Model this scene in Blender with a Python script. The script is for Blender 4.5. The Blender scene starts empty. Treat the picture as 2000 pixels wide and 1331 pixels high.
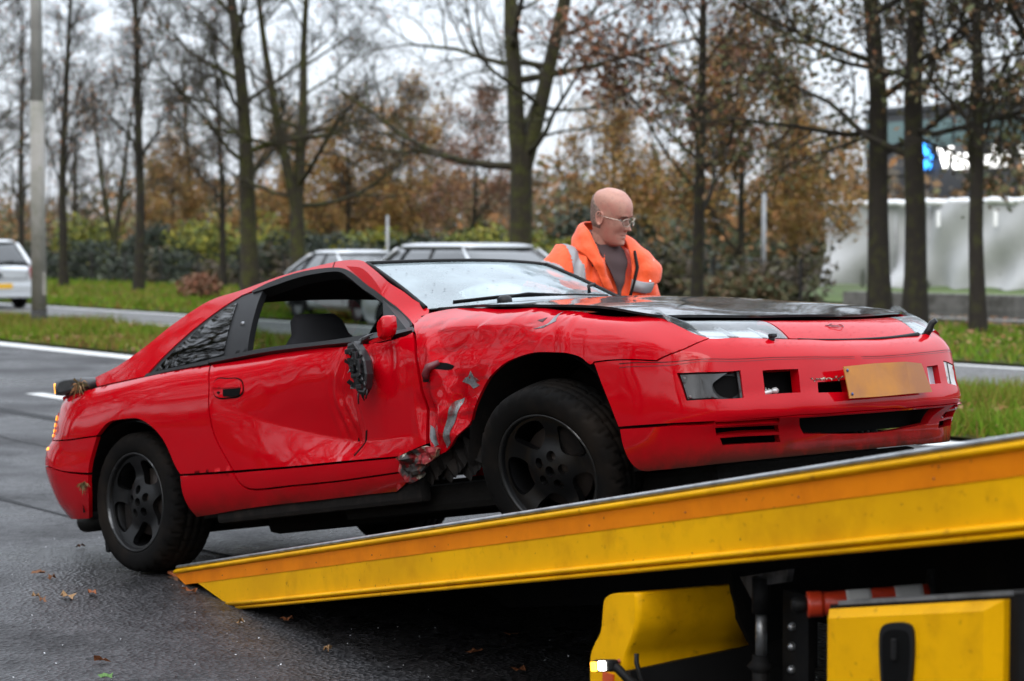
import bpy, bmesh, math, random
import numpy as np
from mathutils import Vector, Matrix, Quaternion
from mathutils.geometry import delaunay_2d_cdt
from math import sin, cos, pi, radians, sqrt, atan2, hypot, exp
random.seed(7)
rng = np.random.default_rng(11)
scene = bpy.context.scene
COL = scene.collection

# ------------------------------------------------------------------ camera
EYE = 1.4934
cam_d = bpy.data.cameras.new('camera')
cam_o = bpy.data.objects.new('camera', cam_d)
COL.objects.link(cam_o)
cam_d.sensor_width = 36.0
cam_d.lens = 75.6
cam_d.clip_start = 0.1
cam_d.clip_end = 2000
cam_o.location = (0, 0, EYE)
cam_o.rotation_euler = (radians(90-2.597), 0, 0)
cam_d.dof.use_dof = True
cam_d.dof.focus_distance = 7.8
cam_d.dof.aperture_fstop = 3.5
cam_d.dof.aperture_blades = 9
scene.camera = cam_o

# ------------------------------------------------------------------ sky, sun, exposure
world = bpy.data.worlds.new("World")
scene.world = world
world.use_nodes = True
wn = world.node_tree
for n_ in list(wn.nodes): wn.nodes.remove(n_)
w_out = wn.nodes.new('ShaderNodeOutputWorld')
w_bg = wn.nodes.new('ShaderNodeBackground')
w_sky = wn.nodes.new('ShaderNodeTexSky')
w_sky.sky_type = 'NISHITA'
w_sky.sun_disc = False
SUN_EL, SUN_AZ = radians(38), radians(-160)
w_sky.sun_elevation = SUN_EL
w_sky.sun_rotation = radians(200)
w_sky.air_density = 1.0
w_sky.dust_density = 3.0
w_sky.ozone_density = 1.0
# overcast: the blue sky is veiled by an even cloud layer, a little brighter overhead
w_geo = wn.nodes.new('ShaderNodeTexCoord')
w_sep = wn.nodes.new('ShaderNodeSeparateXYZ')
w_ramp = wn.nodes.new('ShaderNodeMapRange')
w_ramp.inputs[1].default_value = 0.0; w_ramp.inputs[2].default_value = 1.0
w_ramp.inputs[3].default_value = 3.1; w_ramp.inputs[4].default_value = 10.0
w_cl = wn.nodes.new('ShaderNodeVectorMath'); w_cl.operation = 'SCALE'
w_cl.inputs[0].default_value = (0.90, 0.965, 1.06)
w_mix = wn.nodes.new('ShaderNodeMix'); w_mix.data_type = 'RGBA'
w_mix.inputs[0].default_value = 0.88
wn.links.new(w_geo.outputs['Generated'], w_sep.inputs[0])
wn.links.new(w_sep.outputs[2], w_ramp.inputs[0])
wn.links.new(w_ramp.outputs[0], w_cl.inputs['Scale'])
wn.links.new(w_sky.outputs[0], w_mix.inputs[6])
wn.links.new(w_cl.outputs[0], w_mix.inputs[7])
wn.links.new(w_mix.outputs[2], w_bg.inputs[0])
w_bg.inputs[1].default_value = 0.12
wn.links.new(w_bg.outputs[0], w_out.inputs[0])

sun_d = bpy.data.lights.new('sun', 'SUN')
sun_d.energy = 0.6
sun_d.angle = radians(40)
sun_d.color = (1.0, 0.97, 0.93)
sun_o = bpy.data.objects.new('sun', sun_d)
COL.objects.link(sun_o)
sd = Vector((cos(SUN_EL)*sin(radians(200)), cos(SUN_EL)*cos(radians(200)), sin(SUN_EL)))
sun_o.rotation_euler = sd.to_track_quat('Z', 'Y').to_euler()
sun_o.location = sd*60

vs = scene.view_settings
vs.view_transform = 'Standard'
vs.look = 'None'
vs.gamma = 1.0
vs.use_curve_mapping = False
vs.exposure = 1.45
scene.render.engine = 'CYCLES'
scene.cycles.max_bounces = 8
scene.cycles.transparent_max_bounces = 16
scene.cycles.use_denoising = True
scene.cycles.caustics_reflective = False
scene.cycles.caustics_refractive = False

# ------------------------------------------------------------------ helpers
def fix(o, name): return o
def tag(o, label=None, cat=None, group=None, kind=None):
    if label: o['label'] = label
    if cat: o['category'] = cat
    if group: o['group'] = group
    if kind: o['kind'] = kind
    return o
def empty(name, loc=(0, 0, 0), rz=0.0, mat=None):
    o = bpy.data.objects.new(name, None); COL.objects.link(o)
    o.empty_display_size = .2
    if mat is not None: o.matrix_world = mat
    else:
        o.location = loc; o.rotation_euler = (0, 0, rz)
    return o
def mesh_obj(name, verts, faces, mat, parent=None, smooth=False, mats=None, fmat=None):
    me = bpy.data.meshes.new(name)
    me.from_pydata([tuple(v) for v in verts], [], [tuple(f) for f in faces])
    for m in (mats or [mat]): me.materials.append(m)
    if fmat is not None: me.polygons.foreach_set('material_index', np.asarray(fmat, dtype=np.int32))
    if smooth is True: me.polygons.foreach_set('use_smooth', np.ones(len(me.polygons), dtype=bool))
    elif smooth is not False: me.polygons.foreach_set('use_smooth', np.asarray(smooth, dtype=bool))
    me.update()
    o = bpy.data.objects.new(name, me); COL.objects.link(o)
    if parent is not None: o.parent = parent
    return o
def quads_obj(name, V, mat, parent=None, n=4, smooth=False, mats=None, fmat=None):
    """V: (k, n, 3) array of separate polygons, built fast"""
    V = np.asarray(V, dtype=np.float32); k = len(V)
    me = bpy.data.meshes.new(name)
    me.vertices.add(k*n); me.vertices.foreach_set('co', V.reshape(-1))
    me.loops.add(k*n); me.loops.foreach_set('vertex_index', np.arange(k*n, dtype=np.int32))
    me.polygons.add(k); me.polygons.foreach_set('loop_start', np.arange(0, k*n, n, dtype=np.int32))
    for m in (mats or [mat]): me.materials.append(m)
    if fmat is not None: me.polygons.foreach_set('material_index', np.asarray(fmat, dtype=np.int32))
    me.update(calc_edges=True)
    o = bpy.data.objects.new(name, me); COL.objects.link(o)
    if parent is not None: o.parent = parent
    return o
class MB:
    """collects verts and faces of one mesh"""
    def __init__(s): s.v = []; s.f = []; s.sm = []; s.m = []
    def add(s, vs, fs, smooth=False, m=0):
        b = len(s.v); s.v.extend([tuple(v) for v in vs])
        for f in fs: s.f.append(tuple(i+b for i in f)); s.sm.append(smooth); s.m.append(m)
        return s
    def box(s, c, size, rot=None, bev=0.0, m=0):
        x, y, z = [q/2 for q in size]; M = Matrix.Identity(3) if rot is None else rot
        c = Vector(c)
        if bev <= 0:
            vs = [c+M @ Vector((a*x, b*y, d*z)) for a in (-1, 1) for b in (-1, 1) for d in (-1, 1)]
            s.add(vs, [(0, 1, 3, 2), (4, 6, 7, 5), (0, 4, 5, 1), (2, 3, 7, 6), (0, 2, 6, 4), (1, 5, 7, 3)], m=m)
        else:
            b_ = min(bev, x*.95, y*.95, z*.95)
            bm = bmesh.new(); bmesh.ops.create_cube(bm, size=1)
            for v in bm.verts: v.co = Vector((v.co.x*2*x, v.co.y*2*y, v.co.z*2*z))
            bmesh.ops.bevel(bm, geom=bm.edges[:], offset=b_, segments=2, affect='EDGES', profile=.6)
            bm.verts.index_update()
            s.add([c+M @ v.co for v in bm.verts], [[v.index for v in f.verts] for f in bm.faces], m=m)
            bm.free()
        return s
    def loft(s, rings, closed=True, caps=True, smooth=True, m=0):
        n = len(rings[0]); b = [tuple(p) for r in rings for p in r]; fs = []
        for i in range(len(rings)-1):
            for j in range(n if closed else n-1):
                k = (j+1) % n
                fs.append((i*n+j, i*n+k, (i+1)*n+k, (i+1)*n+j))
        s.add(b, fs, smooth, m)
        if caps and closed:
            o = len(s.v)-len(b)
            s.f.append(tuple(range(o+n-1, o-1, -1))); s.sm.append(False); s.m.append(m)
            s.f.append(tuple(range(o+(len(rings)-1)*n, o+len(rings)*n))); s.sm.append(False); s.m.append(m)
        return s
    def tube(s, pts, r, n=8, caps=True, smooth=True, m=0, flat=1.0):
        P = [Vector(p) for p in pts]; rr = r if hasattr(r, '__len__') else [r]*len(P)
        rings = []; up = None
        for i, p in enumerate(P):
            t = (P[min(i+1, len(P)-1)]-P[max(i-1, 0)])
            if t.length < 1e-9: t = Vector((0, 0, 1))
            t.normalize()
            if up is None:
                a = Vector((0, 0, 1)) if abs(t.z) < .9 else Vector((1, 0, 0))
                up = (a-t*a.dot(t)).normalized()
            else:
                up = (up-t*up.dot(t))
                up = up.normalized() if up.length > 1e-6 else t.orthogonal().normalized()
            sd_ = t.cross(up)
            rings.append([p+(up*cos(2*pi*k/n)*flat+sd_*sin(2*pi*k/n))*rr[i] for k in range(n)])
        return s.loft(rings, True, caps, smooth, m)
    def lathe(s, prof, n=32, axis='Y', c=(0, 0, 0), smooth=True, m=0, close=False):
        """prof: list of (radius, along axis)"""
        c = Vector(c); rings = []
        for k in range(n):
            a = 2*pi*k/n
            rg = []
            for r, h in prof:
                p = {'Y': (r*sin(a), h, r*cos(a)), 'Z': (r*cos(a), r*sin(a), h), 'X': (h, r*cos(a), r*sin(a))}[axis]
                rg.append(c+Vector(p))
            rings.append(rg)
        n2 = len(prof); vs = [p for r in rings for p in r]; fs = []
        for i in range(n):
            i2 = (i+1) % n
            for j in range(n2 if close else n2-1):
                k = (j+1) % n2
                fs.append((i*n2+j, i2*n2+j, i2*n2+k, i*n2+k))
        return s.add(vs, fs, smooth, m)
    def build(s, name, mat, parent=None, mats=None):
        return mesh_obj(name, s.v, s.f, mat, parent, s.sm, mats, s.m if mats else None)

def catmull(pts, closed, step):
    """pts: (a,b[,corner]); resample with rounded runs between corners"""
    P = [np.array(p[:2], float) for p in pts]; C = [len(p) > 2 and bool(p[2]) for p in pts]
    n = len(P); out = []
    for i in range(n if closed else n-1):
        j = (i+1) % n
        p1, p2 = P[i], P[j]
        p0 = P[i-1] if (not C[i] and (closed or i > 0)) else 2*p1-p2
        p3 = P[(j+1) % n] if (not C[j] and (closed or j < n-1)) else 2*p2-p1
        L = np.hypot(*(p2-p1)); k = max(1, int(round(L/step)))
        d0 = max(np.hypot(*(p1-p0))**.5, 1e-6); d1 = max(L**.5, 1e-6); d2 = max(np.hypot(*(p3-p2))**.5, 1e-6)
        m1 = ((p1-p0)/d0-(p2-p0)/(d0+d1)+(p2-p1)/d1)*d1
        m2 = ((p2-p1)/d1-(p3-p1)/(d1+d2)+(p3-p2)/d2)*d1
        for q in range(k):
            t = q/k
            out.append((2*t**3-3*t*t+1)*p1+(t**3-2*t*t+t)*m1+(-2*t**3+3*t*t)*p2+(t**3-t*t)*m2)
    if not closed: out.append(P[-1])
    return np.array(out)
def inside(poly, X):
    x, y = X[:, 0], X[:, 1]; r = np.zeros(len(X), bool)
    a = poly; b = np.roll(poly, -1, 0)
    for (x1, y1), (x2, y2) in zip(a, b):
        c = ((y1 > y) != (y2 > y))
        if y1 != y2: r ^= c & (x < (x2-x1)*(y-y1)/(y2-y1)+x1)
    return r
def seg_dist(poly, X):
    d = np.full(len(X), 1e9); b = np.roll(poly, -1, 0)
    for p, q in zip(poly, b):
        e = q-p; L = max(e@e, 1e-12)
        t = np.clip(((X-p)@e)/L, 0, 1)
        d = np.minimum(d, np.hypot(*(X-p-t[:, None]*e).T))
    return d
def patch(name, S, outline, mat, parent=None, holes=(), step=.02, thick=.016, flip=False, disp=None, closed=True, raw=False, lift=0.0, smooth=True, mats=None, rim_m=0):
    """panel cut from the surface S(u,v) along an outline in (u,v), with an edge that returns inwards"""
    loops = [np.asarray(outline, float)[:, :2] if raw else catmull(outline, True, step*.8)]
    for hl in holes: loops.append(np.asarray(hl, float)[:, :2] if raw else catmull(hl, True, step*.8))
    lo, hi = loops[0].min(0), loops[0].max(0)
    gx = np.arange(lo[0], hi[0], step); gy = np.arange(lo[1], hi[1], step*.87)
    GX, GY = np.meshgrid(gx, gy); GX = GX+(np.arange(len(gy)) % 2)[:, None]*step*.5
    X = np.stack([GX.ravel(), GY.ravel()], 1)
    k = inside(loops[0], X)
    for l in loops[1:]: k &= ~inside(l, X)
    X = X[k]
    for l in loops: X = X[seg_dist(l, X) > step*.45]
    pts = []; faces = []
    for l in loops:
        b = len(pts); pts.extend(Vector(p) for p in l); faces.append(list(range(b, b+len(l))))
    # constraint edges
    edges = [(f[i], f[(i+1) % len(f)]) for f in faces for i in range(len(f))]
    pts.extend(Vector(p) for p in X)
    r = delaunay_2d_cdt(pts, edges, [], 0, 1e-6)
    pv = np.array([tuple(v) for v in r[0]]); fc = [f for f in r[2]]
    cen = np.array([pv[list(f)].mean(0) for f in fc])
    k = inside(loops[0], cen)
    for l in loops[1:]: k &= ~inside(l, cen)
    fc = [f for f, q in zip(fc, k) if q]
    used = sorted({i for f in fc for i in f}); mp = {o: i for i, o in enumerate(used)}
    pv = pv[used]; fc = [tuple(mp[i] for i in f) for f in fc]
    e = 2e-4
    def SS(u, v):
        p = S(u, v)
        return p
    P0 = SS(pv[:, 0], pv[:, 1])
    N = np.cross(SS(pv[:, 0]+e, pv[:, 1])-SS(pv[:, 0]-e, pv[:, 1]), SS(pv[:, 0], pv[:, 1]+e)-SS(pv[:, 0], pv[:, 1]-e))
    N /= np.linalg.norm(N, axis=1)[:, None]+1e-12
    if flip: N = -N                         # N points outwards
    P = P0.copy()
    if disp is not None: P = P0+N*disp(pv[:, 0], pv[:, 1], P0)[:, None]
    P = P+N*lift
    # orient faces along N
    f0 = np.array(fc); fn = np.cross(P[f0[:, 1]]-P[f0[:, 0]], P[f0[:, 2]]-P[f0[:, 0]])
    if (fn*N[f0[:, 0]]).sum() < 0: fc = [tuple(reversed(f)) for f in fc]
    V = [tuple(p) for p in P]; sm = [smooth]*len(fc); mi = [0]*len(fc)
    if thick > 0:
        cnt = {}
        for f in fc:
            for i in range(3):
                a, b = f[i], f[(i+1) % 3]
                cnt[(a, b)] = 1
        be = [(a, b) for (a, b) in cnt if (b, a) not in cnt]
        m1 = {}; m2 = {}
        for a, b in be:
            for q in (a, b):
                if q not in m1:
                    m1[q] = len(V); V.append(tuple(P[q])); m2[q] = len(V); V.append(tuple(P[q]-N[q]*thick))
            fc.append((b, a, m1[a], m1[b])) if False else None
            fc.append((m1[b], m1[a], m2[a], m2[b])); sm.append(False); mi.append(rim_m)
    o = mesh_obj(name, V, fc, mat, parent, sm, mats, mi if mats else None)
    return o

# ------------------------------------------------------------------ materials
def mat(name, base=(.5, .5, .5), rough=.5, metal=0.0, spec=.5, coat=0.0, coat_r=.05, noise=None, bump=None, emit=None, ior=1.5, alpha=1.0, sheen=0.0, trans=0.0):
    """noise: (scale, other colour, low, high) in object space; bump: (scale, strength, distance)"""
    m = bpy.data.materials.new(name); m.use_nodes = True
    nt = m.node_tree; b = nt.nodes['Principled BSDF']
    b.inputs['Base Color'].default_value = (*base, 1); b.inputs['Roughness'].default_value = rough
    b.inputs['Metallic'].default_value = metal; b.inputs['Specular IOR Level'].default_value = spec
    b.inputs['Coat Weight'].default_value = coat; b.inputs['Coat Roughness'].default_value = coat_r
    b.inputs['IOR'].default_value = ior
    b.inputs['Sheen Weight'].default_value = sheen
    b.inputs['Transmission Weight'].default_value = trans
    if emit:
        b.inputs['Emission Color'].default_value = (*emit[0], 1); b.inputs['Emission Strength'].default_value = emit[1]
    tc = nt.nodes.new('ShaderNodeTexCoord')
    last = None
    if noise:
        for ns in (noise if isinstance(noise, list) else [noise]):
            sc, c2, lo, hi = ns[:4]
            nz = nt.nodes.new('ShaderNodeTexNoise'); nz.inputs['Scale'].default_value = sc
            nz.inputs['Detail'].default_value = 6; nz.inputs['Roughness'].default_value = .6
            nt.links.new(tc.outputs['Object'], nz.inputs['Vector'])
            mr = nt.nodes.new('ShaderNodeMapRange'); mr.inputs[1].default_value = lo; mr.inputs[2].default_value = hi
            nt.links.new(nz.outputs[0], mr.inputs[0])
            mx = nt.nodes.new('ShaderNodeMix'); mx.data_type = 'RGBA'
            nt.links.new(mr.outputs[0], mx.inputs[0])
            if last is None: mx.inputs[6].default_value = (*base, 1)
            else: nt.links.new(last, mx.inputs[6])
            mx.inputs[7].default_value = (*c2, 1)
            last = mx.outputs[2]
            if len(ns) > 4:           # also changes the roughness
                m2 = nt.nodes.new('ShaderNodeMapRange'); m2.inputs[3].default_value = rough; m2.inputs[4].default_value = ns[4]
                nt.links.new(mr.outputs[0], m2.inputs[0]); nt.links.new(m2.outputs[0], b.inputs['Roughness'])
        nt.links.new(last, b.inputs['Base Color'])
    if bump:
        prev = None
        for bp in (bump if isinstance(bump, list) else [bump]):
            nz = nt.nodes.new('ShaderNodeTexNoise'); nz.inputs['Scale'].default_value = bp[0]; nz.inputs['Detail'].default_value = 5
            nt.links.new(tc.outputs['Object'], nz.inputs['Vector'])
            bn = nt.nodes.new('ShaderNodeBump'); bn.inputs['Strength'].default_value = bp[1]; bn.inputs['Distance'].default_value = bp[2]
            nt.links.new(nz.outputs[0], bn.inputs['Height'])
            if prev: nt.links.new(prev, bn.inputs['Normal'])
            prev = bn.outputs[0]
        nt.links.new(prev, b.inputs['Normal'])
    return m
def glass_mat(name, tint=(.8, .9, .9), ior=1.5, refl=(1, 1, 1), rough=.0, film_mix=0.0, film=(.45, .47, .48)):
    """thin pane: fresnel mix of a tinted see-through and a mirror reflection"""
    m = bpy.data.materials.new(name); m.use_nodes = True; nt = m.node_tree
    for n_ in list(nt.nodes): nt.nodes.remove(n_)
    out = nt.nodes.new('ShaderNodeOutputMaterial'); mx = nt.nodes.new('ShaderNodeMixShader')
    tr = nt.nodes.new('ShaderNodeBsdfTransparent'); tr.inputs[0].default_value = (*tint, 1)
    gl = nt.nodes.new('ShaderNodeBsdfGlossy'); gl.inputs['Color'].default_value = (*refl, 1); gl.inputs['Roughness'].default_value = rough
    fr = nt.nodes.new('ShaderNodeFresnel'); fr.inputs[0].default_value = ior
    gm = nt.nodes.new('ShaderNodeNewGeometry'); mi = nt.nodes.new('ShaderNodeMapRange')      # the same index from both sides of the pane
    mi.inputs[3].default_value = ior; mi.inputs[4].default_value = 1/ior
    nt.links.new(gm.outputs['Backfacing'], mi.inputs[0]); nt.links.new(mi.outputs[0], fr.inputs[0])
    nt.links.new(fr.outputs[0], mx.inputs[0]); nt.links.new(tr.outputs[0], mx.inputs[1]); nt.links.new(gl.outputs[0], mx.inputs[2])
    last = mx.outputs[0]
    if film_mix > 0:
        tc = nt.nodes.new('ShaderNodeTexCoord'); nz = nt.nodes.new('ShaderNodeTexNoise'); nz.inputs['Scale'].default_value = 3; nz.inputs['Detail'].default_value = 4
        nt.links.new(tc.outputs['Object'], nz.inputs['Vector'])
        mr = nt.nodes.new('ShaderNodeMapRange'); mr.inputs[1].default_value = .35; mr.inputs[2].default_value = .7
        mr.inputs[3].default_value = film_mix*.4; mr.inputs[4].default_value = film_mix
        nt.links.new(nz.outputs[0], mr.inputs[0])
        df = nt.nodes.new('ShaderNodeBsdfDiffuse'); df.inputs[0].default_value = (*film, 1)
        m2 = nt.nodes.new('ShaderNodeMixShader')
        nt.links.new(mr.outputs[0], m2.inputs[0]); nt.links.new(last, m2.inputs[1]); nt.links.new(df.outputs[0], m2.inputs[2])
        last = m2.outputs[0]
    nt.links.new(last, out.inputs[0])
    return m
def Mx(rows, t):
    return Matrix(((*rows[0], t[0]), (*rows[1], t[1]), (*rows[2], t[2]), (0, 0, 0, 1)))

def waves(seed, n, f0, f1):
    r = np.random.default_rng(seed)
    K = r.normal(size=(n, 2)); K /= np.linalg.norm(K, axis=1)[:, None]
    K *= (f0*(f1/f0)**r.random(n))[:, None]*2*pi; ph = r.random(n)*2*pi; am = 1/np.linalg.norm(K, axis=1)**.8
    am /= np.sqrt((am**2).sum())
    return lambda a, b: (np.sin(np.outer(a, K[:, 0])+np.outer(b, K[:, 1])+ph)*am).sum(1)

# ---------- car body surfaces (car frame: x forward from front axle, y left, z up) ----------
def nat_spline(xs, ys):
    """natural cubic spline through (xs, ys[n,k])"""
    xs = np.asarray(xs, float); ys = np.asarray(ys, float)
    n = len(xs); hh = np.diff(xs)
    A = np.zeros((n, n)); B = np.zeros((n,) + ys.shape[1:])
    A[0, 0] = A[-1, -1] = 1
    for i in range(1, n-1):
        A[i, i-1] = hh[i-1]; A[i, i] = 2*(hh[i-1]+hh[i]); A[i, i+1] = hh[i]
        B[i] = 6*((ys[i+1]-ys[i])/hh[i]-(ys[i]-ys[i-1])/hh[i-1])
    Mm = np.linalg.solve(A, B.reshape(n, -1)).reshape(B.shape)
    def ev(x):
        x = np.asarray(x, float)
        i = np.clip(np.searchsorted(xs, x)-1, 0, n-2)
        d = hh[i]; a = (xs[i+1]-x)/d; b = (x-xs[i])/d
        sh = (...,) + (None,)*(ys.ndim-1)
        a, b, d = a[sh], b[sh], d[sh]
        return a*ys[i]+b*ys[i+1]+((a**3-a)*Mm[i]+(b**3-b)*Mm[i+1])*d*d/6
    return ev

ROWV = np.array([0, .07, .14, .24, .36, .50, .58, .70])
_D = [(.095, .868), (.045, .815), (.018, .75), (.003, .66), (0, .56), (.004, .42), (.012, .34), (.045, .225)]
_N = lambda k: [(.068, .606+.038*k), (.036, .583+.03*k), (.015, .555+.022*k), (.006, .52+.01*k), (0, .44+.01*k), (0, .345+.007*k), (.055, .30+.005*k), (.075, .205)]
STN = [  # X, Y, rows (inset, z)
 (.962, 0, _N(0)), (.952, .22, _N(.1)), (.922, .43, _N(.4)), (.882, .58, _N(.7)), (.83, .69, _N(1)),
 (.76, .77, [(.075, .66), (.04, .63), (.018, .595), (.006, .55), (0, .47), (0, .36), (.028, .305), (.055, .205)]),
 (.68, .822, [(.10, .70), (.055, .66), (.022, .62), (.008, .57), (0, .49), (0, .37), (.02, .31), (.045, .205)]),
 (.56, .858, [(.135, .75), (.07, .705), (.03, .665), (.01, .605), (0, .52), (0, .385), (.012, .31), (.035, .205)]),
 (.40, .876, [(.15, .768), (.075, .745), (.03, .70), (.008, .64), (0, .55), (0, .40), (.01, .31), (.03, .205)]),
 (.20, .882, [(.157, .806), (.08, .787), (.033, .74), (.008, .665), (0, .565), (0, .41), (.01, .32), (.03, .21)]),
 (0, .884, [(.165, .856), (.085, .825), (.035, .775), (.008, .69), (0, .58), (0, .42), (.01, .33), (.03, .22)]),
 (-.25, .886, [(.178, .886), (.085, .85), (.034, .79), (.008, .69), (0, .58), (0, .42), (.01, .335), (.04, .22)]),
 (-.55, .888, [(.212, .927), (.085, .858), (.027, .78), (.006, .68), (0, .57), (.002, .42), (.012, .34), (.045, .22)]),
 (-.72, .889, [(.165, .915), (.058, .845), (.02, .765), (.004, .67), (0, .565), (.003, .42), (.012, .34), (.045, .222)]), (-.9, .89, _D), (-1.3, .892, _D), (-1.7, .893, _D),
 (-2.1, .896, [(.10, .884), (.05, .83), (.02, .76), (.003, .67), (0, .57), (.003, .42), (.012, .33), (.05, .215)]),
 (-2.5, .897, [(.10, .884), (.05, .835), (.02, .77), (.003, .68), (0, .58), (.003, .43), (.012, .33), (.05, .225)]),
 (-2.85, .887, [(.12, .888), (.06, .835), (.03, .765), (.01, .68), (.004, .59), (.0, .46), (.015, .36), (.055, .25)]),
 (-3.12, .865, [(.12, .885), (.07, .83), (.04, .76), (.02, .68), (.01, .6), (0, .48), (.02, .38), (.06, .265)]),
 (-3.28, .83, [(.13, .875), (.09, .82), (.065, .75), (.045, .68), (.012, .62), (0, .5), (.03, .38), (.09, .275)]),
 (-3.385, .76, [(.16, .87), (.115, .81), (.085, .74), (.06, .67), (.01, .62), (0, .5), (.04, .38), (.11, .28)]),
 (-3.45, .62, [(.19, .868), (.13, .81), (.09, .74), (.06, .67), (.01, .62), (0, .5), (.04, .38), (.11, .28)]),
 (-3.485, .35, [(.21, .866), (.14, .81), (.09, .74), (.06, .67), (.01, .62), (0, .5), (.04, .38), (.11, .28)]),
 (-3.495, 0, [(.21, .866), (.14, .81), (.09, .74), (.06, .67), (.01, .62), (0, .5), (.04, .38), (.11, .28)]),
]
def _build_belt():
    P = np.array([(s[0], s[1]) for s in STN], float)
    U = np.concatenate([[0], np.cumsum(np.hypot(*np.diff(P, axis=0).T))])
    # tangents of the plan curve, mirrored at both ends
    Pm = np.vstack([P[1]*[1, -1], P, P[-2]*[1, -1]])
    T = Pm[2:]-Pm[:-2]; T /= np.linalg.norm(T, axis=1)[:, None]
    inw = np.stack([T[:, 1], -T[:, 0]], 1)
    inw *= np.sign(-(inw*(P-np.array([-1.2, 0]))).sum(1))[:, None]
    net = np.zeros((len(STN), len(ROWV), 3))
    for i, s in enumerate(STN):
        for j, (d, z) in enumerate(s[2]):
            net[i, j, :2] = P[i]+inw[i]*d; net[i, j, 2] = z
    # mirror stations for symmetric ends
    mir = net*np.array([1, -1, 1])
    Ue = np.concatenate([-U[3:0:-1], U, 2*U[-1]-U[-2:-5:-1]])
    nete = np.concatenate([mir[3:0:-1], net, mir[-2:-5:-1]])
    return U, nat_spline(Ue, nete)
UST, _ub = _build_belt()
def belt(U, V):
    """right-hand side of the body: U metres along the perimeter from the nose centre, V metres down from the top edge (y negative)"""
    U = np.asarray(U, float); V = np.asarray(V, float)
    sg = np.where(U < 0, -1., 1.)
    R = _ub(np.abs(U))                      # [...,rows,3]
    i = np.clip(np.searchsorted(ROWV, V)-1, 0, len(ROWV)-2)
    # Catmull-Rom over rows (non uniform)
    dV = np.diff(ROWV)
    sl = (R[..., 1:, :]-R[..., :-1, :])/dV[:, None]
    tg = np.empty_like(R)
    tg[..., 0, :] = sl[..., 0, :]; tg[..., -1, :] = sl[..., -1, :]
    w = dV[:-1]/(dV[:-1]+dV[1:])
    tg[..., 1:-1, :] = sl[..., :-1, :]*(1-w)[:, None]+sl[..., 1:, :]*w[:, None]
    g = lambda A, k: np.take_along_axis(A, (i+k)[..., None, None], -2)[..., 0, :]
    p0, p1, m0, m1 = g(R, 0), g(R, 1), g(tg, 0), g(tg, 1)
    d = dV[i][..., None]; t = ((V-ROWV[i])[..., None])/d
    t2, t3 = t*t, t*t*t
    q = (2*t3-3*t2+1)*p0+(t3-2*t2+t)*d*m0+(-2*t3+3*t2)*p1+(t3-t2)*d*m1
    q[..., 1] *= -sg
    return q

def green(X, Z):
    """right-hand greenhouse side (windows, pillars, sail panel): y from x and z"""
    X = np.asarray(X, float); Z = np.asarray(Z, float)
    t = Z-.88
    y = .80-.60*t-.45*t*np.abs(t)
    r = np.clip(-2.25-X, 0, None); fr = np.clip(X+.95, 0, None)
    y = y-.10*r*r-3.9*fr*fr*np.clip((Z-.84)/.11, 0, 1.2)
    return np.stack([X, -y, Z], -1)

def roof(X, Y):
    """roof and rear hatch: z from x and y"""
    X = np.asarray(X, float); Y = np.asarray(Y, float)
    return np.stack([X, Y, _roofz(X)-.05*Y*Y-.05*Y**4], -1)
_roofz = nat_spline([-3.35, -3.0, -2.6, -2.2, -1.8, -1.45, -1.15, -.9], [.895, .945, 1.055, 1.165, 1.222, 1.238, 1.212, 1.16])

def hood(X, Y):
    X = np.asarray(X, float); Y = np.asarray(Y, float)
    return np.stack([X, Y, _hoodz(X)-.03*Y*Y-.03*Y**4], -1)
_hoodz = nat_spline([-.95, -.7, -.4, -.1, .2, .45, .65, .8], [.985, .965, .939, .906, .853, .80, .745, .70])
def hood_front(Y):
    return .762-.33*Y*Y
def shield(S, T):
    """windscreen: S across (-1..1), T 0 at the cowl .. 1 at the header"""
    S = np.asarray(S, float); T = np.asarray(T, float)
    y = S*(.62-.085*T)
    x = -.58-.19*S*S-T*(.51-.09*S*S)
    z = .957-.005*S*S+T*(.24+.005*S*S)+.03*T*(1-T)
    return np.stack([x, y, z], -1)

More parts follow.
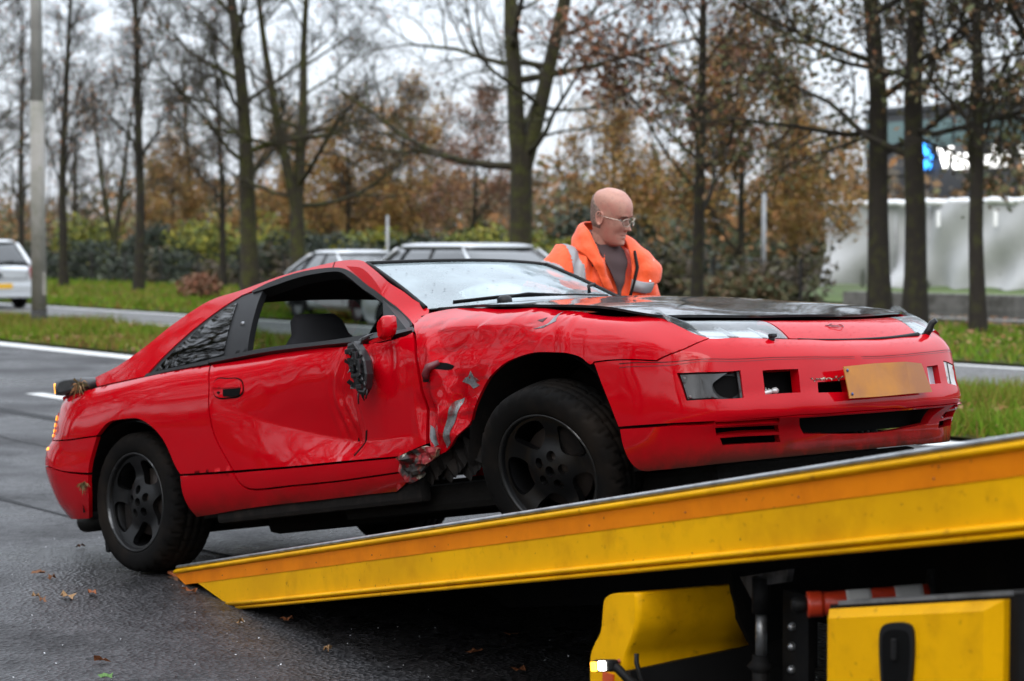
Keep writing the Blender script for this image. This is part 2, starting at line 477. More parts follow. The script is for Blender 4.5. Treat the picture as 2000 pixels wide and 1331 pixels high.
# panel outlines on those surfaces
UV = {
 'door': [(3.5678,0.0091,1),(3.1633,-0.0),(2.7686,0.0104),(2.57,0.0254),(2.4079,0.071),(2.2738,0.0845),(2.2376,0.0775,1),(2.2002,0.1335),(2.1736,0.2423),(2.1674,0.3918),(2.1715,0.5178,1),(2.3313,0.5506,1),(2.6301,0.5419),(2.991,0.5344),(3.3693,0.5207,1),(3.467,0.3705),(3.4924,0.2525),(3.5103,0.1155)],
 'door_lower_trim': [(3.3703,0.5313,1),(2.9934,0.5438),(2.6324,0.551),(2.3335,0.5586,1),(2.3344,0.6109,1),(2.6557,0.6161),(3.0181,0.613),(3.2846,0.6044),(3.3347,0.5815)],
 'front_fender': [(2.2151,0.0866,1),(2.285,0.03,1),(2.27,0.004,1),(2.0,0.004),(1.8,0.004),(1.55,0.004),(1.3,0.004),(1.1,0.004),(0.985,0.004,1),(0.88,0.004),(0.7772,0.0135,1),(0.9864,0.247,1),(1.2514,0.2881,1),(1.2665,0.3013),(1.3135,0.265),(1.3655,0.2465),(1.4991,0.2413),(1.5996,0.2529),(1.6931,0.2734),(1.7724,0.3152),(1.8362,0.3697),(1.8854,0.4238),(1.9484,0.4759),(2.0269,0.53),(2.0869,0.5588),(2.1314,0.5713,1),(2.1515,0.5195),(2.1529,0.3936),(2.1576,0.2451),(2.1802,0.1409)],
 'front_bumper': [(0,0.003,1),(0.22,0.003),(0.44,0.003),(0.6,0.003),(0.775,0.0204,1),(0.9826,0.254,1),(1.2506,0.2956,1),(1.2274,0.3719),(1.1906,0.4626),(1.1708,0.5234,1),(0.9744,0.5169),(0.8006,0.5074),(0.62,0.503),(0.35,0.503),(0,0.503,1)],
 'lamp_opening': [(0.9125,0.3007,1),(0.6876,0.2551,1),(0.6889,0.3958,1),(0.889,0.4226,1)],
 'fog_opening': [(0.6027,0.2655,1),(0.4474,0.2686,1),(0.4538,0.3894,1),(0.6053,0.3884,1)],
 'plate_opening': [(0.3661,0.3409,1),(0.3721,0.3951,1)],
 'front_spoiler': [(0,0.53,1),(0.35,0.53),(0.6,0.53),(0.8014,0.5243),(0.977,0.5308),(1.166,0.5316,1),(1.1659,0.5856),(1.1456,0.6608),(1.1129,0.6928),(1.02,0.7),(0.8,0.7),(0.4,0.7),(0,0.7,1)],
 'slot_middle': [(0.7947,0.5502,1),(0.5461,0.5619,1),(0.5282,0.5882,1),(0.7916,0.5799,1)],
 'slot_low': [(0.778,0.6022,1),(0.5277,0.6115,1),(0.5203,0.6317,1),(0.7684,0.6228,1)],
 'grille': [(0.5053,0.5036,1),(0.4542,0.5661),(0.3946,0.6106,1)],
 'quarter_panel': [(3.5791,0.011,1),(3.5197,0.1148),(3.5032,0.2516),(3.4776,0.3697),(3.4269,0.4491),(3.3797,0.5198,1),(3.7448,0.505,1),(3.7704,0.4743),(3.8271,0.3777),(3.9098,0.2883),(4.0046,0.236),(4.1483,0.2221),(4.2744,0.2296),(4.3633,0.2893,1),(4.8848,0.2763,1),(4.8652,0.0986),(4.8494,0.0434,1),(4.4701,0.025,1),(4.0524,0.0163,1)],
 'rear_bumper': [(4.3638,0.2989,1),(4.4308,0.4216),(4.4572,0.4842,1),(4.98,0.455,1),(5.3,0.455),(5.785,0.455),(6.2,0.455),(6.5,0.455,1),(6.5,0.335,1),(5.785,0.335),(4.98,0.335,1)],
 'rear_bumper_lower': [(4.4605,0.4951,1),(4.4973,0.5748),(4.5692,0.6855,1),(4.75,0.69),(5.0,0.69),(5.785,0.69),(6.5,0.69,1),(6.5,0.462,1),(5.785,0.462),(4.98,0.462)],
 'side_sill': [(3.747,0.5127,1),(3.3893,0.5296,1),(3.3729,0.5472),(3.344,0.5873),(3.2921,0.6128),(3.0223,0.6217),(2.6597,0.6246),(2.335,0.6191,1),(2.3042,0.6487,1),(2.4,0.69,1),(3.0,0.69),(3.4,0.69),(3.7149,0.6925,1),(3.742,0.64),(3.7505,0.56)],
 'handle_frame': [(3.4763,0.1138),(3.4608,0.0962),(3.3873,0.099),(3.3205,0.1053),(3.2907,0.122),(3.2822,0.165),(3.3091,0.181),(3.3694,0.1819),(3.4268,0.1786),(3.4611,0.161)],
 'handle_flap': [(3.4744,0.1139,1),(3.2914,0.1264,1),(3.2874,0.1431,1),(3.4044,0.138,1),(3.4691,0.1321,1)],
 'handle_recess': [(3.407,0.1424,1),(3.2885,0.1465,1),(3.2953,0.1754),(3.3267,0.1827),(3.4019,0.1762,1)],
 'keyhole': [(3.4444,0.153),(3.4343,0.1492),(3.4224,0.1551),(3.4319,0.1637)],
 'scrape_star': [(1.8887,0.2761,1),(1.8792,0.302,1),(1.8426,0.3275,1),(1.8651,0.3302,1),(1.8446,0.3457,1),(1.8844,0.3528,1),(1.9073,0.332,1),(1.9505,0.3143,1),(1.9295,0.3001,1),(1.907,0.2995,1)],
 'scrape_long': [(1.963,0.3751,1),(1.9913,0.4327),(2.0343,0.5255,1),(2.0716,0.5461,1),(2.0742,0.5183,1),(2.0463,0.4669),(2.0222,0.4295,1),(1.9989,0.3886)],
 'scrape_low': [(2.1479,0.452,1),(2.1203,0.4745),(2.1041,0.5276,1),(2.1289,0.5334,1),(2.1495,0.5001)],
 'repeater_hole': [(2.1122,0.22,1),(2.0832,0.2148),(2.0208,0.2246),(1.984,0.24,1),(1.998,0.2521),(2.0781,0.2397,1)],
 'scratch_a': [(1.5673,0.1323,1),(1.4984,0.1036),(1.4993,0.0176,1),(1.4667,0.0956,1),(1.5164,0.1302,1)],
 'scratch_b': [(1.5719,0.0859,1),(1.5305,0.071,1),(1.5379,0.0982,1)],
 'door_tear': [(2.5377,0.4345,1),(2.5217,0.432,1),(2.542,0.4721),(2.6021,0.53,1),(2.6129,0.5229,1),(2.5621,0.4783)],
 'groove': [(1.1392,0.2951),(0.9515,0.2495),(0.7741,0.1849),(0.57,0.175),(0.305,0.182),(0.1761,0.1916)],
 'torn': [(2.3292,0.5539,1),(2.2569,0.5402,1),(2.1644,0.5244,1),(2.0818,0.5413,1),(2.1012,0.5676,1),(2.1594,0.5931,1),(2.2322,0.646,1),(2.2918,0.66,1),(2.3112,0.619,1)],
 'tail_edge': [(4.8652,0.1821),(4.8809,0.2709),(4.8529,0.3733)],
 'roof_rail': [(-0.7562,0.9456,1),(-0.8097,0.9905),(-0.8649,1.0412),(-1.0242,1.1297),(-1.1917,1.2097,1),(-1.2394,1.2225),(-1.3431,1.2373),(-1.4108,1.241),(-1.7471,1.2353),(-2.0257,1.2071),(-2.2525,1.1879),(-2.4498,1.1094),(-2.6055,1.0261),(-2.7744,0.9637),(-2.9865,0.9277,1),(-2.9248,0.881,1),(-2.475,0.8795,1),(-2.3792,0.9645),(-2.2469,1.0603),(-2.0943,1.1432),(-1.9993,1.1805,1),(-1.812,1.2062),(-1.6239,1.2216),(-1.3931,1.2073),(-1.3003,1.1901),(-1.2076,1.1557),(-1.0712,1.0908),(-0.9223,1.0193),(-0.8002,0.9236),(-0.69,0.8568,1)],
 'quarter_trim': [(-2.4676,0.881,1),(-2.3792,0.9645),(-2.2469,1.0603),(-2.0943,1.1432),(-1.9993,1.1805),(-1.9206,1.1831,1),(-1.9287,1.1411),(-1.8982,1.0248),(-1.8511,0.8887,1),(-1.9753,0.8768,1)],
 'quarter_glass': [(-2.4049,0.8922,1),(-2.3227,0.9693),(-2.1517,1.0823),(-2.0691,1.1284),(-2.0001,1.1463,1),(-1.9555,1.0321),(-1.9056,0.9105,1),(-2.1112,0.9014)],
 'door_pillar': [(-1.9164,1.1825,1),(-1.8437,1.1904,1),(-1.8245,1.1268),(-1.7774,1.0093),(-1.7247,0.8933,1),(-1.8433,0.8877,1),(-1.8901,1.0237),(-1.9203,1.1399)],
 'window_seal': [(-1.9164,1.1825,1),(-1.812,1.2062),(-1.6239,1.2216),(-1.3931,1.2073),(-1.3003,1.1901),(-1.2076,1.1557),(-1.0712,1.0908),(-0.9223,1.0193),(-0.8002,0.9236),(-0.7256,0.8731,1),(-0.727,0.8655,1),(-0.813,0.9213),(-0.9318,1.004),(-1.0858,1.0759),(-1.2213,1.1404),(-1.303,1.1741),(-1.3747,1.1869),(-1.5895,1.1964),(-1.771,1.1822),(-1.8371,1.1758),(-1.9021,1.1714,1)],
 'mirror_sail': [(-0.915,1.0141,1),(-0.7007,0.8504,1),(-0.7268,0.84),(-0.7779,0.84,1),(-0.8664,0.9124)],
 'belt_strip': [(-1.9807,0.8907,1),(-1.5616,0.891),(-1.1692,0.8705),(-0.9732,0.8648),(-0.838,0.864),(-0.7147,0.86,1),(-0.6423,0.84,1),(-0.82,0.84),(-0.9729,0.8423),(-1.1693,0.8539),(-1.5503,0.8725),(-1.9698,0.8739,1)],
}

# ------------------------------------------------------------------ the place: two carriageways, verges, trees
RB0 = np.array([3.38, 16.24]); RD = np.array([-.5612, .8277]); RN = np.array([.8277, .5612])
ROAD_RZ = atan2(RD[1], RD[0])
def W(n, t, z=0.0):
    p = RB0+RN*n+RD*t
    return Vector((p[0], p[1], z))
def at_px(px, n):
    """t along the road where the line of offset n meets the viewing direction px (2000 px wide photo)"""
    k = (px-1000)/4200.0
    p = RB0+RN*n
    return (k*p[1]-p[0])/(RD[0]-k*RD[1])
def strip(name, n0, n1, t0, t1, z, m, kind='structure', seg=1):
    vs = []; fs = []
    for i in range(seg+1):
        t = t0+(t1-t0)*i/seg
        vs += [W(n0, t, z), W(n1, t, z)]
    for i in range(seg): fs.append((2*i, 2*i+1, 2*i+3, 2*i+2))
    o = mesh_obj(name, vs, fs, m); o['kind'] = kind
    if o.data.polygons[0].normal.z < 0: o.data.flip_normals()
    return o
def asphalt(name, base, wet, dark, r_dry=.62):
    m = bpy.data.materials.new(name); m.use_nodes = True; nt = m.node_tree; b = nt.nodes['Principled BSDF']
    tc = nt.nodes.new('ShaderNodeTexCoord')
    def noise(s, d=5, r=.6):
        n_ = nt.nodes.new('ShaderNodeTexNoise'); n_.inputs['Scale'].default_value = s; n_.inputs['Detail'].default_value = d; n_.inputs['Roughness'].default_value = r
        nt.links.new(tc.outputs['Object'], n_.inputs['Vector']); return n_
    def rng_(src, a, b_, c, d):
        q = nt.nodes.new('ShaderNodeMapRange'); q.inputs[1].default_value = a; q.inputs[2].default_value = b_; q.inputs[3].default_value = c; q.inputs[4].default_value = d
        nt.links.new(src, q.inputs[0]); return q.outputs[0]
    vo = nt.nodes.new('ShaderNodeTexVoronoi'); vo.inputs['Scale'].default_value = 56; nt.links.new(tc.outputs['Object'], vo.inputs['Vector'])
    n1 = noise(.7, 6); n2 = noise(5, 8, .7); n3 = noise(260, 2)
    mx = nt.nodes.new('ShaderNodeMix'); mx.data_type = 'RGBA'; mx.inputs[6].default_value = (*dark, 1); mx.inputs[7].default_value = (*base, 1)
    nt.links.new(rng_(n2.outputs[0], .3, .7, 0, 1), mx.inputs[0])
    m2 = nt.nodes.new('ShaderNodeMix'); m2.data_type = 'RGBA'; m2.blend_type = 'MULTIPLY'; m2.inputs[0].default_value = .95
    cr = nt.nodes.new('ShaderNodeValToRGB'); cr.color_ramp.elements[0].color = (.03, .03, .033, 1); cr.color_ramp.elements[1].color = (2.6, 2.58, 2.55, 1)
    nt.links.new(vo.outputs['Color'], cr.inputs[0]); nt.links.new(mx.outputs[2], m2.inputs[6]); nt.links.new(cr.outputs[0], m2.inputs[7])
    nt.links.new(m2.outputs[2], b.inputs['Base Color'])
    nt.links.new(rng_(n1.outputs[0], .40, .62, wet, r_dry), b.inputs['Roughness'])
    bp = nt.nodes.new('ShaderNodeBump'); bp.inputs['Strength'].default_value = 1.0; bp.inputs['Distance'].default_value = .010
    nt.links.new(vo.outputs['Distance'], bp.inputs['Height'])
    b2 = nt.nodes.new('ShaderNodeBump'); b2.inputs['Strength'].default_value = .35; b2.inputs['Distance'].default_value = .003
    nt.links.new(n3.outputs[0], b2.inputs['Height']); nt.links.new(bp.outputs[0], b2.inputs['Normal']); nt.links.new(b2.outputs[0], b.inputs['Normal'])
    b.inputs['Specular IOR Level'].default_value = .17
    return m
M_ASPH = asphalt('wet_asphalt', (.038, .0373, .039), .27, (.014, .0137, .0143), .64)
M_ASPH2 = asphalt('far_asphalt', (.115, .115, .115), .5, (.09, .09, .09), .68)
M_PAINT = mat('road_paint', (.62, .62, .60), rough=.6, noise=(14, (.34, .34, .33), .5, .7))
M_SOIL = mat('verge_soil', (.040, .042, .008), spec=.1, rough=.95, noise=[(2.2, (.075, .055, .022), .42, .64), (15, (.03, .045, .01), .45, .6)], bump=(22, .6, .03))
M_FIELD = mat('field', (.05, .085, .018), rough=.95, noise=(.5, (.075, .07, .03), .4, .65))
g_ = mesh_obj('ground', [(-900, -300, -.03), (900, -300, -.03), (900, 1200, -.03), (-900, 1200, -.03)], [(0, 1, 2, 3)], M_FIELD); g_['kind'] = 'structure'
strip('road', -17, -.02, -40, 160, 0.0, M_ASPH, seg=4)
strip('road', 3.95, 7.68, -40, 160, 0.0, M_ASPH2, seg=4)
strip('verge', -.02, 3.95, -40, 160, .028, M_SOIL, seg=4)
strip('verge', 7.68, 17.0, -40, 160, .028, M_SOIL, seg=4)
strip('edge_line', -.50, -.14, -40, 160, .004, M_PAINT)
strip('edge_line', 7.28, 7.48, -40, 160, .004, M_PAINT)
for t in (-8.5, .5, 9.0, 15.5, 24.0, 33, 42): strip('lane_marking', 4.62, 4.84, t, t+3, .004, M_PAINT)
strip('lane_marking', -3.98, -3.80, 6.0, 8.75, .004, M_PAINT)
M_TAR = mat('tar_seam', (.016, .016, .017), rough=.7, spec=.15, bump=(30, .2, .004))
for n0, w, t0, t1, sd_ in ((-4.95, .16, -6, 24, 1), (-7.35, .045, -6, 18, 2), (-8.9, .025, -2, 9, 3), (-9.15, .018, -1, 8, 4), (-5.9, .02, 2, 16, 6)):
    r = random.Random(sd_); vs = []; fs = []; k = 60; dn = 0
    for i in range(k+1):
        t = t0+(t1-t0)*i/k; dn += r.uniform(-.03, .03); dn *= .93; w_ = w*r.uniform(.6, 1.25)
        vs += [W(n0+dn-w_/2, t, .003), W(n0+dn+w_/2, t, .003)]
        if i: fs.append((2*i-2, 2*i-1, 2*i+1, 2*i))
    o = mesh_obj('tar_seam', vs, fs, M_TAR); o['kind'] = 'structure'

# grass
GREENS = [mat('grass_a', (.080, .165, .006), spec=.15, rough=.8), mat('grass_b', (.115, .190, .010), spec=.15, rough=.8), mat('grass_c', (.17, .135, .022), spec=.15, rough=.8), mat('leaf_litter', (.20, .085, .028), rough=.85), mat('grass_d', (.045, .095, .005), spec=.15, rough=.8)]
def grass(name, n0, n1, t0, t1, count, hmin, hmax, wid, probs, label=None, z=.025):
    r = np.random.default_rng(len(name)+count)
    n = n0+(n1-n0)*r.random(count); t = t0+(t1-t0)*r.random(count)
    pt = RB0+n[:, None]*RN+t[:, None]*RD
    cl = nzG(n, t)
    hgt = (hmin+(hmax-hmin)*r.random(count)**1.5)*(1+.55*cl.clip(-1, 1))
    a = r.random(count)*2*pi; ln = r.normal(0, .45, (count, 2))*hgt[:, None]
    V = np.zeros((count, 3, 3)); dx = np.stack([np.cos(a), np.sin(a)], 1)*wid*(.6+.8*r.random(count))[:, None]
    V[:, 0, :2] = pt-dx; V[:, 1, :2] = pt+dx; V[:, 2, :2] = pt+ln; V[:, 2, 2] = hgt; V[:, :, 2] += z
    c2 = nzG2(n, t)
    pr = np.array(probs); fm = np.array([np.searchsorted(np.cumsum(pr), x) for x in (r.random(count)*.7+.3*(.5+.5*c2.clip(-1, 1)))*.999*pr.sum()])
    o = quads_obj(name, V, None, n=3, mats=GREENS, fmat=fm.clip(0, 4)); o['kind'] = 'stuff'
    return o
nzG, nzG2 = waves(21, 8, .25, 1.3), waves(22, 8, .12, .6)
grass('grass', .0, 3.95, -3, 6, 42000, .05, .17, .006, (.30, .22, .20, .16, .12))
grass('grass', .0, 3.95, 16, 36, 42000, .05, .17, .009, (.30, .22, .20, .16, .12))
grass('grass', .0, 3.95, 6, 16, 8000, .05, .16, .010, (.32, .22, .20, .14, .12))
grass('grass', 7.7, 16.5, 0, 24, 36000, .04, .12, .012, (.42, .26, .10, .07, .15))
grass('grass', 7.7, 20, 24, 75, 60000, .06, .18, .018, (.36, .28, .16, .08, .12))
# fallen leaves under the trees and on the verge
def litter(name, n0, n1, t0, t1, count, s):
    r = np.random.default_rng(count)
    n = n0+(n1-n0)*r.random(count); t = t0+(t1-t0)*r.random(count); pt = RB0+n[:, None]*RN+t[:, None]*RD
    V = np.zeros((count, 4, 3)); a = r.random(count)*2*pi; ss = s*(.6+.8*r.random(count))
    for k in range(4):
        V[:, k, 0] = pt[:, 0]+ss*np.cos(a+k*pi/2)*(1 if k % 2 else .6); V[:, k, 1] = pt[:, 1]+ss*np.sin(a+k*pi/2)*(1 if k % 2 else .6); V[:, k, 2] = .05+.05*r.random(count)
    o = quads_obj(name, V, None, mats=LEAFM[:3], fmat=r.integers(0, 3, count)); o['kind'] = 'stuff'
LEAFM = [mat('leaf_brown', (.17, .070, .026), rough=.8), mat('leaf_rust', (.25, .085, .03), rough=.8), mat('leaf_tan', (.26, .15, .065), rough=.8)]
litter('leaf_litter', .1, 3.9, -3, 36, 5000, .035); litter('leaf_litter', 10, 19, -2, 70, 14000, .05)

# trees -------------------------------------------------------------
M_BARK = mat('mossy_bark', (.040, .034, .024), rough=.95, spec=.2, noise=[(3.0, (.060, .062, .018), .44, .62), (14, (.022, .019, .015), .5, .66)], bump=(26, .9, .03))
M_BARKD = mat('dark_bark', (.026, .022, .018), rough=.95, spec=.2, noise=(5, (.042, .042, .018), .48, .66), bump=(26, .9, .03))
M_TWIG = mat('twigs', (.040, .033, .026), rough=.95, spec=.2)
CROWN = {
 'bare': ([mat('crown_brown', (.17, .09, .04), rough=.8), mat('crown_grey', (.11, .085, .06), rough=.8), mat('crown_rust', (.24, .10, .045), rough=.8)], .5),
 'olive': ([mat('crown_olive', (.085, .075, .026), rough=.75), mat('crown_bronze', (.15, .085, .035), rough=.75), mat('crown_green', (.060, .068, .022), rough=.75)], 1),
 'red': ([mat('crown_redbrown', (.20, .075, .035), rough=.8), mat('crown_dull_red', (.15, .065, .035), rough=.8), mat('crown_tan', (.22, .13, .075), rough=.8)], 1),
 'gold': ([mat('crown_gold', (.27, .145, .030), rough=.8), mat('crown_orange', (.24, .105, .030), rough=.8), mat('crown_ochre', (.20, .135, .030), rough=.8)], 1),
 'yellowgreen': ([mat('crown_yellow', (.26, .23, .02), rough=.75), mat('crown_lime', (.15, .18, .02), rough=.75), mat('crown_dark', (.05, .065, .02), rough=.75)], 1),
 'ever': ([mat('evergreen_a', (.020, .032, .016), rough=.7), mat('evergreen_b', (.034, .045, .022), rough=.7), mat('evergreen_c', (.014, .02, .012), rough=.7)], 1),
}
def leaf_quads(r, pts, s0, s1):
    k = len(pts); a = r.normal(size=(k, 3)); a /= np.linalg.norm(a, axis=1)[:, None]
    b = np.cross(a, r.normal(size=(k, 3))); b /= np.linalg.norm(b, axis=1)[:, None]+1e-9
    s = (s0+(s1-s0)*r.random(k))[:, None]
    return np.stack([pts-a*s, pts+b*s*.55, pts+a*s, pts-b*s*.55], 1)
def grow(seed, H, r0, clear, spread, nl, n2, n3, twigs, leaves, leaf, lsize, fork=None, up=.55, droop=0., lo_leaf=0.):
    """returns (trunk verts/faces, twig polygons, leaf polygons)"""
    R_ = random.Random(seed); nr = np.random.default_rng(seed)
    T = MB(); TW = []; tips = []
    def bend(p, d, L, k, wob, lift):
        pts = [Vector(p)]; d = Vector(d).normalized()
        for i in range(k):
            d = (d+Vector((R_.gauss(0, wob), R_.gauss(0, wob), R_.gauss(0, wob)+lift))).normalized()
            pts.append(pts[-1]+d*(L/k))
        return pts, d
    def side(d, ang):
        o = d.orthogonal().normalized(); o = Quaternion(d, R_.random()*2*pi) @ o
        return (d*cos(ang)+o*sin(ang)).normalized()
    def twig(p, d, L, r):
        e1 = p+d*L*.5+Vector((R_.gauss(0, .06), R_.gauss(0, .06), R_.gauss(0, .05)))*L
        e2 = e1+(e1-p)*.9+Vector((R_.gauss(0, .15), R_.gauss(0, .15), R_.gauss(0, .1)))*L
        q = side((e2-p).normalized(), pi/2)*r
        TW.append([p-q, p+q, e1+q*.6, e1-q*.6]); TW.append([e1-q*.6, e1+q*.6, e2+q*.15, e2-q*.15])
        tips.append(e1); tips.append(e2)
    def branch(p, d, L, r, lev):
        k = 7 if lev == 1 else 5
        pts, de = bend(p, d, L, k, .13 if lev == 1 else .17, (.05 if lev == 1 else .03)-droop*.05)
        rr = [r*(1-.78*(i/k)) for i in range(k+1)]
        T.tube(pts, rr, 6 if lev == 1 else (4 if lev == 2 else 3), caps=False)
        m = (n2 if lev == 1 else n3) if lev < 3 else 0
        if lev < 3:
            for i in range(m):
                f_ = .22+.78*(i+R_.random())/m; j = min(int(f_*k), k-1); q = pts[j].lerp(pts[j+1], f_*k-j)
                dd = side((pts[j+1]-pts[j]).normalized(), radians(R_.uniform(32, 62))); dd.z += .12; dd.normalize()
                branch(q, dd, L*R_.uniform(.32, .52)*(1.1-.35*f_), max(rr[j]*.55, .008), lev+1)
        else:
            for i in range(twigs):
                f_ = .15+.85*R_.random(); j = min(int(f_*k), k-1)
                twig(pts[j].lerp(pts[j+1], f_*k-j), side((pts[j+1]-pts[j]).normalized(), radians(R_.uniform(20, 60))), R_.uniform(.22, .55), .0075)
    stems = []
    if fork:
        pts, d = bend((0, 0, -.15), (R_.gauss(0, .02), R_.gauss(0, .02), 1), fork+.15, 5, .02, .1)
        T.tube(pts, [r0*1.35, r0*1.08]+[r0*(1-.03*i) for i in range(len(pts)-2)], 12, caps=False)
        for sg, rr_ in ((1, .80), (-1, .72)):
            dd = Vector((sg*.20, R_.gauss(0, .05), 1))
            p2, _ = bend(pts[-1]-Vector((0, 0, .15)), dd, H-fork, 9, .045, .06)
            T.tube(p2, [r0*rr_*(1-.75*i/9) for i in range(10)], 10, caps=False); stems.append((p2, r0*rr_))
        stems.append((pts, r0))
    else:
        pts, d = bend((0, 0, -.15), (R_.gauss(0, .015), R_.gauss(0, .015), 1), H, 12, .030, .14)
        T.tube(pts, [r0*1.38, r0*1.02]+[r0*(1-.80*(i/12)**1.25) for i in range(2, 13)], 12, caps=False); stems.append((pts, r0))
    for i in range(nl):
        p2, rs = stems[i % min(len(stems), 2)] if fork else stems[0]
        k = len(p2)-1
        lo = max(.02, (clear-p2[0].z)/max(p2[-1].z-p2[0].z, .1))
        f_ = lo+(.97-lo)*((i+R_.random()*.8)/nl)**1.15
        j = min(int(f_*k), k-1); q = p2[j].lerp(p2[j+1], f_*k-j)
        az = i*2.4+R_.uniform(-.5, .5); el = up+.5*f_+R_.uniform(-.15, .15)
        d = Vector((cos(az)*cos(el), sin(az)*cos(el), sin(el)))
        L = spread*(1.05-.62*f_)*R_.uniform(.75, 1.15)
        branch(q, d, L, rs*(1-.7*f_)*R_.uniform(.34, .50), 1)
    tp = np.array([tuple(p) for p in tips])
    L4 = np.zeros((0, 4, 3))
    if leaves and len(tp):
        hz = (tp[:, 2]-tp[:, 2].min())/(np.ptp(tp[:, 2])+1e-6)
        pr = np.exp(-hz*lo_leaf*3); clump = (waves(seed, 8, .15, .5)(tp[:, 0]+tp[:, 2]*.6, tp[:, 1]+tp[:, 2]*.5) > -.15)*.85+.15
        pr = pr*clump; pr /= pr.sum()
        pk = tp[nr.choice(len(tp), leaves, p=pr)]+nr.normal(0, .17, (leaves, 3))
        L4 = leaf_quads(nr, pk, lsize*.6, lsize*1.2)
    return T, np.array([[tuple(q) for q in f] for f in TW]), L4
TREES = {}
def tree_kind(key, bark, leaf, **k):
    T, TW, L4 = grow(leaf=leaf, **k)
    tr = T.build('trunk', bark)
    ms = [M_TWIG]+CROWN[leaf][0]
    allq = np.concatenate([TW, L4]) if len(L4) else TW
    fm = np.concatenate([np.zeros(len(TW), int), 1+np.random.default_rng(5).integers(0, 3, len(L4))])
    cr = quads_obj('crown', allq, None, mats=ms, fmat=fm)
    COL.objects.unlink(tr); COL.objects.unlink(cr)
    TREES[key] = (tr, cr)
def put_tree(key, name, p, rz, s, label, cat='tree', group=None):
    r = empty(name, p, rz); r.scale = (s, s, s)
    for o in TREES[key]:
        c = o.copy(); c.name = o.name.split('.')[0]; COL.objects.link(c); c.parent = r
    tag(r, label, cat, group)
    return r
tree_kind('oak1', M_BARK, 'bare', seed=4, H=13, r0=.25, clear=2.9, spread=5.2, nl=17, n2=9, n3=7, twigs=8, leaves=350, lsize=.06, up=.32, lo_leaf=.6)
tree_kind('oak2', M_BARK, 'bare', seed=9, H=13, r0=.27, clear=2.6, spread=5.4, nl=19, n2=9, n3=7, twigs=8, leaves=300, lsize=.07, fork=3.1, up=.22, lo_leaf=.6)
tree_kind('slim', M_BARKD, 'bare', seed=14, H=12, r0=.15, clear=2.8, spread=3.3, nl=17, n2=7, n3=6, twigs=6, leaves=700, lsize=.07, up=.75, lo_leaf=.4)
tree_kind('vase', M_BARK, 'bare', seed=23, H=8, r0=.16, clear=1.7, spread=4.2, nl=13, n2=7, n3=5, twigs=6, leaves=150, lsize=.06, fork=1.6, up=.85)
tree_kind('leafy', M_BARKD, 'olive', seed=31, H=13, r0=.20, clear=3.0, spread=4.8, nl=18, n2=8, n3=6, twigs=6, leaves=10500, lsize=.07, up=.25, droop=1.0, lo_leaf=.1)
tree_kind('russet', M_BARKD, 'red', seed=37, H=9.5, r0=.13, clear=2.0, spread=4.2, nl=16, n2=8, n3=6, twigs=5, leaves=6500, lsize=.085, up=.42)
tree_kind('golden', M_BARKD, 'gold', seed=41, H=7.5, r0=.11, clear=1.0, spread=3.4, nl=17, n2=7, n3=6, twigs=5, leaves=9500, lsize=.085, up=.5, lo_leaf=.5)
OAKS = [  # pixel column, offset from the road, kind, scale, turn, label
 (125, 15.1, 'slim', 1.0, .3, 'thin dark bare tree next to the lamp post'),
 (270, 15.1, 'slim', 1.05, 2.2, 'bare straight tree with rusty leaves clinging to the trunk'),
 (490, 15.1, 'oak1', 1.0, 1.0, 'mossy bare oak left of the two trunks behind the car roof'),
 (583, 15.6, 'oak2', .78, .6, 'dark bare oak right beside the mossier oak behind the car roof'),
 (1018, 15.1, 'oak2', 1.0, 2.95, 'thickest bare oak, forked, rising behind the silver estate car'),
 (1360, 15.4, 'russet', 1.0, 1.1, 'slender tree with red brown leaves right of the man'),
 (1720, 15.1, 'leafy', 1.0, .2, 'dark oak with olive leaves, left of the close pair'),
 (1787, 14.9, 'leafy', .98, 2.4, 'dark oak with olive leaves, right of the close pair'),
 (1912, 14.2, 'slim', .88, 4.2, 'slim leaning oak in front of the white sheeting'),
 (40, 20.0, 'slim', .9, 1.4, 'bare tree left of the lamp post'),
 (220, 22.0, 'vase', 1.0, .5, 'small bare tree forking low like a vase'),
 (437, 19.0, 'slim', .75, 4.0, 'thin pale trunk left of the mossy oak'),
 (-60, 15.1, 'oak1', .95, 3.3, 'bare oak at the left edge of the picture'),
 (2080, 15.0, 'leafy', 1.0, 5.2, 'olive leaved oak at the right edge of the picture'),
 (340, 27.0, 'golden', .72, .2, 'orange leaved tree between the two bare straight trees'),
 (683, 24.0, 'golden', .78, 1.9, 'golden brown tree right of the dark bare oak'),
 (800, 27.0, 'golden', .85, 3.1, 'golden brown tree above the back of the estate car'),
 (920, 25.0, 'russet', .62, 3.6, 'rust brown tree left of the thickest oak'),
 (1450, 26.0, 'golden', .95, 1.9, 'bronze leaved tree beside the thin grey post'),
 (1552, 30.0, 'golden', .72, 4.1, 'orange brown tree just left of the white sheeting'),
 (1200, 30.0, 'golden', .80, .4, 'low golden brown tree behind the bald man'),
 (560, 30.0, 'golden', .85, 5.0, 'ochre tree behind the two oak trunks'),
 (150, 33.0, 'slim', .8, 5.5, 'bare tree far behind the thin dark tree'),
 (380, 36.0, 'oak1', .85, 2.0, 'bare tree far behind the orange leaved tree'),
]
for px, n, key, s, rz, lab in OAKS:
    put_tree(key, 'oak_tree' if key in ('oak1', 'oak2', 'leafy') else 'tree', W(n, at_px(px, n), 0), rz, s, lab, group='trees along the road')
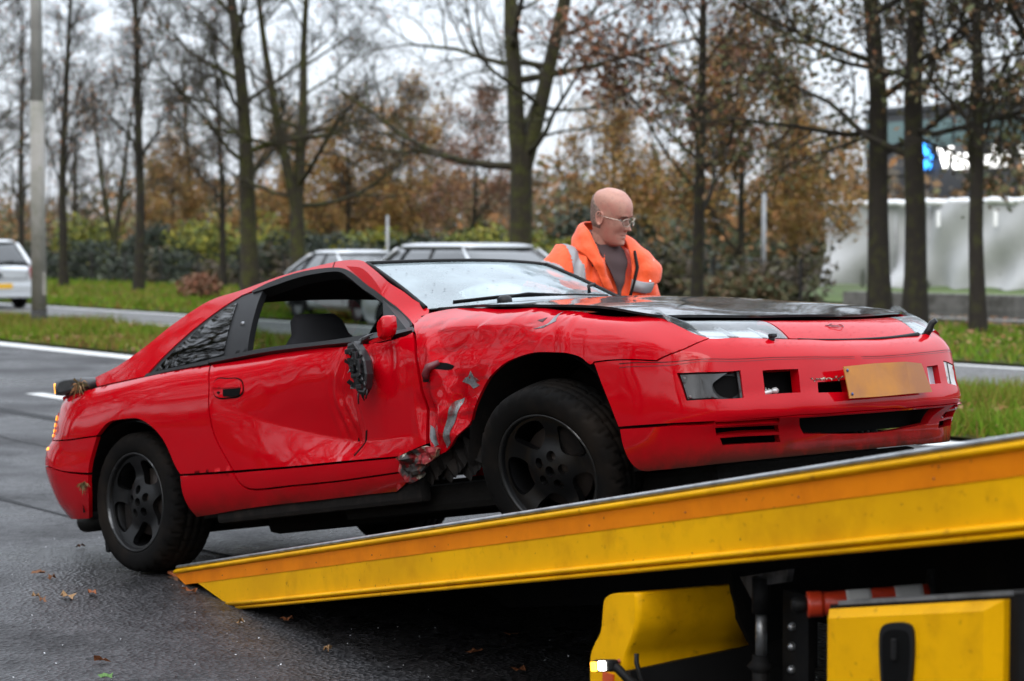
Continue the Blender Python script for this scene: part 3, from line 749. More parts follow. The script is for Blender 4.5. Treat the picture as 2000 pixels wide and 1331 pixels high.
# shrubs and hedge
def bush(name, p, w, d, hgt, leaf, count, ls, label, cat='bush', rz=0., low=.0):
    r = np.random.default_rng(count+int(w*100)); k = count
    v = r.normal(size=(k, 3)); v /= np.linalg.norm(v, axis=1)[:, None]; q = r.random(k)**.42
    lump = 1+.22*waves(count, 6, .4, 1.2)(v[:, 0]*1.5+v[:, 2], v[:, 1]*1.5-v[:, 2])
    P = v*(q*lump)[:, None]*np.array([w/2, d/2, hgt/2])+np.array([0, 0, hgt*.5+low])
    P[:, 2] = np.abs(P[:, 2])
    root = empty(name, p, rz)
    L4 = leaf_quads(r, P, ls*.6, ls*1.2)
    quads_obj('foliage', L4, None, root, mats=CROWN[leaf][0], fmat=r.integers(0, 3, k))
    mb = MB()
    for i in range(7):
        a = r.random()*6.28; mb.tube([(0, 0, -.05), (.2*w*cos(a)*.5, .2*d*sin(a)*.5, hgt*.35), (.36*w*cos(a), .36*d*sin(a), hgt*.8)], [.03, .02, .008], 4)
    mb.build('stem', M_TWIG, root)
    tag(root, label, cat)
    return root
for px, n, w, hgt, leaf, cnt, lab in (
 (168, 24, 3.4, 2.6, 'yellowgreen', 4200, 'round yellow green shrub beside the lamp post'),
 (300, 23, 2.6, 2.2, 'ever', 3800, 'dark evergreen shrub right of the yellow green one'),
 (398, 24, 3.2, 2.4, 'yellowgreen', 3600, 'yellowish shrub between the thin trunks'),
 (640, 22, 4.2, 1.9, 'ever', 5200, 'dark shrub right of the dark bare oak'),
 (560, 26, 3.4, 2.6, 'yellowgreen', 3600, 'yellow green shrub behind the pair of oaks'),
 (760, 23, 4.0, 1.9, 'yellowgreen', 4400, 'green and yellow shrub behind the thin road post'),
 (850, 22, 3.4, 1.7, 'ever', 4200, 'dark shrub above the roof of the estate car'),
 (935, 23, 3.4, 2.0, 'yellowgreen', 3800, 'green shrub just left of the thickest oak'),
 (1075, 22, 3.0, 1.7, 'yellowgreen', 3800, 'yellow green shrub just right of the thickest oak'),
 (1160, 24, 3.4, 2.4, 'ever', 4200, 'dark green shrub behind the man'),
 (1290, 21, 3.6, 1.3, 'olive', 3600, 'low olive shrub right of the man'),
 (1420, 26, 3.6, 1.4, 'olive', 3400, 'olive brown shrub behind the slender tree'),
 (1450, 19.5, 2.6, .8, 'olive', 1800, 'low olive brown shrub by the thin grey post'),
):
    bush('bush', W(n, at_px(px, n)), w, w*.9, hgt, leaf, cnt, .10, lab, rz=n)
bush('bush', W(12.0, at_px(392, 12.0)), 1.1, .9, .75, 'red', 900, .07, 'small rust brown bush on the far verge')
# long clipped hedge with wire fence
def hedge(n, t0, t1, hgt, label):
    r = np.random.default_rng(77); k = 17000
    t = t0+(t1-t0)*r.random(k); e = r.random(k); P = np.zeros((k, 3))
    nn = n+(r.random(k)-.5)*1.0; P[:, :2] = RB0+nn[:, None]*RN+t[:, None]*RD; P[:, 2] = r.random(k)**.8*hgt*(1+.25*np.sin(t*.9)+.15*np.sin(t*2.7)+.12*np.sin(t*.31))
    root = empty('hedge', W(n, (t0+t1)/2)); 
    c = np.array([*W(n, (t0+t1)/2)]);
    quads_obj('foliage', leaf_quads(r, P-c, .06, .13), None, root, mats=CROWN['ever'][0]+[CROWN['bare'][0][1], CROWN['olive'][0][0]], fmat=np.where(waves(78, 6, .05, .4)(t, P[:, 2]) > .1, r.integers(3, 5, k), r.integers(0, 3, k)))
    for i in range(int((t1-t0)/3)+1):
        mb = MB(); p = W(n-.65, t0+3*i)-Vector(c); mb.box(p+Vector((0, 0, hgt*.5)), (.07, .07, hgt*1.05)); mb.build('fence_post', BLK0, root)
    mb = MB()
    for z in (.25, .6, .95):
        mb.tube([W(n-.65, t0, z*hgt)-Vector(c), W(n-.65, t1, z*hgt)-Vector(c)], .012, 4)
    mb.build('fence_wire', BLK0, root)
    tag(root, label, 'hedge')
BLK0 = mat('dark_wood', (.02, .018, .016), rough=.9)
hedge(20.5, 24, 78, 1.15, 'long dark clipped hedge with wire fence along the far verge')
# far wood: nobody could count its stems
r_ = np.random.default_rng(5); k = 135000
t_ = -6+205*r_.random(k)**1.25; n_ = 44+26*r_.random(k)**1.2
env = 4.0+1.5*waves(51, 6, .02, .08)(t_, n_)+1.0*waves(52, 8, .1, .3)(t_, n_)
env = env*np.where(t_ < 30, .70, 1.0)
zz = env*r_.random(k)**.75
keep = (waves(53, 10, .15, .55)(t_+zz*.7, n_*.6+zz) > -.5) | (zz < 2.2)
keep &= ~((t_ < 34) & (n_ < 60) & (zz < 9) & (t_ < at_px(1560, 50)))
P = np.zeros((k, 3)); P[:, :2] = RB0+n_[:, None]*RN+t_[:, None]*RD; P[:, 2] = zz; P = P[keep]
WM = [mat('wood_grey', (.11, .095, .075), rough=.9), mat('wood_brown', (.16, .095, .045), rough=.9), mat('wood_olive', (.10, .092, .035), rough=.9), mat('wood_rust', (.24, .11, .038), rough=.9), mat('wood_green', (.035, .045, .022), rough=.9)]
sel = (waves(54, 8, .05, .2)(t_[keep], n_[keep])+r_.normal(0, .7, keep.sum()))
fm = np.digitize(sel, [-1.0, -.1, .5, 1.1])
fm = np.where((P[:, 2] < 1.6) & (r_.random(len(P)) < .6), 4, fm)
o = quads_obj('far_woodland', leaf_quads(r_, P, .10, .30), None, mats=WM, fmat=fm); o['kind'] = 'stuff'
mb = MB(); rr = random.Random(8)
for i in range(130):
    t, n = rr.uniform(22, 170), rr.uniform(46, 66)
    if t < at_px(1560, 50) and n < 60: continue
    p = W(n, t); h_ = rr.uniform(4, 9); r0 = rr.uniform(.05, .13)
    mb.tube([p, p+Vector((rr.gauss(0, .1), rr.gauss(0, .1), h_*.5)), p+Vector((rr.gauss(0, .3), rr.gauss(0, .3), h_))], [r0, r0*.7, r0*.15], 5, caps=False)
    for j in range(9):
        z = h_*rr.uniform(.25, .95); a = rr.random()*6.28; L = rr.uniform(.8, 2.2)
        b0 = p+Vector((0, 0, z)); mb.tube([b0, b0+Vector((cos(a)*L*.6, sin(a)*L*.6, L*.45)), b0+Vector((cos(a)*L, sin(a)*L, L*.95))], [r0*.3, r0*.2, .008], 3, caps=False)
o = mb.build('far_woodland_stems', M_TWIG); o['kind'] = 'stuff'

# canal strip on the right with its low wall
M_WATER = mat('canal_water', (.018, .020, .016), rough=.06, spec=.5, bump=(3.0, .25, .03))
strip('canal_water', 17.6, 24.2, -30, at_px(1385, 20), -.01, M_WATER)
BNK = mat('bank_concrete', (.20, .19, .17), rough=.85, noise=(3, (.09, .085, .07), .45, .65))
for n0, n1, z1 in ((17.0, 17.6, .10), (24.2, 24.7, .32)):
    mb = MB(); t0, t1 = -30, at_px(1385, 20); a, b, c, d = W(n0, t0), W(n1, t0), W(n1, t1), W(n0, t1)
    u = Vector((0, 0, z1)); dn_ = Vector((0, 0, -.3))
    mb.add([a+dn_, b+dn_, c+dn_, d+dn_, a+u, b+u, c+u, d+u], [(4, 5, 6, 7), (0, 1, 5, 4), (1, 2, 6, 5), (2, 3, 7, 6), (3, 0, 4, 7)])
    o = mb.build('canal_wall', BNK); o['kind'] = 'structure'
strip('lawn', 24.7, 44, -30, at_px(1400, 30), .03, mat('lawn', (.055, .105, .012), rough=.9, noise=(1.2, (.075, .085, .02), .4, .65)))
rl = empty('railing', W(24.45, 5)); c_ = W(24.45, 5)
for k in range(17):
    mb = MB(); p0_ = W(24.45, -14+2.2*k, .3)-c_; mb.tube([p0_, p0_+Vector((0, 0, .62))], .035, 8); mb.build('post', BLK0, rl)
for z in (.42, .68, .90):
    mb = MB(); mb.tube([W(24.45, -15, z)-c_, W(24.45, 21.5, z)-c_], .028, 6); mb.build('rail', BLK0, rl)
tag(rl, 'dark low railing along the water in front of the white sheeting', 'railing')
# posts
def post(name, px, n, y0, wid, m, label, cat, extra=None):
    t = at_px(px, n); p = W(n, t); d = p.y; hgt = EYE+(475-y0)*d/4200
    root = empty(name, p)
    mb = MB(); mb.tube([(0, 0, -.1), (0, 0, hgt)], [wid/2, wid/2*.9], 12); mb.build('pole', m, root)
    if extra: extra(root, hgt)
    tag(root, label, cat)
GALV = mat('galvanised', (.36, .37, .37), rough=.5, metal=.4, noise=(6, (.25, .25, .25), .4, .7))
def capk(root, hgt):
    mb = MB(); mb.lathe([(0, hgt+.05), (.08, hgt+.03), (.09, hgt-.04), (.05, hgt-.06)], 12, 'Z'); mb.build('cap', BLK0, root)
post('marker_post', 757, 16.2, 421, .075, GALV, 'thin grey post behind the estate car roof', 'post')
post('sign_post', 1491, 20.5, 378, .11, GALV, 'thin pale grey post standing behind the black bonnet', 'post')
post('bollard', 1518, 24.0, 512, .13, BLK0, 'short dark post with a round cap by the water', 'bollard', capk)
# lamp post
p = W(2.95, at_px(76, 2.95)); root = empty('lamp_post', p)
CONC = mat('lamp_concrete', (.29, .275, .25), rough=.85, noise=[(2.2, (.20, .195, .165), .42, .62), (9, (.13, .15, .07), .58, .75)], bump=(35, .3, .004))
mb = MB(); mb.tube([(0, 0, .25), (0, 0, 4.06)], [.138, .128], 20); mb.build('lower_shaft', CONC, root)
mb = MB(); mb.tube([(0, 0, 4.06), (0, 0, 9.5)], [.114, .088], 20); mb.build('upper_shaft', mat('mast_concrete', (.40, .39, .37), rough=.85, noise=(2.2, (.33, .32, .30), .42, .62)), root)
mb = MB(); mb.tube([(0, 0, -.1), (0, 0, .27)], [.150, .148], 20); mb.build('base_sleeve', mat('tar_base', (.022, .020, .019), rough=.8, noise=(10, (.05, .05, .045), .5, .7)), root)
mb = MB(); mb.tube([(0, 0, 9.5), (-.3, .1, 9.75), (-1.2, .5, 9.9)], .045, 8); mb.build('arm', GALV, root)
mb = MB(); mb.box((-1.45, .62, 9.9), (.6, .22, .12), bev=.03); mb.build('lantern', GALV, root)
mb = MB(); mb.box((.10, -.092, .75), (.10, .02, .42), bev=.008); mb.build('hatch', CONC, root)
tag(root, 'grey concrete lamp post with black foot on the grass verge', 'lamp post')

# white sheeting screen and the dark building with its sign
nS = 38.0; tS0, tS1 = at_px(2200, nS), at_px(1601, nS)
root = empty('sheeting_screen', W(nS, (tS0+tS1)/2)); c = W(nS, (tS0+tS1)/2)
SHEET = mat('white_sheeting', (.42, .425, .43), rough=.55, spec=.3, noise=(.8, (.36, .365, .37), .4, .65))
vs = []; fs = []; nu, nv = 150, 34
wv, wv2 = waves(61, 9, .12, .5), waves(62, 9, .4, 1.6)
for i in range(nu+1):
    s = i/nu; t = tS1+(tS0-tS1)*s
    for j in range(nv+1):
        v = j/nv; z = .02+2.75*v+.10*abs(sin(s*19))*(1-v)**2+.35*(1-v)*max(0, 1-s*9)*0
        tt = t+(.55*(1-v)-.25*v*0)*max(0, 1-s*14)*(-1)
        off = .50*float(wv(np.array([t+v*1.5]), np.array([v*2.5]))[0])*(1.1-v*.7)+.03*float(wv2(np.array([t]), np.array([v*1.2]))[0])
        vs.append(W(nS+off, tt, z)-c)
for i in range(nu):
    for j in range(nv):
        a = i*(nv+1)+j; fs.append((a, a+nv+1, a+nv+2, a+1))
mesh_obj('sheet', vs, fs, SHEET, root, True)
mb = MB(); mb.tube([W(nS+.06*sin(k*1.7), tS1+(tS0-tS1)*k/60, 2.80+.02*sin(k*.9)+.015*sin(k*2.3))-c for k in range(61)], [.09+.015*abs(sin(k*1.3)) for k in range(61)], 8); mb.build('rolled_top', mat('sheet_roll', (.78, .79, .80), rough=.5), root)
for i in range(9):
    t = tS1+(tS0-tS1)*(i+.15)/8.5
    mb = MB(); mb.tube([W(nS+.3, t, 0)-c, W(nS+.3, t, 2.9)-c], .05, 8); mb.build('scaffold_pole', GALV, root)
for i in range(5):
    t = tS1+(tS0-tS1)*(.26+.185*i)
    mb = MB(); mb.box(W(nS-.28, t, 2.25)-c, (.12, .05, .5), bev=.02); mb.build('white_strap', mat('strap_white', (.8, .8, .8), rough=.5), root)
tag(root, 'long white plastic sheeting screen behind the trees on the right', 'sheeting')
# dark building
nB = 52.0; tA, tZ = at_px(1690, nB), at_px(2260, nB)
root = empty('office_building', W(nB, (tA+tZ)/2), ROAD_RZ); DARK = mat('dark_cladding', (.030, .032, .036), rough=.5, noise=(.6, (.045, .047, .05), .4, .7))
TEAL = mat('teal_glass', (.06, .12, .12), rough=.12, spec=.8, coat=.5)
Lb = tA-tZ
mb = MB(); mb.box((0, -4.0, 4.9), (Lb, 8, 4.1)); mb.build('upper_wall', DARK, root)
mb = MB(); mb.box((0, -4.2, 1.45), (Lb-.4, 7.6, 2.8)); mb.build('lower_wall', mat('lower_wall', (.10, .10, .095), rough=.7), root)
mb = MB(); mb.box((0, -4.0, 7.05), (Lb+.3, 8.3, .2)); mb.build('roof', DARK, root)
k = int(Lb/2.2)
for i in range(k):
    x = -Lb/2+(i+.5)*Lb/k
    for z, hh_ in ((6.0, 1.1), (2.0, 1.2)):
        mb = MB(); mb.box((x, .035 if z > 3 else -.365, z), (Lb/k-.18, .06, hh_)); mb.build('window', TEAL, root)
tag(root, 'dark office building with lit white and blue sign behind the sheeting', 'building')
sg_root = empty('lit_sign', W(nB-.20, at_px(1800, nB), 0), 0.0)
def text_obj(name, s, size, m, parent, loc, rot):
    cu = bpy.data.curves.new(name, 'FONT'); cu.body = s; cu.size = size; cu.extrude = .05; cu.offset = .012; cu.space_character = 1.06
    o = bpy.data.objects.new(name, cu); COL.objects.link(o)
    dg = bpy.context.evaluated_depsgraph_get(); me = bpy.data.meshes.new_from_object(o.evaluated_get(dg))
    bpy.data.objects.remove(o); bpy.data.curves.remove(cu)
    me.materials.clear(); me.materials.append(m)
    q = bpy.data.objects.new(name, me); COL.objects.link(q); q.parent = parent; q.location = loc; q.rotation_euler = rot
    return q
LITW = mat('lit_white', (.9, .9, .88), emit=((1, .99, .95), 1.5)); LITB = mat('lit_blue', (.05, .3, .9), emit=((.03, .30, 1.0), 1.6))
dS = W(nB, at_px(1800, nB)).y; zb = EYE+(475-333)*dS/4200
rzS = atan2(-RD[1], -RD[0]); px2m = dS/4200
text_obj('lettering', 'Van de V', 62*px2m*1.0, LITW, sg_root, (44*px2m*1.15*cos(rzS)*1.0, 44*px2m*1.15*sin(rzS), zb), (pi/2, 0, rzS))
mb = MB()
ux = Vector((cos(rzS), sin(rzS), 0)); 
def blk(a, b, w, h_):
    c0 = ux*(a*px2m)+Vector((0, 0, zb+b*px2m)); mb.box(c0, (w*px2m, .08, h_*px2m), rot=Matrix.Rotation(rzS, 3, 'Z') @ Matrix.Rotation(.5, 3, 'Y'), bev=.05)
for a, b, w, h_ in ((6, 48, 18, 11), (16, 36, 20, 11), (26, 26, 18, 10), (8, 8, 20, 12), (22, 10, 20, 12)): blk(a, b, w, h_)
mb.build('blue_emblem', LITB, sg_root)
tag(sg_root, 'lit sign with blue emblem and white letters on the dark building', 'sign')

# the tree-lined verge on the near side of the road, behind the photographer (it shows in the paint and the glass)
strip('verge', -75, -17, -60, 90, .02, M_SOIL, seg=2)
for i, (n, t, key, s, lab) in enumerate(((-20, -27, 'oak1', 1.35, 'bare'), (-20.5, -19.5, 'leafy', 1.3, 'leafy'), (-20, -10, 'oak2', 1.35, 'bare'), (-20.5, -2.5, 'leafy', 1.35, 'leafy'), (-20, 6, 'oak1', 1.4, 'bare'), (-20.5, 14, 'leafy', 1.3, 'leafy'), (-20, 23, 'oak2', 1.4, 'bare'), (-21, 32, 'oak1', 1.3, 'bare'), (-30, -15, 'russet', 1.6, 'red'), (-30, 2, 'leafy', 1.4, 'leafy'), (-31, 18, 'russet', 1.6, 'red'), (-17.8, 17, 'leafy', 1.75, 'leafy'), (-17.8, 27, 'leafy', 1.8, 'leafy'), (-18, 38, 'leafy', 1.8, 'leafy'))):
    put_tree(key, 'oak_tree', W(n, t), i*1.3, s, {'bare': 'bare oak on the verge behind the photographer, reflected in the red paint', 'leafy': 'brown leaved oak on the verge behind the photographer, reflected in the red paint', 'red': 'red leaved tree further back behind the photographer'}[lab], group='trees behind the photographer')
k = 26000; t_ = -60+140*r_.random(k); n_ = -46-12*r_.random(k); P = np.zeros((k, 3)); P[:, :2] = RB0+n_[:, None]*RN+t_[:, None]*RD; P[:, 2] = (5.5+1.5*waves(57, 6, .02, .1)(t_, n_))*r_.random(k)**.8
o = quads_obj('near_woodland', leaf_quads(r_, P, .15, .45), None, mats=WM, fmat=r_.integers(0, 5, k)); o['kind'] = 'stuff'
# single leaves lying on the near road
def gpt(px, py, z=0.0):
    d = Vector(((px-1000)/4200, 1, 0)); a = radians(2.597); v = (665.5-py)/4200
    dz = -sin(a)+v*cos(a); dy = cos(a)+v*sin(a); k = (z-EYE)/dz
    return Vector(((px-1000)/4200*k, dy*k, z))
LEAFLAB = ['dark brown leaf left of the rear wheel, upper of two', 'dark brown leaf left of the rear wheel, just right of another', 'largest pale tan oak leaf on the wet road', 'orange oak leaf just right of the large pale one', 'brown leaf lying below left of the pale tan one', 'orange brown leaf low on the dark road', 'green leaf at the bottom edge of the road', 'dark leaf under the tail pipe of the red car', 'orange leaf by the lower edge of the yellow tail',
 'rust leaf lying in the shadow under the bed', 'tiny tan speck of leaf at the far left', 'small tan leaf in the deep shadow of the bed', 'rust leaf in the shadow left of the yellow guard', 'brown leaf in the shadow close to the yellow guard', 'rust leaf at the bottom left of the marker lamp', 'small tan leaf right below the yellow tail corner']
LG = mat('leaf_fresh', (.10, .20, .05), rough=.7)
for i, (px, py, s, mi) in enumerate(((75, 1121, .055, 0), (101, 1128, .045, 0), (133, 1165, .075, 2), (179, 1158, .06, 1), (83, 1172, .045, 0), (196, 1291, .05, 1), (208, 1324, .045, 3), (158, 1067, .05, 0), (372, 1155, .06, 1), (561, 1210, .05, 1), (70, 1165, .03, 2), (640, 1268, .04, 2), (930, 1275, .05, 1), (1000, 1240, .06, 0), (1015, 1310, .05, 1), (470, 1215, .03, 2))):
    r = random.Random(i); c = gpt(px, py, .012); n = 11; s *= .82; vs = [(0, 0, .004)]
    for k in range(n):
        a = 2*pi*k/n; q = s*(1.0 if k % 2 else .62)*(1-.25*abs(sin(a)))*r.uniform(.85, 1.15)
        vs.append((q*cos(a), q*.6*sin(a), r.uniform(-.006, .02)))
    o = mesh_obj('fallen_leaf', vs, [(0, k+1, (k+1) % n+1) for k in range(n)], [*LEAFM, LG][mi])
    o.location = c; o.rotation_euler = (r.uniform(-.2, .2), r.uniform(-.2, .2), r.random()*6)
    lab = LEAFLAB[i]
    tag(o, lab, 'leaf', 'leaves lying on the road')
r_ = np.random.default_rng(91); k = 700
P = np.stack([-2.6+4.2*r_.random(k), 4.6+7*r_.random(k), np.full(k, .004)], 1)
o = quads_obj('road_grit', leaf_quads(r_, P, .002, .007)*np.array([1, 1, .6])+np.array([0, 0, .002]), mat('grit', (.55, .56, .58), rough=.25)); o['kind'] = 'stuff'

# ------------------------------------------------------------------ the wrecked red car
CAR = empty('sports_car', mat=Mx([[0.70147, 0.70521, -0.10307], [-0.69537, 0.70891, 0.11790], [0.15621, -0.01103, 0.98766]], (0.73036, 8.44286, 0.40147)))
tag(CAR, 'wrecked red sports coupe with crumpled door and wing, nose up on the yellow truck bed', 'sports car')
RB_ = (.46, .0006, .0060)
def paint_mat(streak=0.0):
    m = mat('red_paint', RB_, rough=.5, coat=1.0, coat_r=.035, spec=.0, bump=[(9, .05, .01), (420, .02, .001)])
    nt = m.node_tree; b = nt.nodes['Principled BSDF']; tc = nt.nodes.new('ShaderNodeTexCoord'); b.inputs['Coat IOR'].default_value = 1.40
    # mud film low on the flanks and a thin grime
    sp = nt.nodes.new('ShaderNodeSeparateXYZ'); nt.links.new(tc.outputs['Object'], sp.inputs[0])
    nz = nt.nodes.new('ShaderNodeTexNoise'); nz.inputs['Scale'].default_value = 7; nz.inputs['Detail'].default_value = 7; nz.inputs['Roughness'].default_value = .65
    nt.links.new(tc.outputs['Object'], nz.inputs['Vector'])
    mr = nt.nodes.new('ShaderNodeMapRange'); mr.inputs[1].default_value = .37; mr.inputs[2].default_value = .20
    nt.links.new(sp.outputs[2], mr.inputs[0])
    ad = nt.nodes.new('ShaderNodeMath'); ad.operation = 'MULTIPLY_ADD'; ad.inputs[1].default_value = 1.6; ad.inputs[2].default_value = -.78
    nt.links.new(nz.outputs[0], ad.inputs[0])
    a2 = nt.nodes.new('ShaderNodeMath'); a2.operation = 'ADD'; a2.use_clamp = True
    nt.links.new(mr.outputs[0], a2.inputs[0]); nt.links.new(ad.outputs[0], a2.inputs[1])
    a3 = nt.nodes.new('ShaderNodeMath'); a3.operation = 'MULTIPLY'
    nt.links.new(a2.outputs[0], a3.inputs[0]); nt.links.new(mr.outputs[0], a3.inputs[1])
    mx = nt.nodes.new('ShaderNodeMix'); mx.data_type = 'RGBA'; mx.inputs[6].default_value = (*RB_, 1); mx.inputs[7].default_value = (.022, .014, .010, 1)
    nt.links.new(a3.outputs[0], mx.inputs[0]); nt.links.new(mx.outputs[2], b.inputs['Base Color'])
    m4 = nt.nodes.new('ShaderNodeMapRange'); m4.inputs[3].default_value = .9; m4.inputs[4].default_value = .1
    nt.links.new(a3.outputs[0], m4.inputs[0]); nt.links.new(m4.outputs[0], b.inputs['Coat Weight'])
    if streak:      # scrape marks: stretched smears of dull dark red and rubber
        mp_ = nt.nodes.new('ShaderNodeMapping'); mp_.inputs['Rotation'].default_value = (0, radians(35), 0); mp_.inputs['Scale'].default_value = (3.0, 3.0, 16.0)
        nt.links.new(tc.outputs['Object'], mp_.inputs[0])
        n6 = nt.nodes.new('ShaderNodeTexNoise'); n6.inputs['Scale'].default_value = 2.6; n6.inputs['Detail'].default_value = 8; n6.inputs['Roughness'].default_value = .65
        nt.links.new(mp_.outputs[0], n6.inputs[0])
        r6 = nt.nodes.new('ShaderNodeMapRange'); r6.inputs[1].default_value = .50; r6.inputs[2].default_value = .70; r6.inputs[4].default_value = streak
        nt.links.new(n6.outputs[0], r6.inputs[0])
        gx_ = nt.nodes.new('ShaderNodeMapRange'); gx_.inputs[1].default_value = .22; gx_.inputs[2].default_value = .05; nt.links.new(sp.outputs[0], gx_.inputs[0])
        gm_ = nt.nodes.new('ShaderNodeMath'); gm_.operation = 'MULTIPLY'; nt.links.new(r6.outputs[0], gm_.inputs[0]); nt.links.new(gx_.outputs[0], gm_.inputs[1])
        m6 = nt.nodes.new('ShaderNodeMix'); m6.data_type = 'RGBA'; m6.inputs[7].default_value = (.16, .012, .014, 1)
        nt.links.new(gm_.outputs[0], m6.inputs[0]); nt.links.new(mx.outputs[2], m6.inputs[6]); nt.links.new(m6.outputs[2], b.inputs['Base Color'])
    n5 = nt.nodes.new('ShaderNodeTexNoise'); n5.inputs['Scale'].default_value = 16; n5.inputs['Detail'].default_value = 8
    nt.links.new(tc.outputs['Object'], n5.inputs['Vector'])
    m5 = nt.nodes.new('ShaderNodeMapRange'); m5.inputs[1].default_value = .35; m5.inputs[2].default_value = .75; m5.inputs[3].default_value = .02; m5.inputs[4].default_value = .14
    nt.links.new(n5.outputs[0], m5.inputs[0]); nt.links.new(m5.outputs[0], b.inputs['Coat Roughness'])
    return m
RED = paint_mat()
RED2 = paint_mat(.6)
RED2.name = 'scuffed_red_paint'
BLKP = mat('black_plastic', (.007, .007, .0075), rough=.45, spec=.35, bump=(300, .05, .001))
BLKG = mat('black_gloss_paint', (.007, .007, .008), rough=.35, spec=.2, coat=1, coat_r=.05, noise=(24, (.03, .028, .026), .52, .72, .35))
RUB = mat('rubber_seal', (.005, .005, .005), rough=.6, spec=.25)
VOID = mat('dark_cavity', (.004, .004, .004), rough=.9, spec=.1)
UNDER = mat('underbody', (.006, .005, .0045), rough=.85, spec=.2, noise=(14, (.016, .012, .010), .5, .7), bump=(40, .4, .006))
GLASS_W = glass_mat('windscreen_glass', (.50, .60, .60), ior=2.3, refl=(.93, .98, 1.0), film_mix=.45, film=(.60, .70, .73))  # pale bluish film mixed in to raise the pane's brightness
GLASS_S = glass_mat('side_glass', (.42, .50, .48), ior=1.75, film_mix=.05)
GLASS_R = glass_mat('hatch_glass', (.40, .44, .43), ior=1.18, film_mix=.04)
GLASS_C = glass_mat('clear_glass', (.72, .78, .78), ior=1.55, film_mix=.06)
METAL = mat('bare_metal', (.23, .24, .25), rough=.5, metal=.5, noise=[(30, (.11, .10, .10), .45, .65), (12, (.20, .02, .02), .58, .66)], bump=(60, .3, .003))
SILV = mat('lamp_silver', (.75, .77, .78), rough=.22, metal=.9)
CLOTH = mat('seat_cloth', (.016, .016, .018), rough=.95, spec=.2, bump=(500, .3, .002))
AMBER = mat('amber_lens', (.8, .25, .02), rough=.15, coat=.6, emit=((1, .35, .04), 1.2))  # lit tail lamp edge; also glows on the painted lamp glints at the tail
REDL = mat('red_lens', (.30, .01, .01), rough=.12, coat=.8)
GREYW = mat('weathered_plastic', (.035, .035, .036), rough=.5, noise=(20, (.06, .06, .06), .45, .7))

nzA, nzB, nzC, nzD = waves(3, 9, 3, 8), waves(5, 10, 5, 14), waves(8, 8, 1.5, 4), waves(13, 12, 10, 24)
def sst(a, b, x):
    t = np.clip((x-a)/(b-a), 0, 1); return t*t*(3-2*t)
FOLDS = [(-.562, .83, -.428, .616, .13, .022), (.205, .814, .215, .661, .06, .018), (-.458, .841, -.044, .802, .09, .015), (-.399, .577, -.528, .366, .07, .022), (-.345, .60, -.43, .45, .05, -.014),
         (-.535, .751, -.535, .398, .06, -.014), (-.306, .801, -.447, .721, .10, -.014), (-.10, .82, -.26, .67, .13, .015), (.137, .763, .045, .681, .10, .010)]
def dmg(u, v, P):
    """dents of the right-hand side, metres outwards"""
    x, z = P[:, 0], P[:, 2]
    D = np.zeros(len(x))
    # door: one long crease and an upright fold below the mirror
    on = (x < -.56) & (x > -1.93)
    xf = -1.035+.065*(z-.42)/.37+.012*np.sin(z*17)
    t = np.clip((x+1.90)/(xf+1.90), 0, 1)
    rec = np.clip(x-xf, 0, None)
    A = np.where(x <= xf, .102*t**1.2, .102*(.40*np.exp(-rec/.035)+.34*np.exp(-rec/.16)+.10))
    A = A*(1-sst(-.66, -.57, x)*.7)
    zc = .715-.315*(x+1.9)-.02*np.sin((x+1.9)*3.4)
    zc = np.maximum(zc, .445)
    up = np.clip((.885-z)/(.885-zc), 0, 1); dn = np.clip((z-.375)/(zc-.375), 0, 1)
    k = np.minimum(up, dn); k = k*k*(3-2*k)*.15+k*.85
    D += np.where(on, -A*k, 0)
    g = np.exp(-((x-xf+.045)/.075)**2)*np.clip((z-.4)/.1, 0, 1)*np.clip((.87-z)/.06, 0, 1)
    D += np.where(on, g*(.0115*np.sin((x-xf)*120+2.2*np.sin(z*11))+.004*nzB(x, z)), 0)
    g2 = np.exp(-((x+.80)/.14)**2-((z-.76)/.09)**2)
    D += np.where(on, g2*(.010*nzA(x*1.6, z*1.1)), 0)
    D += np.where(on, .0010*nzA(x, z)*sst(-1.9, -1.5, x)*np.clip((.87-z)/.05, 0, 1), 0)
    # front wing: crumpled from the door to the middle of the arch
    of = x >= -.60
    w = sst(-.66, -.50, x)*(1-sst(.16, .245, x+.05*(z-.75)))
    dsh = -.034*np.exp(-((x+.20)/.25)**2-((z-.77)/.075)**2)-.022*np.exp(-((x+.36)/.13)**2-((z-.62)/.10)**2)
    a_ = x*.75+z*.55; b_ = z*.75-x*.45
    ridge = .0020*(1-2.4*np.abs(nzA(a_*.55, b_*.80))).clip(-1.0, 1)+.0004*(1-2.2*np.abs(nzB(a_*.55, b_*.8))).clip(-1.0, 1)
    for k_, (x0, z0, x1, z1, wd, am) in enumerate(FOLDS):           # sharp folds of the sheet
        ex, ez = x1-x0, z1-z0; L2 = ex*ex+ez*ez
        t_ = np.clip(((x-x0)*ex+(z-z0)*ez)/L2, 0, 1)
        px_, pz_ = x-x0-t_*ex, z-z0-t_*ez; dd = np.hypot(px_, pz_)
        sd_ = np.sign(px_*ez-pz_*ex); w_ = wd*np.where(sd_ > 0, 1.0, .45)
        ridge = ridge+am*np.clip(1-dd/w_, 0, 1)*(.55+.45*np.sin(pi*np.clip(t_, .05, .95)))
    ridge *= sst(.90, .80, z)*.8+.2
    D += np.where(of, w*(dsh+ridge), 0)
    # straight torn strip behind the wheel
    q = of*sst(.62, .52, z)*(1-sst(-.30, -.18, x))
    D += q*(.013*np.sin((x+.5)*31+z*12)+.006*nzB(x, z)-.012)
    D -= np.where(u < 0, .030*sst(.55, .85, -u), 0)
    # small scrapes and waves on the bumper
    D += np.where(x > .3, .0011*nzC(x*2+P[:, 1]*2, z*2), 0)
    return D
def SB(u, v): return belt(u, v)
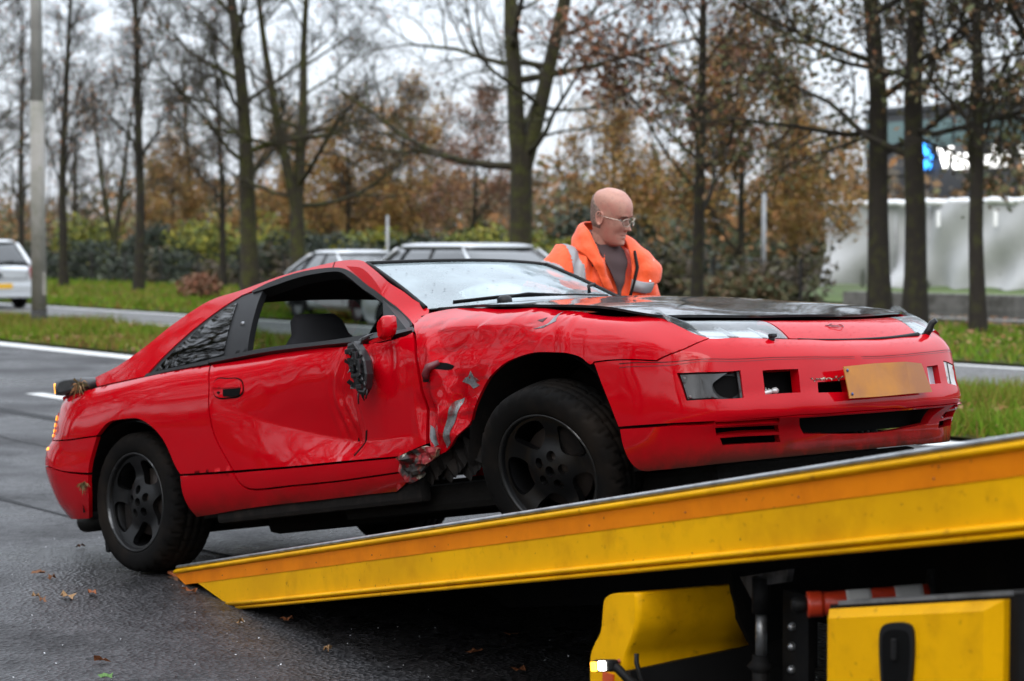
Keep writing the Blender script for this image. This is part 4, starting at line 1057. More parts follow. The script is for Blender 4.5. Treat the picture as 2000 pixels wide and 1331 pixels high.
def SBl(u, v): return belt(u, v)*np.array([1, -1, 1])
def SG(u, v): return green(u, v)
def SGl(u, v): return green(u, v)*np.array([1, -1, 1])
bl = lambda name, out, m, par=CAR, **k: patch(name, SB, out, m, par, **{**dict(flip=FL_B), **k})
FL_B = False
# which way the normal of belt() points
_c = belt(np.array([2.6, 2.601, 2.6]), np.array([.3, .3, .301])); FL_B = bool(np.cross(_c[1]-_c[0], _c[2]-_c[0])[1] > 0)
_c = green(np.array([-1.5, -1.499, -1.5]), np.array([1., 1., 1.001])); FL_G = bool(np.cross(_c[1]-_c[0], _c[2]-_c[0])[1] > 0)
gr = lambda name, out, m, par=CAR, **k: patch(name, SG, out, m, par, **{**dict(flip=FL_G), **k})
grl = lambda name, out, m, par=CAR, **k: patch(name, SGl, out, m, par, **{**dict(flip=not FL_G), **k})
bll = lambda name, out, m, par=CAR, **k: patch(name, SBl, out, m, par, **{**dict(flip=not FL_B), **k})

# right-hand panels
DOOR = bl('door', UV['door'], RED, step=.0095, disp=dmg, thick=.022)
DOOR['label'] = 'dented red door with a long crease'
bl('door_lower_trim', UV['door_lower_trim'], RED, DOOR, step=.016, disp=dmg, thick=.018)
WING = bl('front_wing', UV['front_fender'], RED2, step=.0085, disp=dmg, thick=.014)
WING['label'] = 'crumpled red front wing'
bl('quarter_panel', UV['quarter_panel'], RED, step=.02, thick=.02)
bl('side_sill', UV['side_sill'], RED, step=.02, thick=.02)
bll('door', UV['door'], RED, step=.04); bll('front_wing', UV['front_fender'], RED, step=.04)
bll('quarter_panel', UV['quarter_panel'], RED, step=.04); bll('side_sill', UV['side_sill'], RED, step=.04); bll('door_lower_trim', UV['door_lower_trim'], RED, step=.04)
# door furniture
onD = lambda name, out, m, lift, par=DOOR, **k: bl(name, UV[out], m, par, **{**dict(step=.008, disp=dmg, lift=lift, thick=lift+.003), **k})
_hc = np.array([p[:2] for p in UV['handle_frame']]).mean(0)
_hg = [tuple(_hc+(np.array(p[:2])-_hc)*np.array([1.07, 1.16])) for p in UV['handle_frame']]
HND = onD('door_handle', 'handle_frame', RED, .006, raw=False)
bl('handle_gap', _hg, VOID, HND, step=.008, disp=dmg, lift=.0018, thick=0)
onD('handle_recess', 'handle_recess', VOID, .0075, HND)
onD('handle_flap', 'handle_flap', RED, .0105, HND)
onD('keyhole', 'keyhole', VOID, .0078, HND)
onD('tear', 'door_tear', VOID, .0012)
onD('bare_patch', 'scrape_star', METAL, .0022, WING)
onD('bare_patch', 'scrape_long', METAL, .0026, WING)
onD('bare_patch', 'scrape_low', METAL, .0022, WING)
onD('repeater_hole', 'repeater_hole', VOID, .002, WING)
onD('scratch', 'scratch_a', METAL, .0016, WING)
onD('scratch', 'scratch_b', mat('dark_scratch', (.04, .01, .012), rough=.6), .0016, WING)
mb = MB(); mb.tube([(-.455, -.875, .705), (-.49, -.905, .69), (-.505, -.91, .665), (-.507, -.905, .648)], [.012, .016, .014, .011], 10)
mb.build('side_repeater', mat('repeater_red', (.12, .015, .02), rough=.35), WING)
mb = MB(); mb.tube([(-.51, -.902, .66), (-.512, -.9, .637)], [.0135, .012], 10)
mb.build('repeater_bulb_holder', BLKP, WING)
# torn sill end: folded sheet
def torn_disp(u, v, P):
    x, z = P[:, 0], P[:, 2]
    return .010+.024*np.abs(nzB(x*1.5, z*1.5)) + .006*nzD(x*1.0, z*1.0)
TORN = bl('torn_sill_end', UV['torn'], mat('torn_sheet', (.34, .27, .17), rough=.55, metal=.25, noise=[(5.5, (.22, .008, .012), .40, .47), (8, (.03, .026, .024), .50, .55), (11, (.46, .43, .36), .60, .65)], bump=(50, .5, .004)),
          step=.014, disp=torn_disp, thick=.02, smooth=False)
TORN['label'] = 'torn bare metal sill end behind the front wheel'

# front end
def mir(half): return list(half)+[(-p[0], p[1])+tuple(p[2:]) for p in reversed(half) if abs(p[0]) > 1e-6]
def mirh(poly): return [(-p[0], p[1])+tuple(p[2:]) for p in poly]
plate_o = [(.20, .335, 1), UV['plate_opening'][0], UV['plate_opening'][1], (.20, .40, 1)]
holes = [UV['lamp_opening'], UV['fog_opening'], plate_o]
far_lamp = [(-.605, .290, 1), (-.478, .262, 1), (-.478, .392, 1), (-.600, .410, 1)]
far_fog = [(-.415, .285, 1), (-.315, .29, 1), (-.315, .386, 1), (-.415, .386, 1)]
far_plate = [(-.20, .335, 1), (-.29, .341, 1), (-.29, .395, 1), (-.20, .40, 1)]
holes += [far_lamp, far_fog, far_plate]
BUMP = bl('front_bumper', mir(UV['front_bumper']), RED, step=.0145, thick=.045, holes=holes, disp=dmg)
gril = [(0, .522, 1), (.46, .522, 1), (.437, .56), (.40, .612, 1), (0, .632)]
slots = []
for k_ in ('slot_middle', 'slot_low'):
    a_, b_, c_, d_ = UV[k_]; slots.append([(a_[0]+.004, a_[1]-.007, 1), (b_[0]-.008, b_[1]-.007, 1), (c_[0]-.008, c_[1]+.005, 1), (d_[0]+.004, d_[1]+.005, 1)])
slot_top = [(.798, .513, 1), (.552, .513, 1), (.540, .541, 1), (.793, .533, 1)]
spo = [p for p in UV['front_spoiler']]
spo = [(0, .512, 1), (.35, .512), (.6, .510), (.8, .512)]+spo[3:]
SPOI = bl('front_spoiler', mir(spo), RED, step=.0145, thick=.03, holes=[mir(gril), slot_top, mirh(slot_top)]+slots+[mirh(s_) for s_ in slots])
gv = catmull(UV['groove'], False, .03)
gv = [(1.139, .2951)]+[tuple(p) for p in gv[1:]]+[(.09, .195), (0, .197)]
gtop = [(a, b-.0022) for a, b in gv]; gbot = [(a, b+.0022) for a, b in reversed(gv)]
for sg in (1, -1):
    bl('bumper_groove', [(sg*a, b) for a, b in gtop+gbot], RUB, BUMP, raw=True, step=.05, lift=.0009, thick=0, disp=dmg)
    bl('bumper_groove', [(sg*a, b+.019+.012*max(0, 1-abs(a-.5)/.5)*0) for a, b in gtop+gbot], mat('groove_red', (.16, .003, .006), rough=.4), BUMP, raw=True, step=.05, lift=.0009, thick=0, disp=dmg)
# pivot: dark core behind the openings, follows the belt further in
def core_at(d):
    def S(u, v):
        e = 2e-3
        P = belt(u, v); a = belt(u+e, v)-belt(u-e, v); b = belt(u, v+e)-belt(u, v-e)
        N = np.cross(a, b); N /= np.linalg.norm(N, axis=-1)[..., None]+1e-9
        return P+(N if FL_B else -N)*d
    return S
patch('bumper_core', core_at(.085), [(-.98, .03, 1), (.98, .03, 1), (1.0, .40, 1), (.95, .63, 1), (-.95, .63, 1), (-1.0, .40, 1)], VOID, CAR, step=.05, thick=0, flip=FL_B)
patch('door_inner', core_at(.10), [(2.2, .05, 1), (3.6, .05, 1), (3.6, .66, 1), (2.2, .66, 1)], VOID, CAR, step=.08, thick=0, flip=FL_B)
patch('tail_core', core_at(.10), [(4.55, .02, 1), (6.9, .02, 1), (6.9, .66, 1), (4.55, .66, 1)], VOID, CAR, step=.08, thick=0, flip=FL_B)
# lamps in the bumper
def onB(name, poly, m, d, par=CAR, step=.02, thick=.006, **k): return patch(name, core_at(d), poly, m, par, step=step, thick=thick, flip=FL_B, **k)
L = UV['lamp_opening']
q = lambda poly, s, t: tuple((1-t)*((1-s)*np.array(poly[0][:2])+s*np.array(poly[1][:2]))+t*((1-s)*np.array(poly[3][:2])+s*np.array(poly[2][:2])))
def rect(poly, s0, s1, t0, t1): return [q(poly, s0, t0)+(1,), q(poly, s1, t0)+(1,), q(poly, s1, t1)+(1,), q(poly, s0, t1)+(1,)]
LH = onB('driving_lamp', rect(L, .01, .99, .02, .98), BLKP, .030)
tag(LH, 'smashed black driving lamp')
onB('lamp_lens', [q(L, .03, .06)+(1,), q(L, .62, .06)+(1,), q(L, .80, .03)+(1,), q(L, .66, .22), q(L, .52, .45), q(L, .50, .70), q(L, .56, .93)+(1,), q(L, .03, .94)+(1,)], mat('cracked_lens', (.035, .037, .039), rough=.28, coat=.6, bump=(90, .12, .002)), .012, LH, step=.012)
onB('lens_rib', rect(L, .35, .37, .06, .93), GREYW, .008, LH)
for a, b in ((.07, .16), (.07, .82)):
    onB('screw', rect(L, a, a+.035, b, b+.08), METAL, .010, LH)
onB('lamp_bowl', [q(L, .55, .25), q(L, .75, .12), q(L, .95, .2), q(L, .95, .8), q(L, .75, .9), q(L, .57, .75)], VOID, .028, LH)
onB('lamp_frame', rect(L, .955, .995, .03, .97), GREYW, .010, LH)
Lm = mirh(L)
TL = onB('indicator_lamp', rect(far_lamp, .04, .96, .03, .97), mat('indicator_lens', (.42, .36, .34), rough=.15, coat=.7, noise=(18, (.50, .49, .48), .4, .6)), .004)
onB('lens_rib', rect(far_lamp, .62, .66, .05, .95), GREYW, .0015, TL)
onB('fog_lamp', rect(far_fog, .05, .95, .05, .95), mat('fog_lens', (.36, .40, .44), rough=.15, coat=.8), .022)
F_ = UV['fog_opening']; Fm = mirh(F_)
FG = onB('fog_lamp', rect(Fm, .05, .95, .05, .95), SILV, .05)
mb = MB(); c = belt(np.array([.53]), np.array([.375]))[0]+np.array([-.05, 0, 0])
mb.tube([c+np.array([0, -.05, -.004]), c+np.array([0, -.01, .002]), c+np.array([0, .0, .004])], [.008, .010, .008], 8)
mb.lathe([(.001, .035), (.010, .030), (.013, .02), (.011, .008), (.007, 0)], 12, 'Y', c+np.array([0, .0, .004]))
for k in range(5): mb.tube([c+np.array([.004*k-.01, -.045+.008*k, 0]), c+np.array([.004*k-.012, -.05+.012*k, .022-.003*k])], .0022, 5)
mb.build('loose_bulb', mat('bulb_glass', (.6, .6, .58), rough=.15, metal=.4), CAR)
# cracked edge and number plate
PL = MB()
pc = [(.995, -.285, .502), (1.0, -.10, .508), (1.002, .09, .508), (.99, .205, .500), (.985, .262, .392), (1.0, .10, .39), (1.002, -.10, .387), (.995, -.27, .388)]
pm = [Vector(p) for p in pc]
PL.add(pm+[p-Vector((.004, 0, 0)) for p in pm], [(0, 1, 6, 7), (1, 2, 5, 6), (2, 3, 4, 5), (15, 14, 9, 8), (14, 13, 10, 9), (13, 12, 11, 10)]+[(i, (i+8), ((i+1) % 8)+8, (i+1) % 8) for i in range(8)])
PLO = PL.build('number_plate', mat('plate_amber', (.55, .215, .022), rough=.55, noise=(2.2, (.36, .14, .05), .42, .62)), CAR)
PLO['label'] = 'bent orange number plate'
for p in ((.9965, -.268, .488), (.9965, -.255, .403)):
    mb = MB(); mb.lathe([(.001, .003), (.006, .002), (.006, 0)], 8, 'X', p); mb.build('plate_screw', mat('screw_blue', (.05, .07, .2), rough=.4), PLO)
mb = MB()
for k in range(14):
    u0 = .40-.012*k; pz = .318+.006*sin(k*2.3)+.0035*(k % 3)
    P = belt(np.array([u0, u0-.014, u0-.006]), np.array([pz, pz+.004*sin(k), pz+.009+.006*((k*7) % 3)/2]))+np.array([.0022, 0, 0])
    mb.add(P, [(0, 1, 2)])
mb.build('bumper_crack', mat('crack_edges', (.05, .02, .016), rough=.7, noise=(60, (.55, .48, .38), .52, .6)), BUMP)

# nose between bonnet and bumper
_ug = np.linspace(0, 1.05, 220); _b0 = belt(_ug, np.zeros_like(_ug)+.001)
def nose(Y, T):
    Y = np.asarray(Y, float); T = np.asarray(T, float)
    xa = hood_front(Y)+.007; A = hood(xa, Y)-np.array([0, 0, .016])
    uu = np.interp(np.abs(Y), -_b0[:, 1], _ug); Bp = belt(uu, np.zeros_like(uu)+.002)
    Bp = np.stack([Bp[..., 0]-.006, Y, Bp[..., 2]+.004], -1)
    P = A*(1-T[..., None])+Bp*T[..., None]
    P[..., 2] += .020*4*T*(1-T)
    return P
nflip = bool(np.cross(nose(np.array([.01]), np.array([.5]))[0]-nose(np.array([0.]), np.array([.5]))[0], nose(np.array([0.]), np.array([.51]))[0]-nose(np.array([0.]), np.array([.5]))[0])[2] < 0)
def nz_(name, a, b, m, par=CAR, t0=.0, t1=1., step=.018, dz=0., thick=.014, skew=0., **k):
    return patch(name, lambda u, v: nose(u, v)+np.array([0, 0, dz]), [(a, t0, 1), (b, t0, 1), (b+skew, t1, 1), (a, t1, 1)], m, par, step=step, thick=thick, flip=nflip, **k)
nz_('nose_panel', -.395, .395, RED)
nz_('nose_under', -.74, .74, VOID, dz=-.055, step=.04, thick=0)
for sg in (-1, 1):
    a, b = sorted((sg*.735, sg*.403))
    hl = nz_('headlight', a, b, glass_mat('headlight_glass', (.80, .84, .85), ior=1.6, film_mix=.34, film=(.62, .66, .68)) if sg < 0 else bpy.data.materials['headlight_glass'], thick=.010)
    hl['label'] = 'dirty glass headlamp'
    nz_('lamp_reflector', a+.02, b-.02, SILV, hl, dz=-.032, t0=.22, t1=.93, thick=.004)
    mb = MB()
    for yy in (.47, .585, .60, .69):
        P = nose(np.array([sg*yy]*2), np.array([.25, .80]))
        mb.tube([P[0]-[0, 0, .030], P[1]-[0, 0, .030]], .007, 6)
    mb.build('reflector_rib', mat('lamp_bezel', (.42, .43, .44), rough=.3, metal=.5), hl)
P = nose(np.array([-.09]), np.array([.60]))[0]
mb = MB(); 
for k in range(26):
    a0, a1 = 2*pi*k/26, 2*pi*(k+1)/26
    f_ = lambda a: P+np.array([.016*cos(a)*(1+.25*sin(3*a)), .040*sin(a), .004-.016*cos(a)*.45])
    mb.tube([f_(a0), f_(a1)], .0018, 5, caps=False)
mb.tube([P+[-.006, -.055, .006], P+[.002, -.03, .004], P+[.006, .01, .002]], .0018, 5)
mb.build('worn_emblem', mat('emblem_red', (.20, .004, .01), rough=.3, coat=.5), CAR)
mb = MB(); yl = np.linspace(-.36, .40, 24); P = nose(yl, np.ones(24)*1.0)
mb.tube([p+np.array([.004, 0, -.002]) for p in P], [.003+.006*(i/23)**2 for i in range(24)], 6); mb.build('nose_seal', RUB, CAR)
# headlamp washers
Pw = belt(np.array([.50]), np.array([.012]))[0]
mb = MB(); mb.tube([Pw+[-.01, 0, -.01], Pw+[.002, -.004, .012]], [.013, .011], 8); mb.box(Pw+[.004, -.004, .014], (.02, .03, .014), bev=.004)
mb.build('headlamp_washer', BLKP, CAR)
Pw = belt(np.array([.50]), np.array([.012]))[0]*np.array([1, -1, 1])
mb = MB(); mb.tube([Pw+[-.02, 0, -.012], Pw+[.004, .012, .02], Pw+[.012, .02, .042], Pw+[.03, .026, .052]], [.014, .014, .013, .010], 8)
mb.build('headlamp_washer', BLKP, CAR)

# bonnet
hr = [(-.66, -.655, 1), (-.45, -.69), (-.2, -.718), (.05, -.73), (.31, -.735), (.46, -.752), (.552, -.738), (.585, -.71, 1)]
hf = [(hood_front(y), y) for y in np.linspace(-.62, .62, 11)]
hl_ = [(x, -y)+tuple(c_) for x, y, *c_ in reversed(hr)]
hb = [(-.53-.13*(y/.655)**2, y) for y in np.linspace(.5, -.5, 9)]
def hood_up(u, v, P):
    return .008*np.exp(-((u-.36)/.24)**2)*sst(.25, -.72, v)+.004*sst(-.5, .3, u)*nzC(u*.6, v*.6)
HOOD = patch('bonnet', hood, hr+hf+hl_+hb, BLKG, CAR, step=.026, thick=.009, disp=hood_up, flip=bool(np.cross(hood(.001, 0.)-hood(0., 0.), hood(0., .001)-hood(0., 0.))[2] < 0))
HOOD['label'] = 'black replacement bonnet that does not close'
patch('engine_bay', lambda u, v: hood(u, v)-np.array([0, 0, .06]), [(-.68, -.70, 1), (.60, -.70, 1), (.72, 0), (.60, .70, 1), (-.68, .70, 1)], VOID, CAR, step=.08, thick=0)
mb = MB()
for sg in (-1, 1):
    for k in range(12):
        pass
# grime specks on the upper front surfaces
sp_v = []
def speck(P, r):
    a = random.random()*pi; c_, s_ = cos(a)*r, sin(a)*r
    sp_v.append([P+np.array([c_, s_, .0014]), P+np.array([-s_, c_, .0014]), P+np.array([-c_, -s_*.7, .0014]), P+np.array([s_, -c_*.8, .0014])])
for _ in range(420):
    y, t = random.uniform(-.38, .38), random.random(); speck(nose(np.array([y]), np.array([t]))[0], random.uniform(.0006, .0022))
for _ in range(350):
    P = belt(np.array([random.uniform(-.35, .75)]), np.array([random.uniform(.01, .09)]))[0]; speck(P+np.array([.001, 0, .001]), random.uniform(.0006, .002))
for _ in range(160):
    P = hood(random.uniform(-.4, .6), random.uniform(-.7, .6)); speck(P+np.array([0, 0, .012]), random.uniform(.0008, .0022))
for _ in range(120):
    y = random.choice([-1, 1])*random.uniform(.42, .68); speck(nose(np.array([y]), np.array([random.random()]))[0], random.uniform(.0006, .0018))
o = quads_obj('grime_specks', np.array(sp_v), mat('grime', (.02, .015, .011), rough=.9), CAR); tag(o, kind='stuff')

# windscreen, roof, rear
sflip = bool(np.cross(shield(.001, .5)-shield(0., .5), shield(0., .501)-shield(0., .5))[2] < 0)
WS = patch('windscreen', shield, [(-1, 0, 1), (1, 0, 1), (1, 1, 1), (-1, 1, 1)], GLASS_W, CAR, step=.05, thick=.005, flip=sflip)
mb = MB()
ed = [shield(-1., t) for t in np.linspace(0, 1, 12)]
mb.tube([p+np.array([0, -.004, .004]) for p in ed], .011, 6)
mb.tube([shield(s, 1.)+np.array([0, 0, .004]) for s in np.linspace(-1, 1, 18)], .009, 6)
mb.tube([shield(1., t)+np.array([0, .004, .004]) for t in np.linspace(0, 1, 12)], .011, 6)
mb.build('windscreen_seal', RUB, CAR)
sp_v = []
for _ in range(150):
    s, t = random.uniform(-.97, .97), random.random()**1.5*.97
    r = random.choice([.001, .0014, .002, .003, .0045])
    P = shield(s, t); a = random.random()*6
    sp_v.append([P+np.array([cos(a+k*pi/2)*r*.9*(-.83)+0, sin(a+k*pi/2)*r, cos(a+k*pi/2)*r*.5+.006]) for k in range(4)])
tag(quads_obj('mud_specks', np.array(sp_v), mat('mud_speck', (.012, .011, .01), rough=.8), WS), kind='stuff')
patch('cowl', lambda u, v: np.stack([u, v, .935-.03*v*v-.06*(np.asarray(u)+.6)*0+np.asarray(u)*0], -1), [(-.80, -.66, 1), (-.60, -.69, 1), (-.52, 0), (-.60, .69, 1), (-.80, .66, 1), (-.60, 0)], BLKP, CAR, step=.05, thick=.02)
mb = MB()
pts = [shield(s, t)+np.array([.012, 0, .016]) for s, t in ((-.86, -.015), (-.5, .02), (-.2, .02), (.1, .03), (.55, .05))]
mb.tube(pts, .004, 6); mb.tube([p+np.array([.004, 0, .006]) for p in pts[:3]], .005, 6)
mb.build('wiper_blade', RUB, CAR)
mb = MB(); c = Vector(shield(-.54, -.02))+Vector((.02, 0, .018))
mb.lathe([(.0, .016), (.016, .014), (.030, .005), (.032, -.012), (.03, -.02)], 16, 'Z', c)
mb.tube([c+Vector((0, .02, .01)), c+Vector((.02, .12, .02)), c+Vector((.03, .30, .012))], .004, 6)
mb.build('wiper_arm', BLKP, CAR)
mb = MB(); c = Vector(shield(.12, -.02))+Vector((.06, 0, .025)); mb.tube([c, c+Vector((0, 0, .03)), c+Vector((.01, .03, .035))], .008, 6); mb.build('washer_jet', BLKP, CAR)
rflip = bool(np.cross(roof(-1.3+.001, 0.)-roof(-1.3, 0.), roof(-1.3, .001)-roof(-1.3, 0.))[2] < 0)
rc = lambda x0, x1, y0, y1: [(x0, -y0, 1), (x0+.02, 0), (x0, y0, 1), (x1, y1, 1), (x1, -y1, 1)]
patch('roof_panel', roof, [(-1.2, -.53, 1), (-1.13, -.3), (-1.10, 0), (-1.13, .3), (-1.2, .53, 1), (-2.04, .565, 1), (-2.04, -.565, 1)], BLKG, CAR, step=.05, thick=.02, flip=rflip)
patch('rear_window', roof, [(-2.05, -.57, 1), (-2.05, .57, 1), (-2.3, .60), (-2.9, .66, 1), (-2.9, -.66, 1), (-2.3, -.60)], GLASS_R, CAR, step=.08, thick=.006, flip=rflip)
patch('rear_deck', roof, [(-2.91, -.70, 1), (-2.91, .70, 1), (-3.27, .72, 1), (-3.27, -.72, 1)], RED, CAR, step=.06, thick=.02, flip=rflip)
mb = MB()
rings = []
for y, s in ((-.80, .6), (-.785, .92), (-.74, 1), (-.4, 1.05), (0, 1.08), (.4, 1.05), (.74, 1), (.785, .92), (.80, .6)):
    cx, cz = -3.09-.06*(1-(y/.8)**2), .908
    rings.append([(cx+.145*s*a, y, cz+.040*s*b+.006*a) for a, b in ((-1, -.8), (-1.02, .2), (-.9, .9), (-.4, 1), (.3, .7), (.85, .25), (1, -.3), (.9, -.9), (0, -1))])
mb.loft(rings)
SPL = mb.build('rear_spoiler', GREYW, CAR)
mb = MB(); mb.box((-3.238, -.765, .905), (.012, .03, .05), bev=.004); mb.build('spoiler_glint', AMBER, SPL)  # glowing chip stands in for lamp light reflected on the spoiler end
bl('tail_panel', [(4.865, .02, 1), (6.65, .02, 1), (6.65, .286, 1), (4.89, .284, 1)], RED, CAR, step=.04, thick=.02)
TLm = bl('tail_lamp', [(4.90, .10, 1), (5.55, .10, 1), (5.55, .27, 1), (4.90, .27, 1)], REDL, CAR, step=.03, lift=.006, thick=.02)
for k in range(4):
    v0 = .115+.037*k; bl('lamp_glow', [(4.885, v0, 1), (4.935, v0, 1), (4.935, v0+.02, 1), (4.885, v0+.02, 1)], AMBER, TLm, step=.03, lift=.009, thick=.004)
bl('tail_lamp', [(6.02, .10, 1), (6.62, .10, 1), (6.62, .27, 1), (6.02, .27, 1)], REDL, CAR, step=.03, lift=.006, thick=.02)
_rb = UV['rear_bumper'][:3]+[(4.98, .455, 1), (5.3, .455), (5.785, .455), (6.2, .455), (6.6, .455, 1), (6.6, .292, 1), (5.785, .292), (4.98, .290), (4.88, .288)]
RB = bl('rear_bumper', _rb, RED, step=.028, thick=.02)
bl('rear_skirt', UV['rear_bumper_lower'], RED, step=.028, thick=.02)
bl('bumper_glint', [(4.88, .345, 1), (4.95, .345, 1), (4.95, .365, 1), (4.88, .365, 1)], AMBER, RB, step=.03, lift=.004, thick=.006)  # glowing patch paints the rear lamp's orange glint, not a separate part

# greenhouse
RAIL = gr('roof_pillar', UV['roof_rail'], RED, step=.018, thick=.035)
gr('quarter_trim', UV['quarter_trim'], BLKP, lift=-.004, step=.03, thick=.01)
gr('quarter_window', UV['quarter_glass'], glass_mat('quarter_glass', (.05, .06, .06), ior=1.75), step=.04, lift=.001, thick=.005)
gr('door_pillar', UV['door_pillar'], BLKP, lift=.004, step=.03, thick=.03)
mb = MB(); P = green(np.array([-1.858]), np.array([1.035]))[0]; mb.lathe([(0, -.012), (.008, -.011), (.011, -.005), (.011, .01)], 10, 'Y', P); mb.build('striker', METAL, CAR)
gr('window_seal', UV['window_seal'], RUB, lift=.010, step=.02, thick=.05)
gr('belt_strip', UV['belt_strip'], BLKP, lift=.014, step=.02, thick=.03)
sm_ = [(-2.46, .885, 1), (-2.2, .889), (-1.985, .891, 1), (-1.985, .874, 1), (-2.2, .875), (-2.47, .872, 1)]
gr('belt_strip', sm_, BLKP, lift=.008, step=.02, thick=.02)
seam = [(-1.398, 1.207, 1), (-1.392, 1.207, 1), (-1.408, 1.241, 1), (-1.414, 1.241, 1)]
gr('roof_seam', seam, RUB, RAIL, lift=.0012, step=.03, thick=0)
gr('streak', [(-1.30, 1.205, 1), (-1.17, 1.175), (-.97, 1.06), (-.93, 1.02, 1), (-1.0, 1.045), (-1.13, 1.12), (-1.24, 1.175)], mat('pillar_glint', (.34, .0012, .004), rough=.6, spec=.1), RAIL, lift=.0013, step=.02, thick=0)  # bright red reflection on the pillar, painted as a flat patch
# left side of the greenhouse
patch('roof_pillar', lambda u, v: green(u, v)*np.array([1, -1, 1])-np.array([.035, .022, .026]), UV['roof_rail'], RED, CAR, step=.05, flip=not FL_G); grl('quarter_trim', UV['quarter_trim'], BLKP, step=.06, lift=-.004); grl('quarter_window', UV['quarter_glass'], GLASS_S, step=.06)
grl('door_pillar', UV['door_pillar'], BLKP, lift=.004, step=.06, thick=.03); grl('window_seal', UV['window_seal'], RUB, lift=.008, step=.03, thick=.04); grl('belt_strip', UV['belt_strip'], BLKP, lift=.014, step=.04, thick=.03)
LW = grl('door_window', [(-1.87, .875, 1), (-1.79, 1.18, 1), (-1.39, 1.20), (-1.21, 1.15), (-.92, 1.01), (-.70, .87, 1)], GLASS_C, step=.06, thick=.005, lift=.0)
sp_v = []
for _ in range(90):
    x, z = random.uniform(-1.8, -.8), random.uniform(.88, 1.18)
    if z > .88+(-.72-x)*.75: continue
    r = random.uniform(.0015, .005); P = green(np.array([x]), np.array([z]))[0]*[1, -1, 1]
    sp_v.append([P+np.array([cos(k*pi/2)*r, -.008, sin(k*pi/2)*r]) for k in range(4)])
tag(quads_obj('rain_drops', np.array(sp_v), mat('drop', (.8, .85, .88), rough=.1), LW), kind='stuff')

patch('pillar_lining', lambda u, v: green(u, v)*np.array([1, -1, 1])-np.array([.035, .022, .026]), UV['roof_rail'], VOID, CAR, lift=-.02, step=.06, thick=0, flip=not FL_G)
gr('pillar_lining', UV['roof_rail'], VOID, lift=-.037, step=.06, thick=0)
# mirror: sail, arm, torn-off housing on its cable
MS = MB()
s0 = [(-.915, 1.012), (-.69, .852), (-.80, .850), (-.86, .905)]
A = np.array([green(np.array([a]), np.array([b]))[0] for a, b in s0])
MS.add(np.vstack([A+[0, -.012, 0], A+[0, .03, 0]]), [(0, 1, 2, 3), (0, 4, 5, 1), (1, 5, 6, 2), (2, 6, 7, 3), (3, 7, 4, 0)])
MSo = MS.build('mirror_base', BLKP, DOOR)
mb = MB()
oc = ((-1, -.6), (-1, .5), (-.6, 1), (.5, 1), (1, .6), (1, -.5), (.5, -1), (-.5, -1))
mb.loft([[(-.712+.022*a, -.860, .878+.036*b+.012*a) for a, b in oc], [(-.716+.024*a, -.895, .875+.040*b+.012*a) for a, b in oc], [(-.719+.022*a, -.915, .874+.038*b+.012*a) for a, b in oc], [(-.722+.016*a, -.924, .873+.030*b+.010*a) for a, b in oc]])
mb.loft([[(-.725, -.89, .828), (-.725, -.89, .850), (-.725, -.865, .850), (-.725, -.865, .828)], [(-.775, -.895, .826), (-.775, -.895, .842), (-.775, -.875, .842), (-.775, -.875, .826)], [(-.82, -.90, .824), (-.82, -.90, .832), (-.82, -.89, .832), (-.82, -.89, .824)]], smooth=False)
mb.build('mirror_arm', RED, DOOR)
mb = MB()
mb.tube([(-.83, -.885, .855), (-.855, -.91, .84), (-.86, -.918, .81)], .009, 6)
mb.tube([(-.80, -.89, .86), (-.83, -.925, .846), (-.842, -.93, .80)], .004, 5)
hous = [(-.90, .79), (-.885, .832), (-.845, .838), (-.815, .80), (-.79, .755), (-.785, .70), (-.80, .645), (-.825, .622), (-.85, .635), (-.865, .68), (-.885, .73)]
def hx(y, s): return [(-.84+(x+.84)*s, y+(.02*(z-.73)), .73+(z-.73)*s) for x, z in hous]
mb.loft([hx(-.912, .85), hx(-.925, 1), hx(-.955, 1.0), hx(-.962, .9)], smooth=False)
for (x, z, w, hh_) in ((-.86, .80, .045, .02), (-.83, .77, .02, .05), (-.835, .70, .05, .016), (-.81, .735, .016, .06), (-.85, .73, .02, .03), (-.82, .655, .03, .02)):
    mb.box((x, -.968, z), (w, .02, hh_), bev=.004)
for k in range(7): mb.tube([(-.86+.01*k, -.965, .80-.02*k), (-.85+.012*k, -.978, .785-.022*k)], .005, 5)
rr = random.Random(4)
for k in range(22):
    x, z = rr.uniform(-.885, -.795), rr.uniform(.64, .82); a = rr.uniform(0, 6.28); q = rr.uniform(.012, .035)
    P = Vector((x, -.962, z)); mb.add([P, P+Vector((q*cos(a), -rr.uniform(.004, .022), q*sin(a))), P+Vector((q*.7*cos(a+1), -rr.uniform(.004, .02), q*.9*sin(a+1))), P+Vector((.006, .006, -.01))], [(0, 1, 2), (0, 2, 3), (0, 3, 1), (1, 3, 2)])
for k in range(5):
    x = rr.uniform(-.87, -.80); mb.tube([(x, -.945, .65), (x+rr.gauss(0, .01), -.955, .625), (x+rr.gauss(0, .015), -.95, .60+rr.uniform(-.01, .015))], [.005, .004, .003], 5)
mb.build('hanging_mirror', mat('mirror_plastic', (.010, .010, .011), rough=.38, spec=.5), DOOR)
mb = MB(); mb.box((-.865, -.972, .782), (.02, .006, .016)); mb.build('mirror_clip', RED, DOOR)

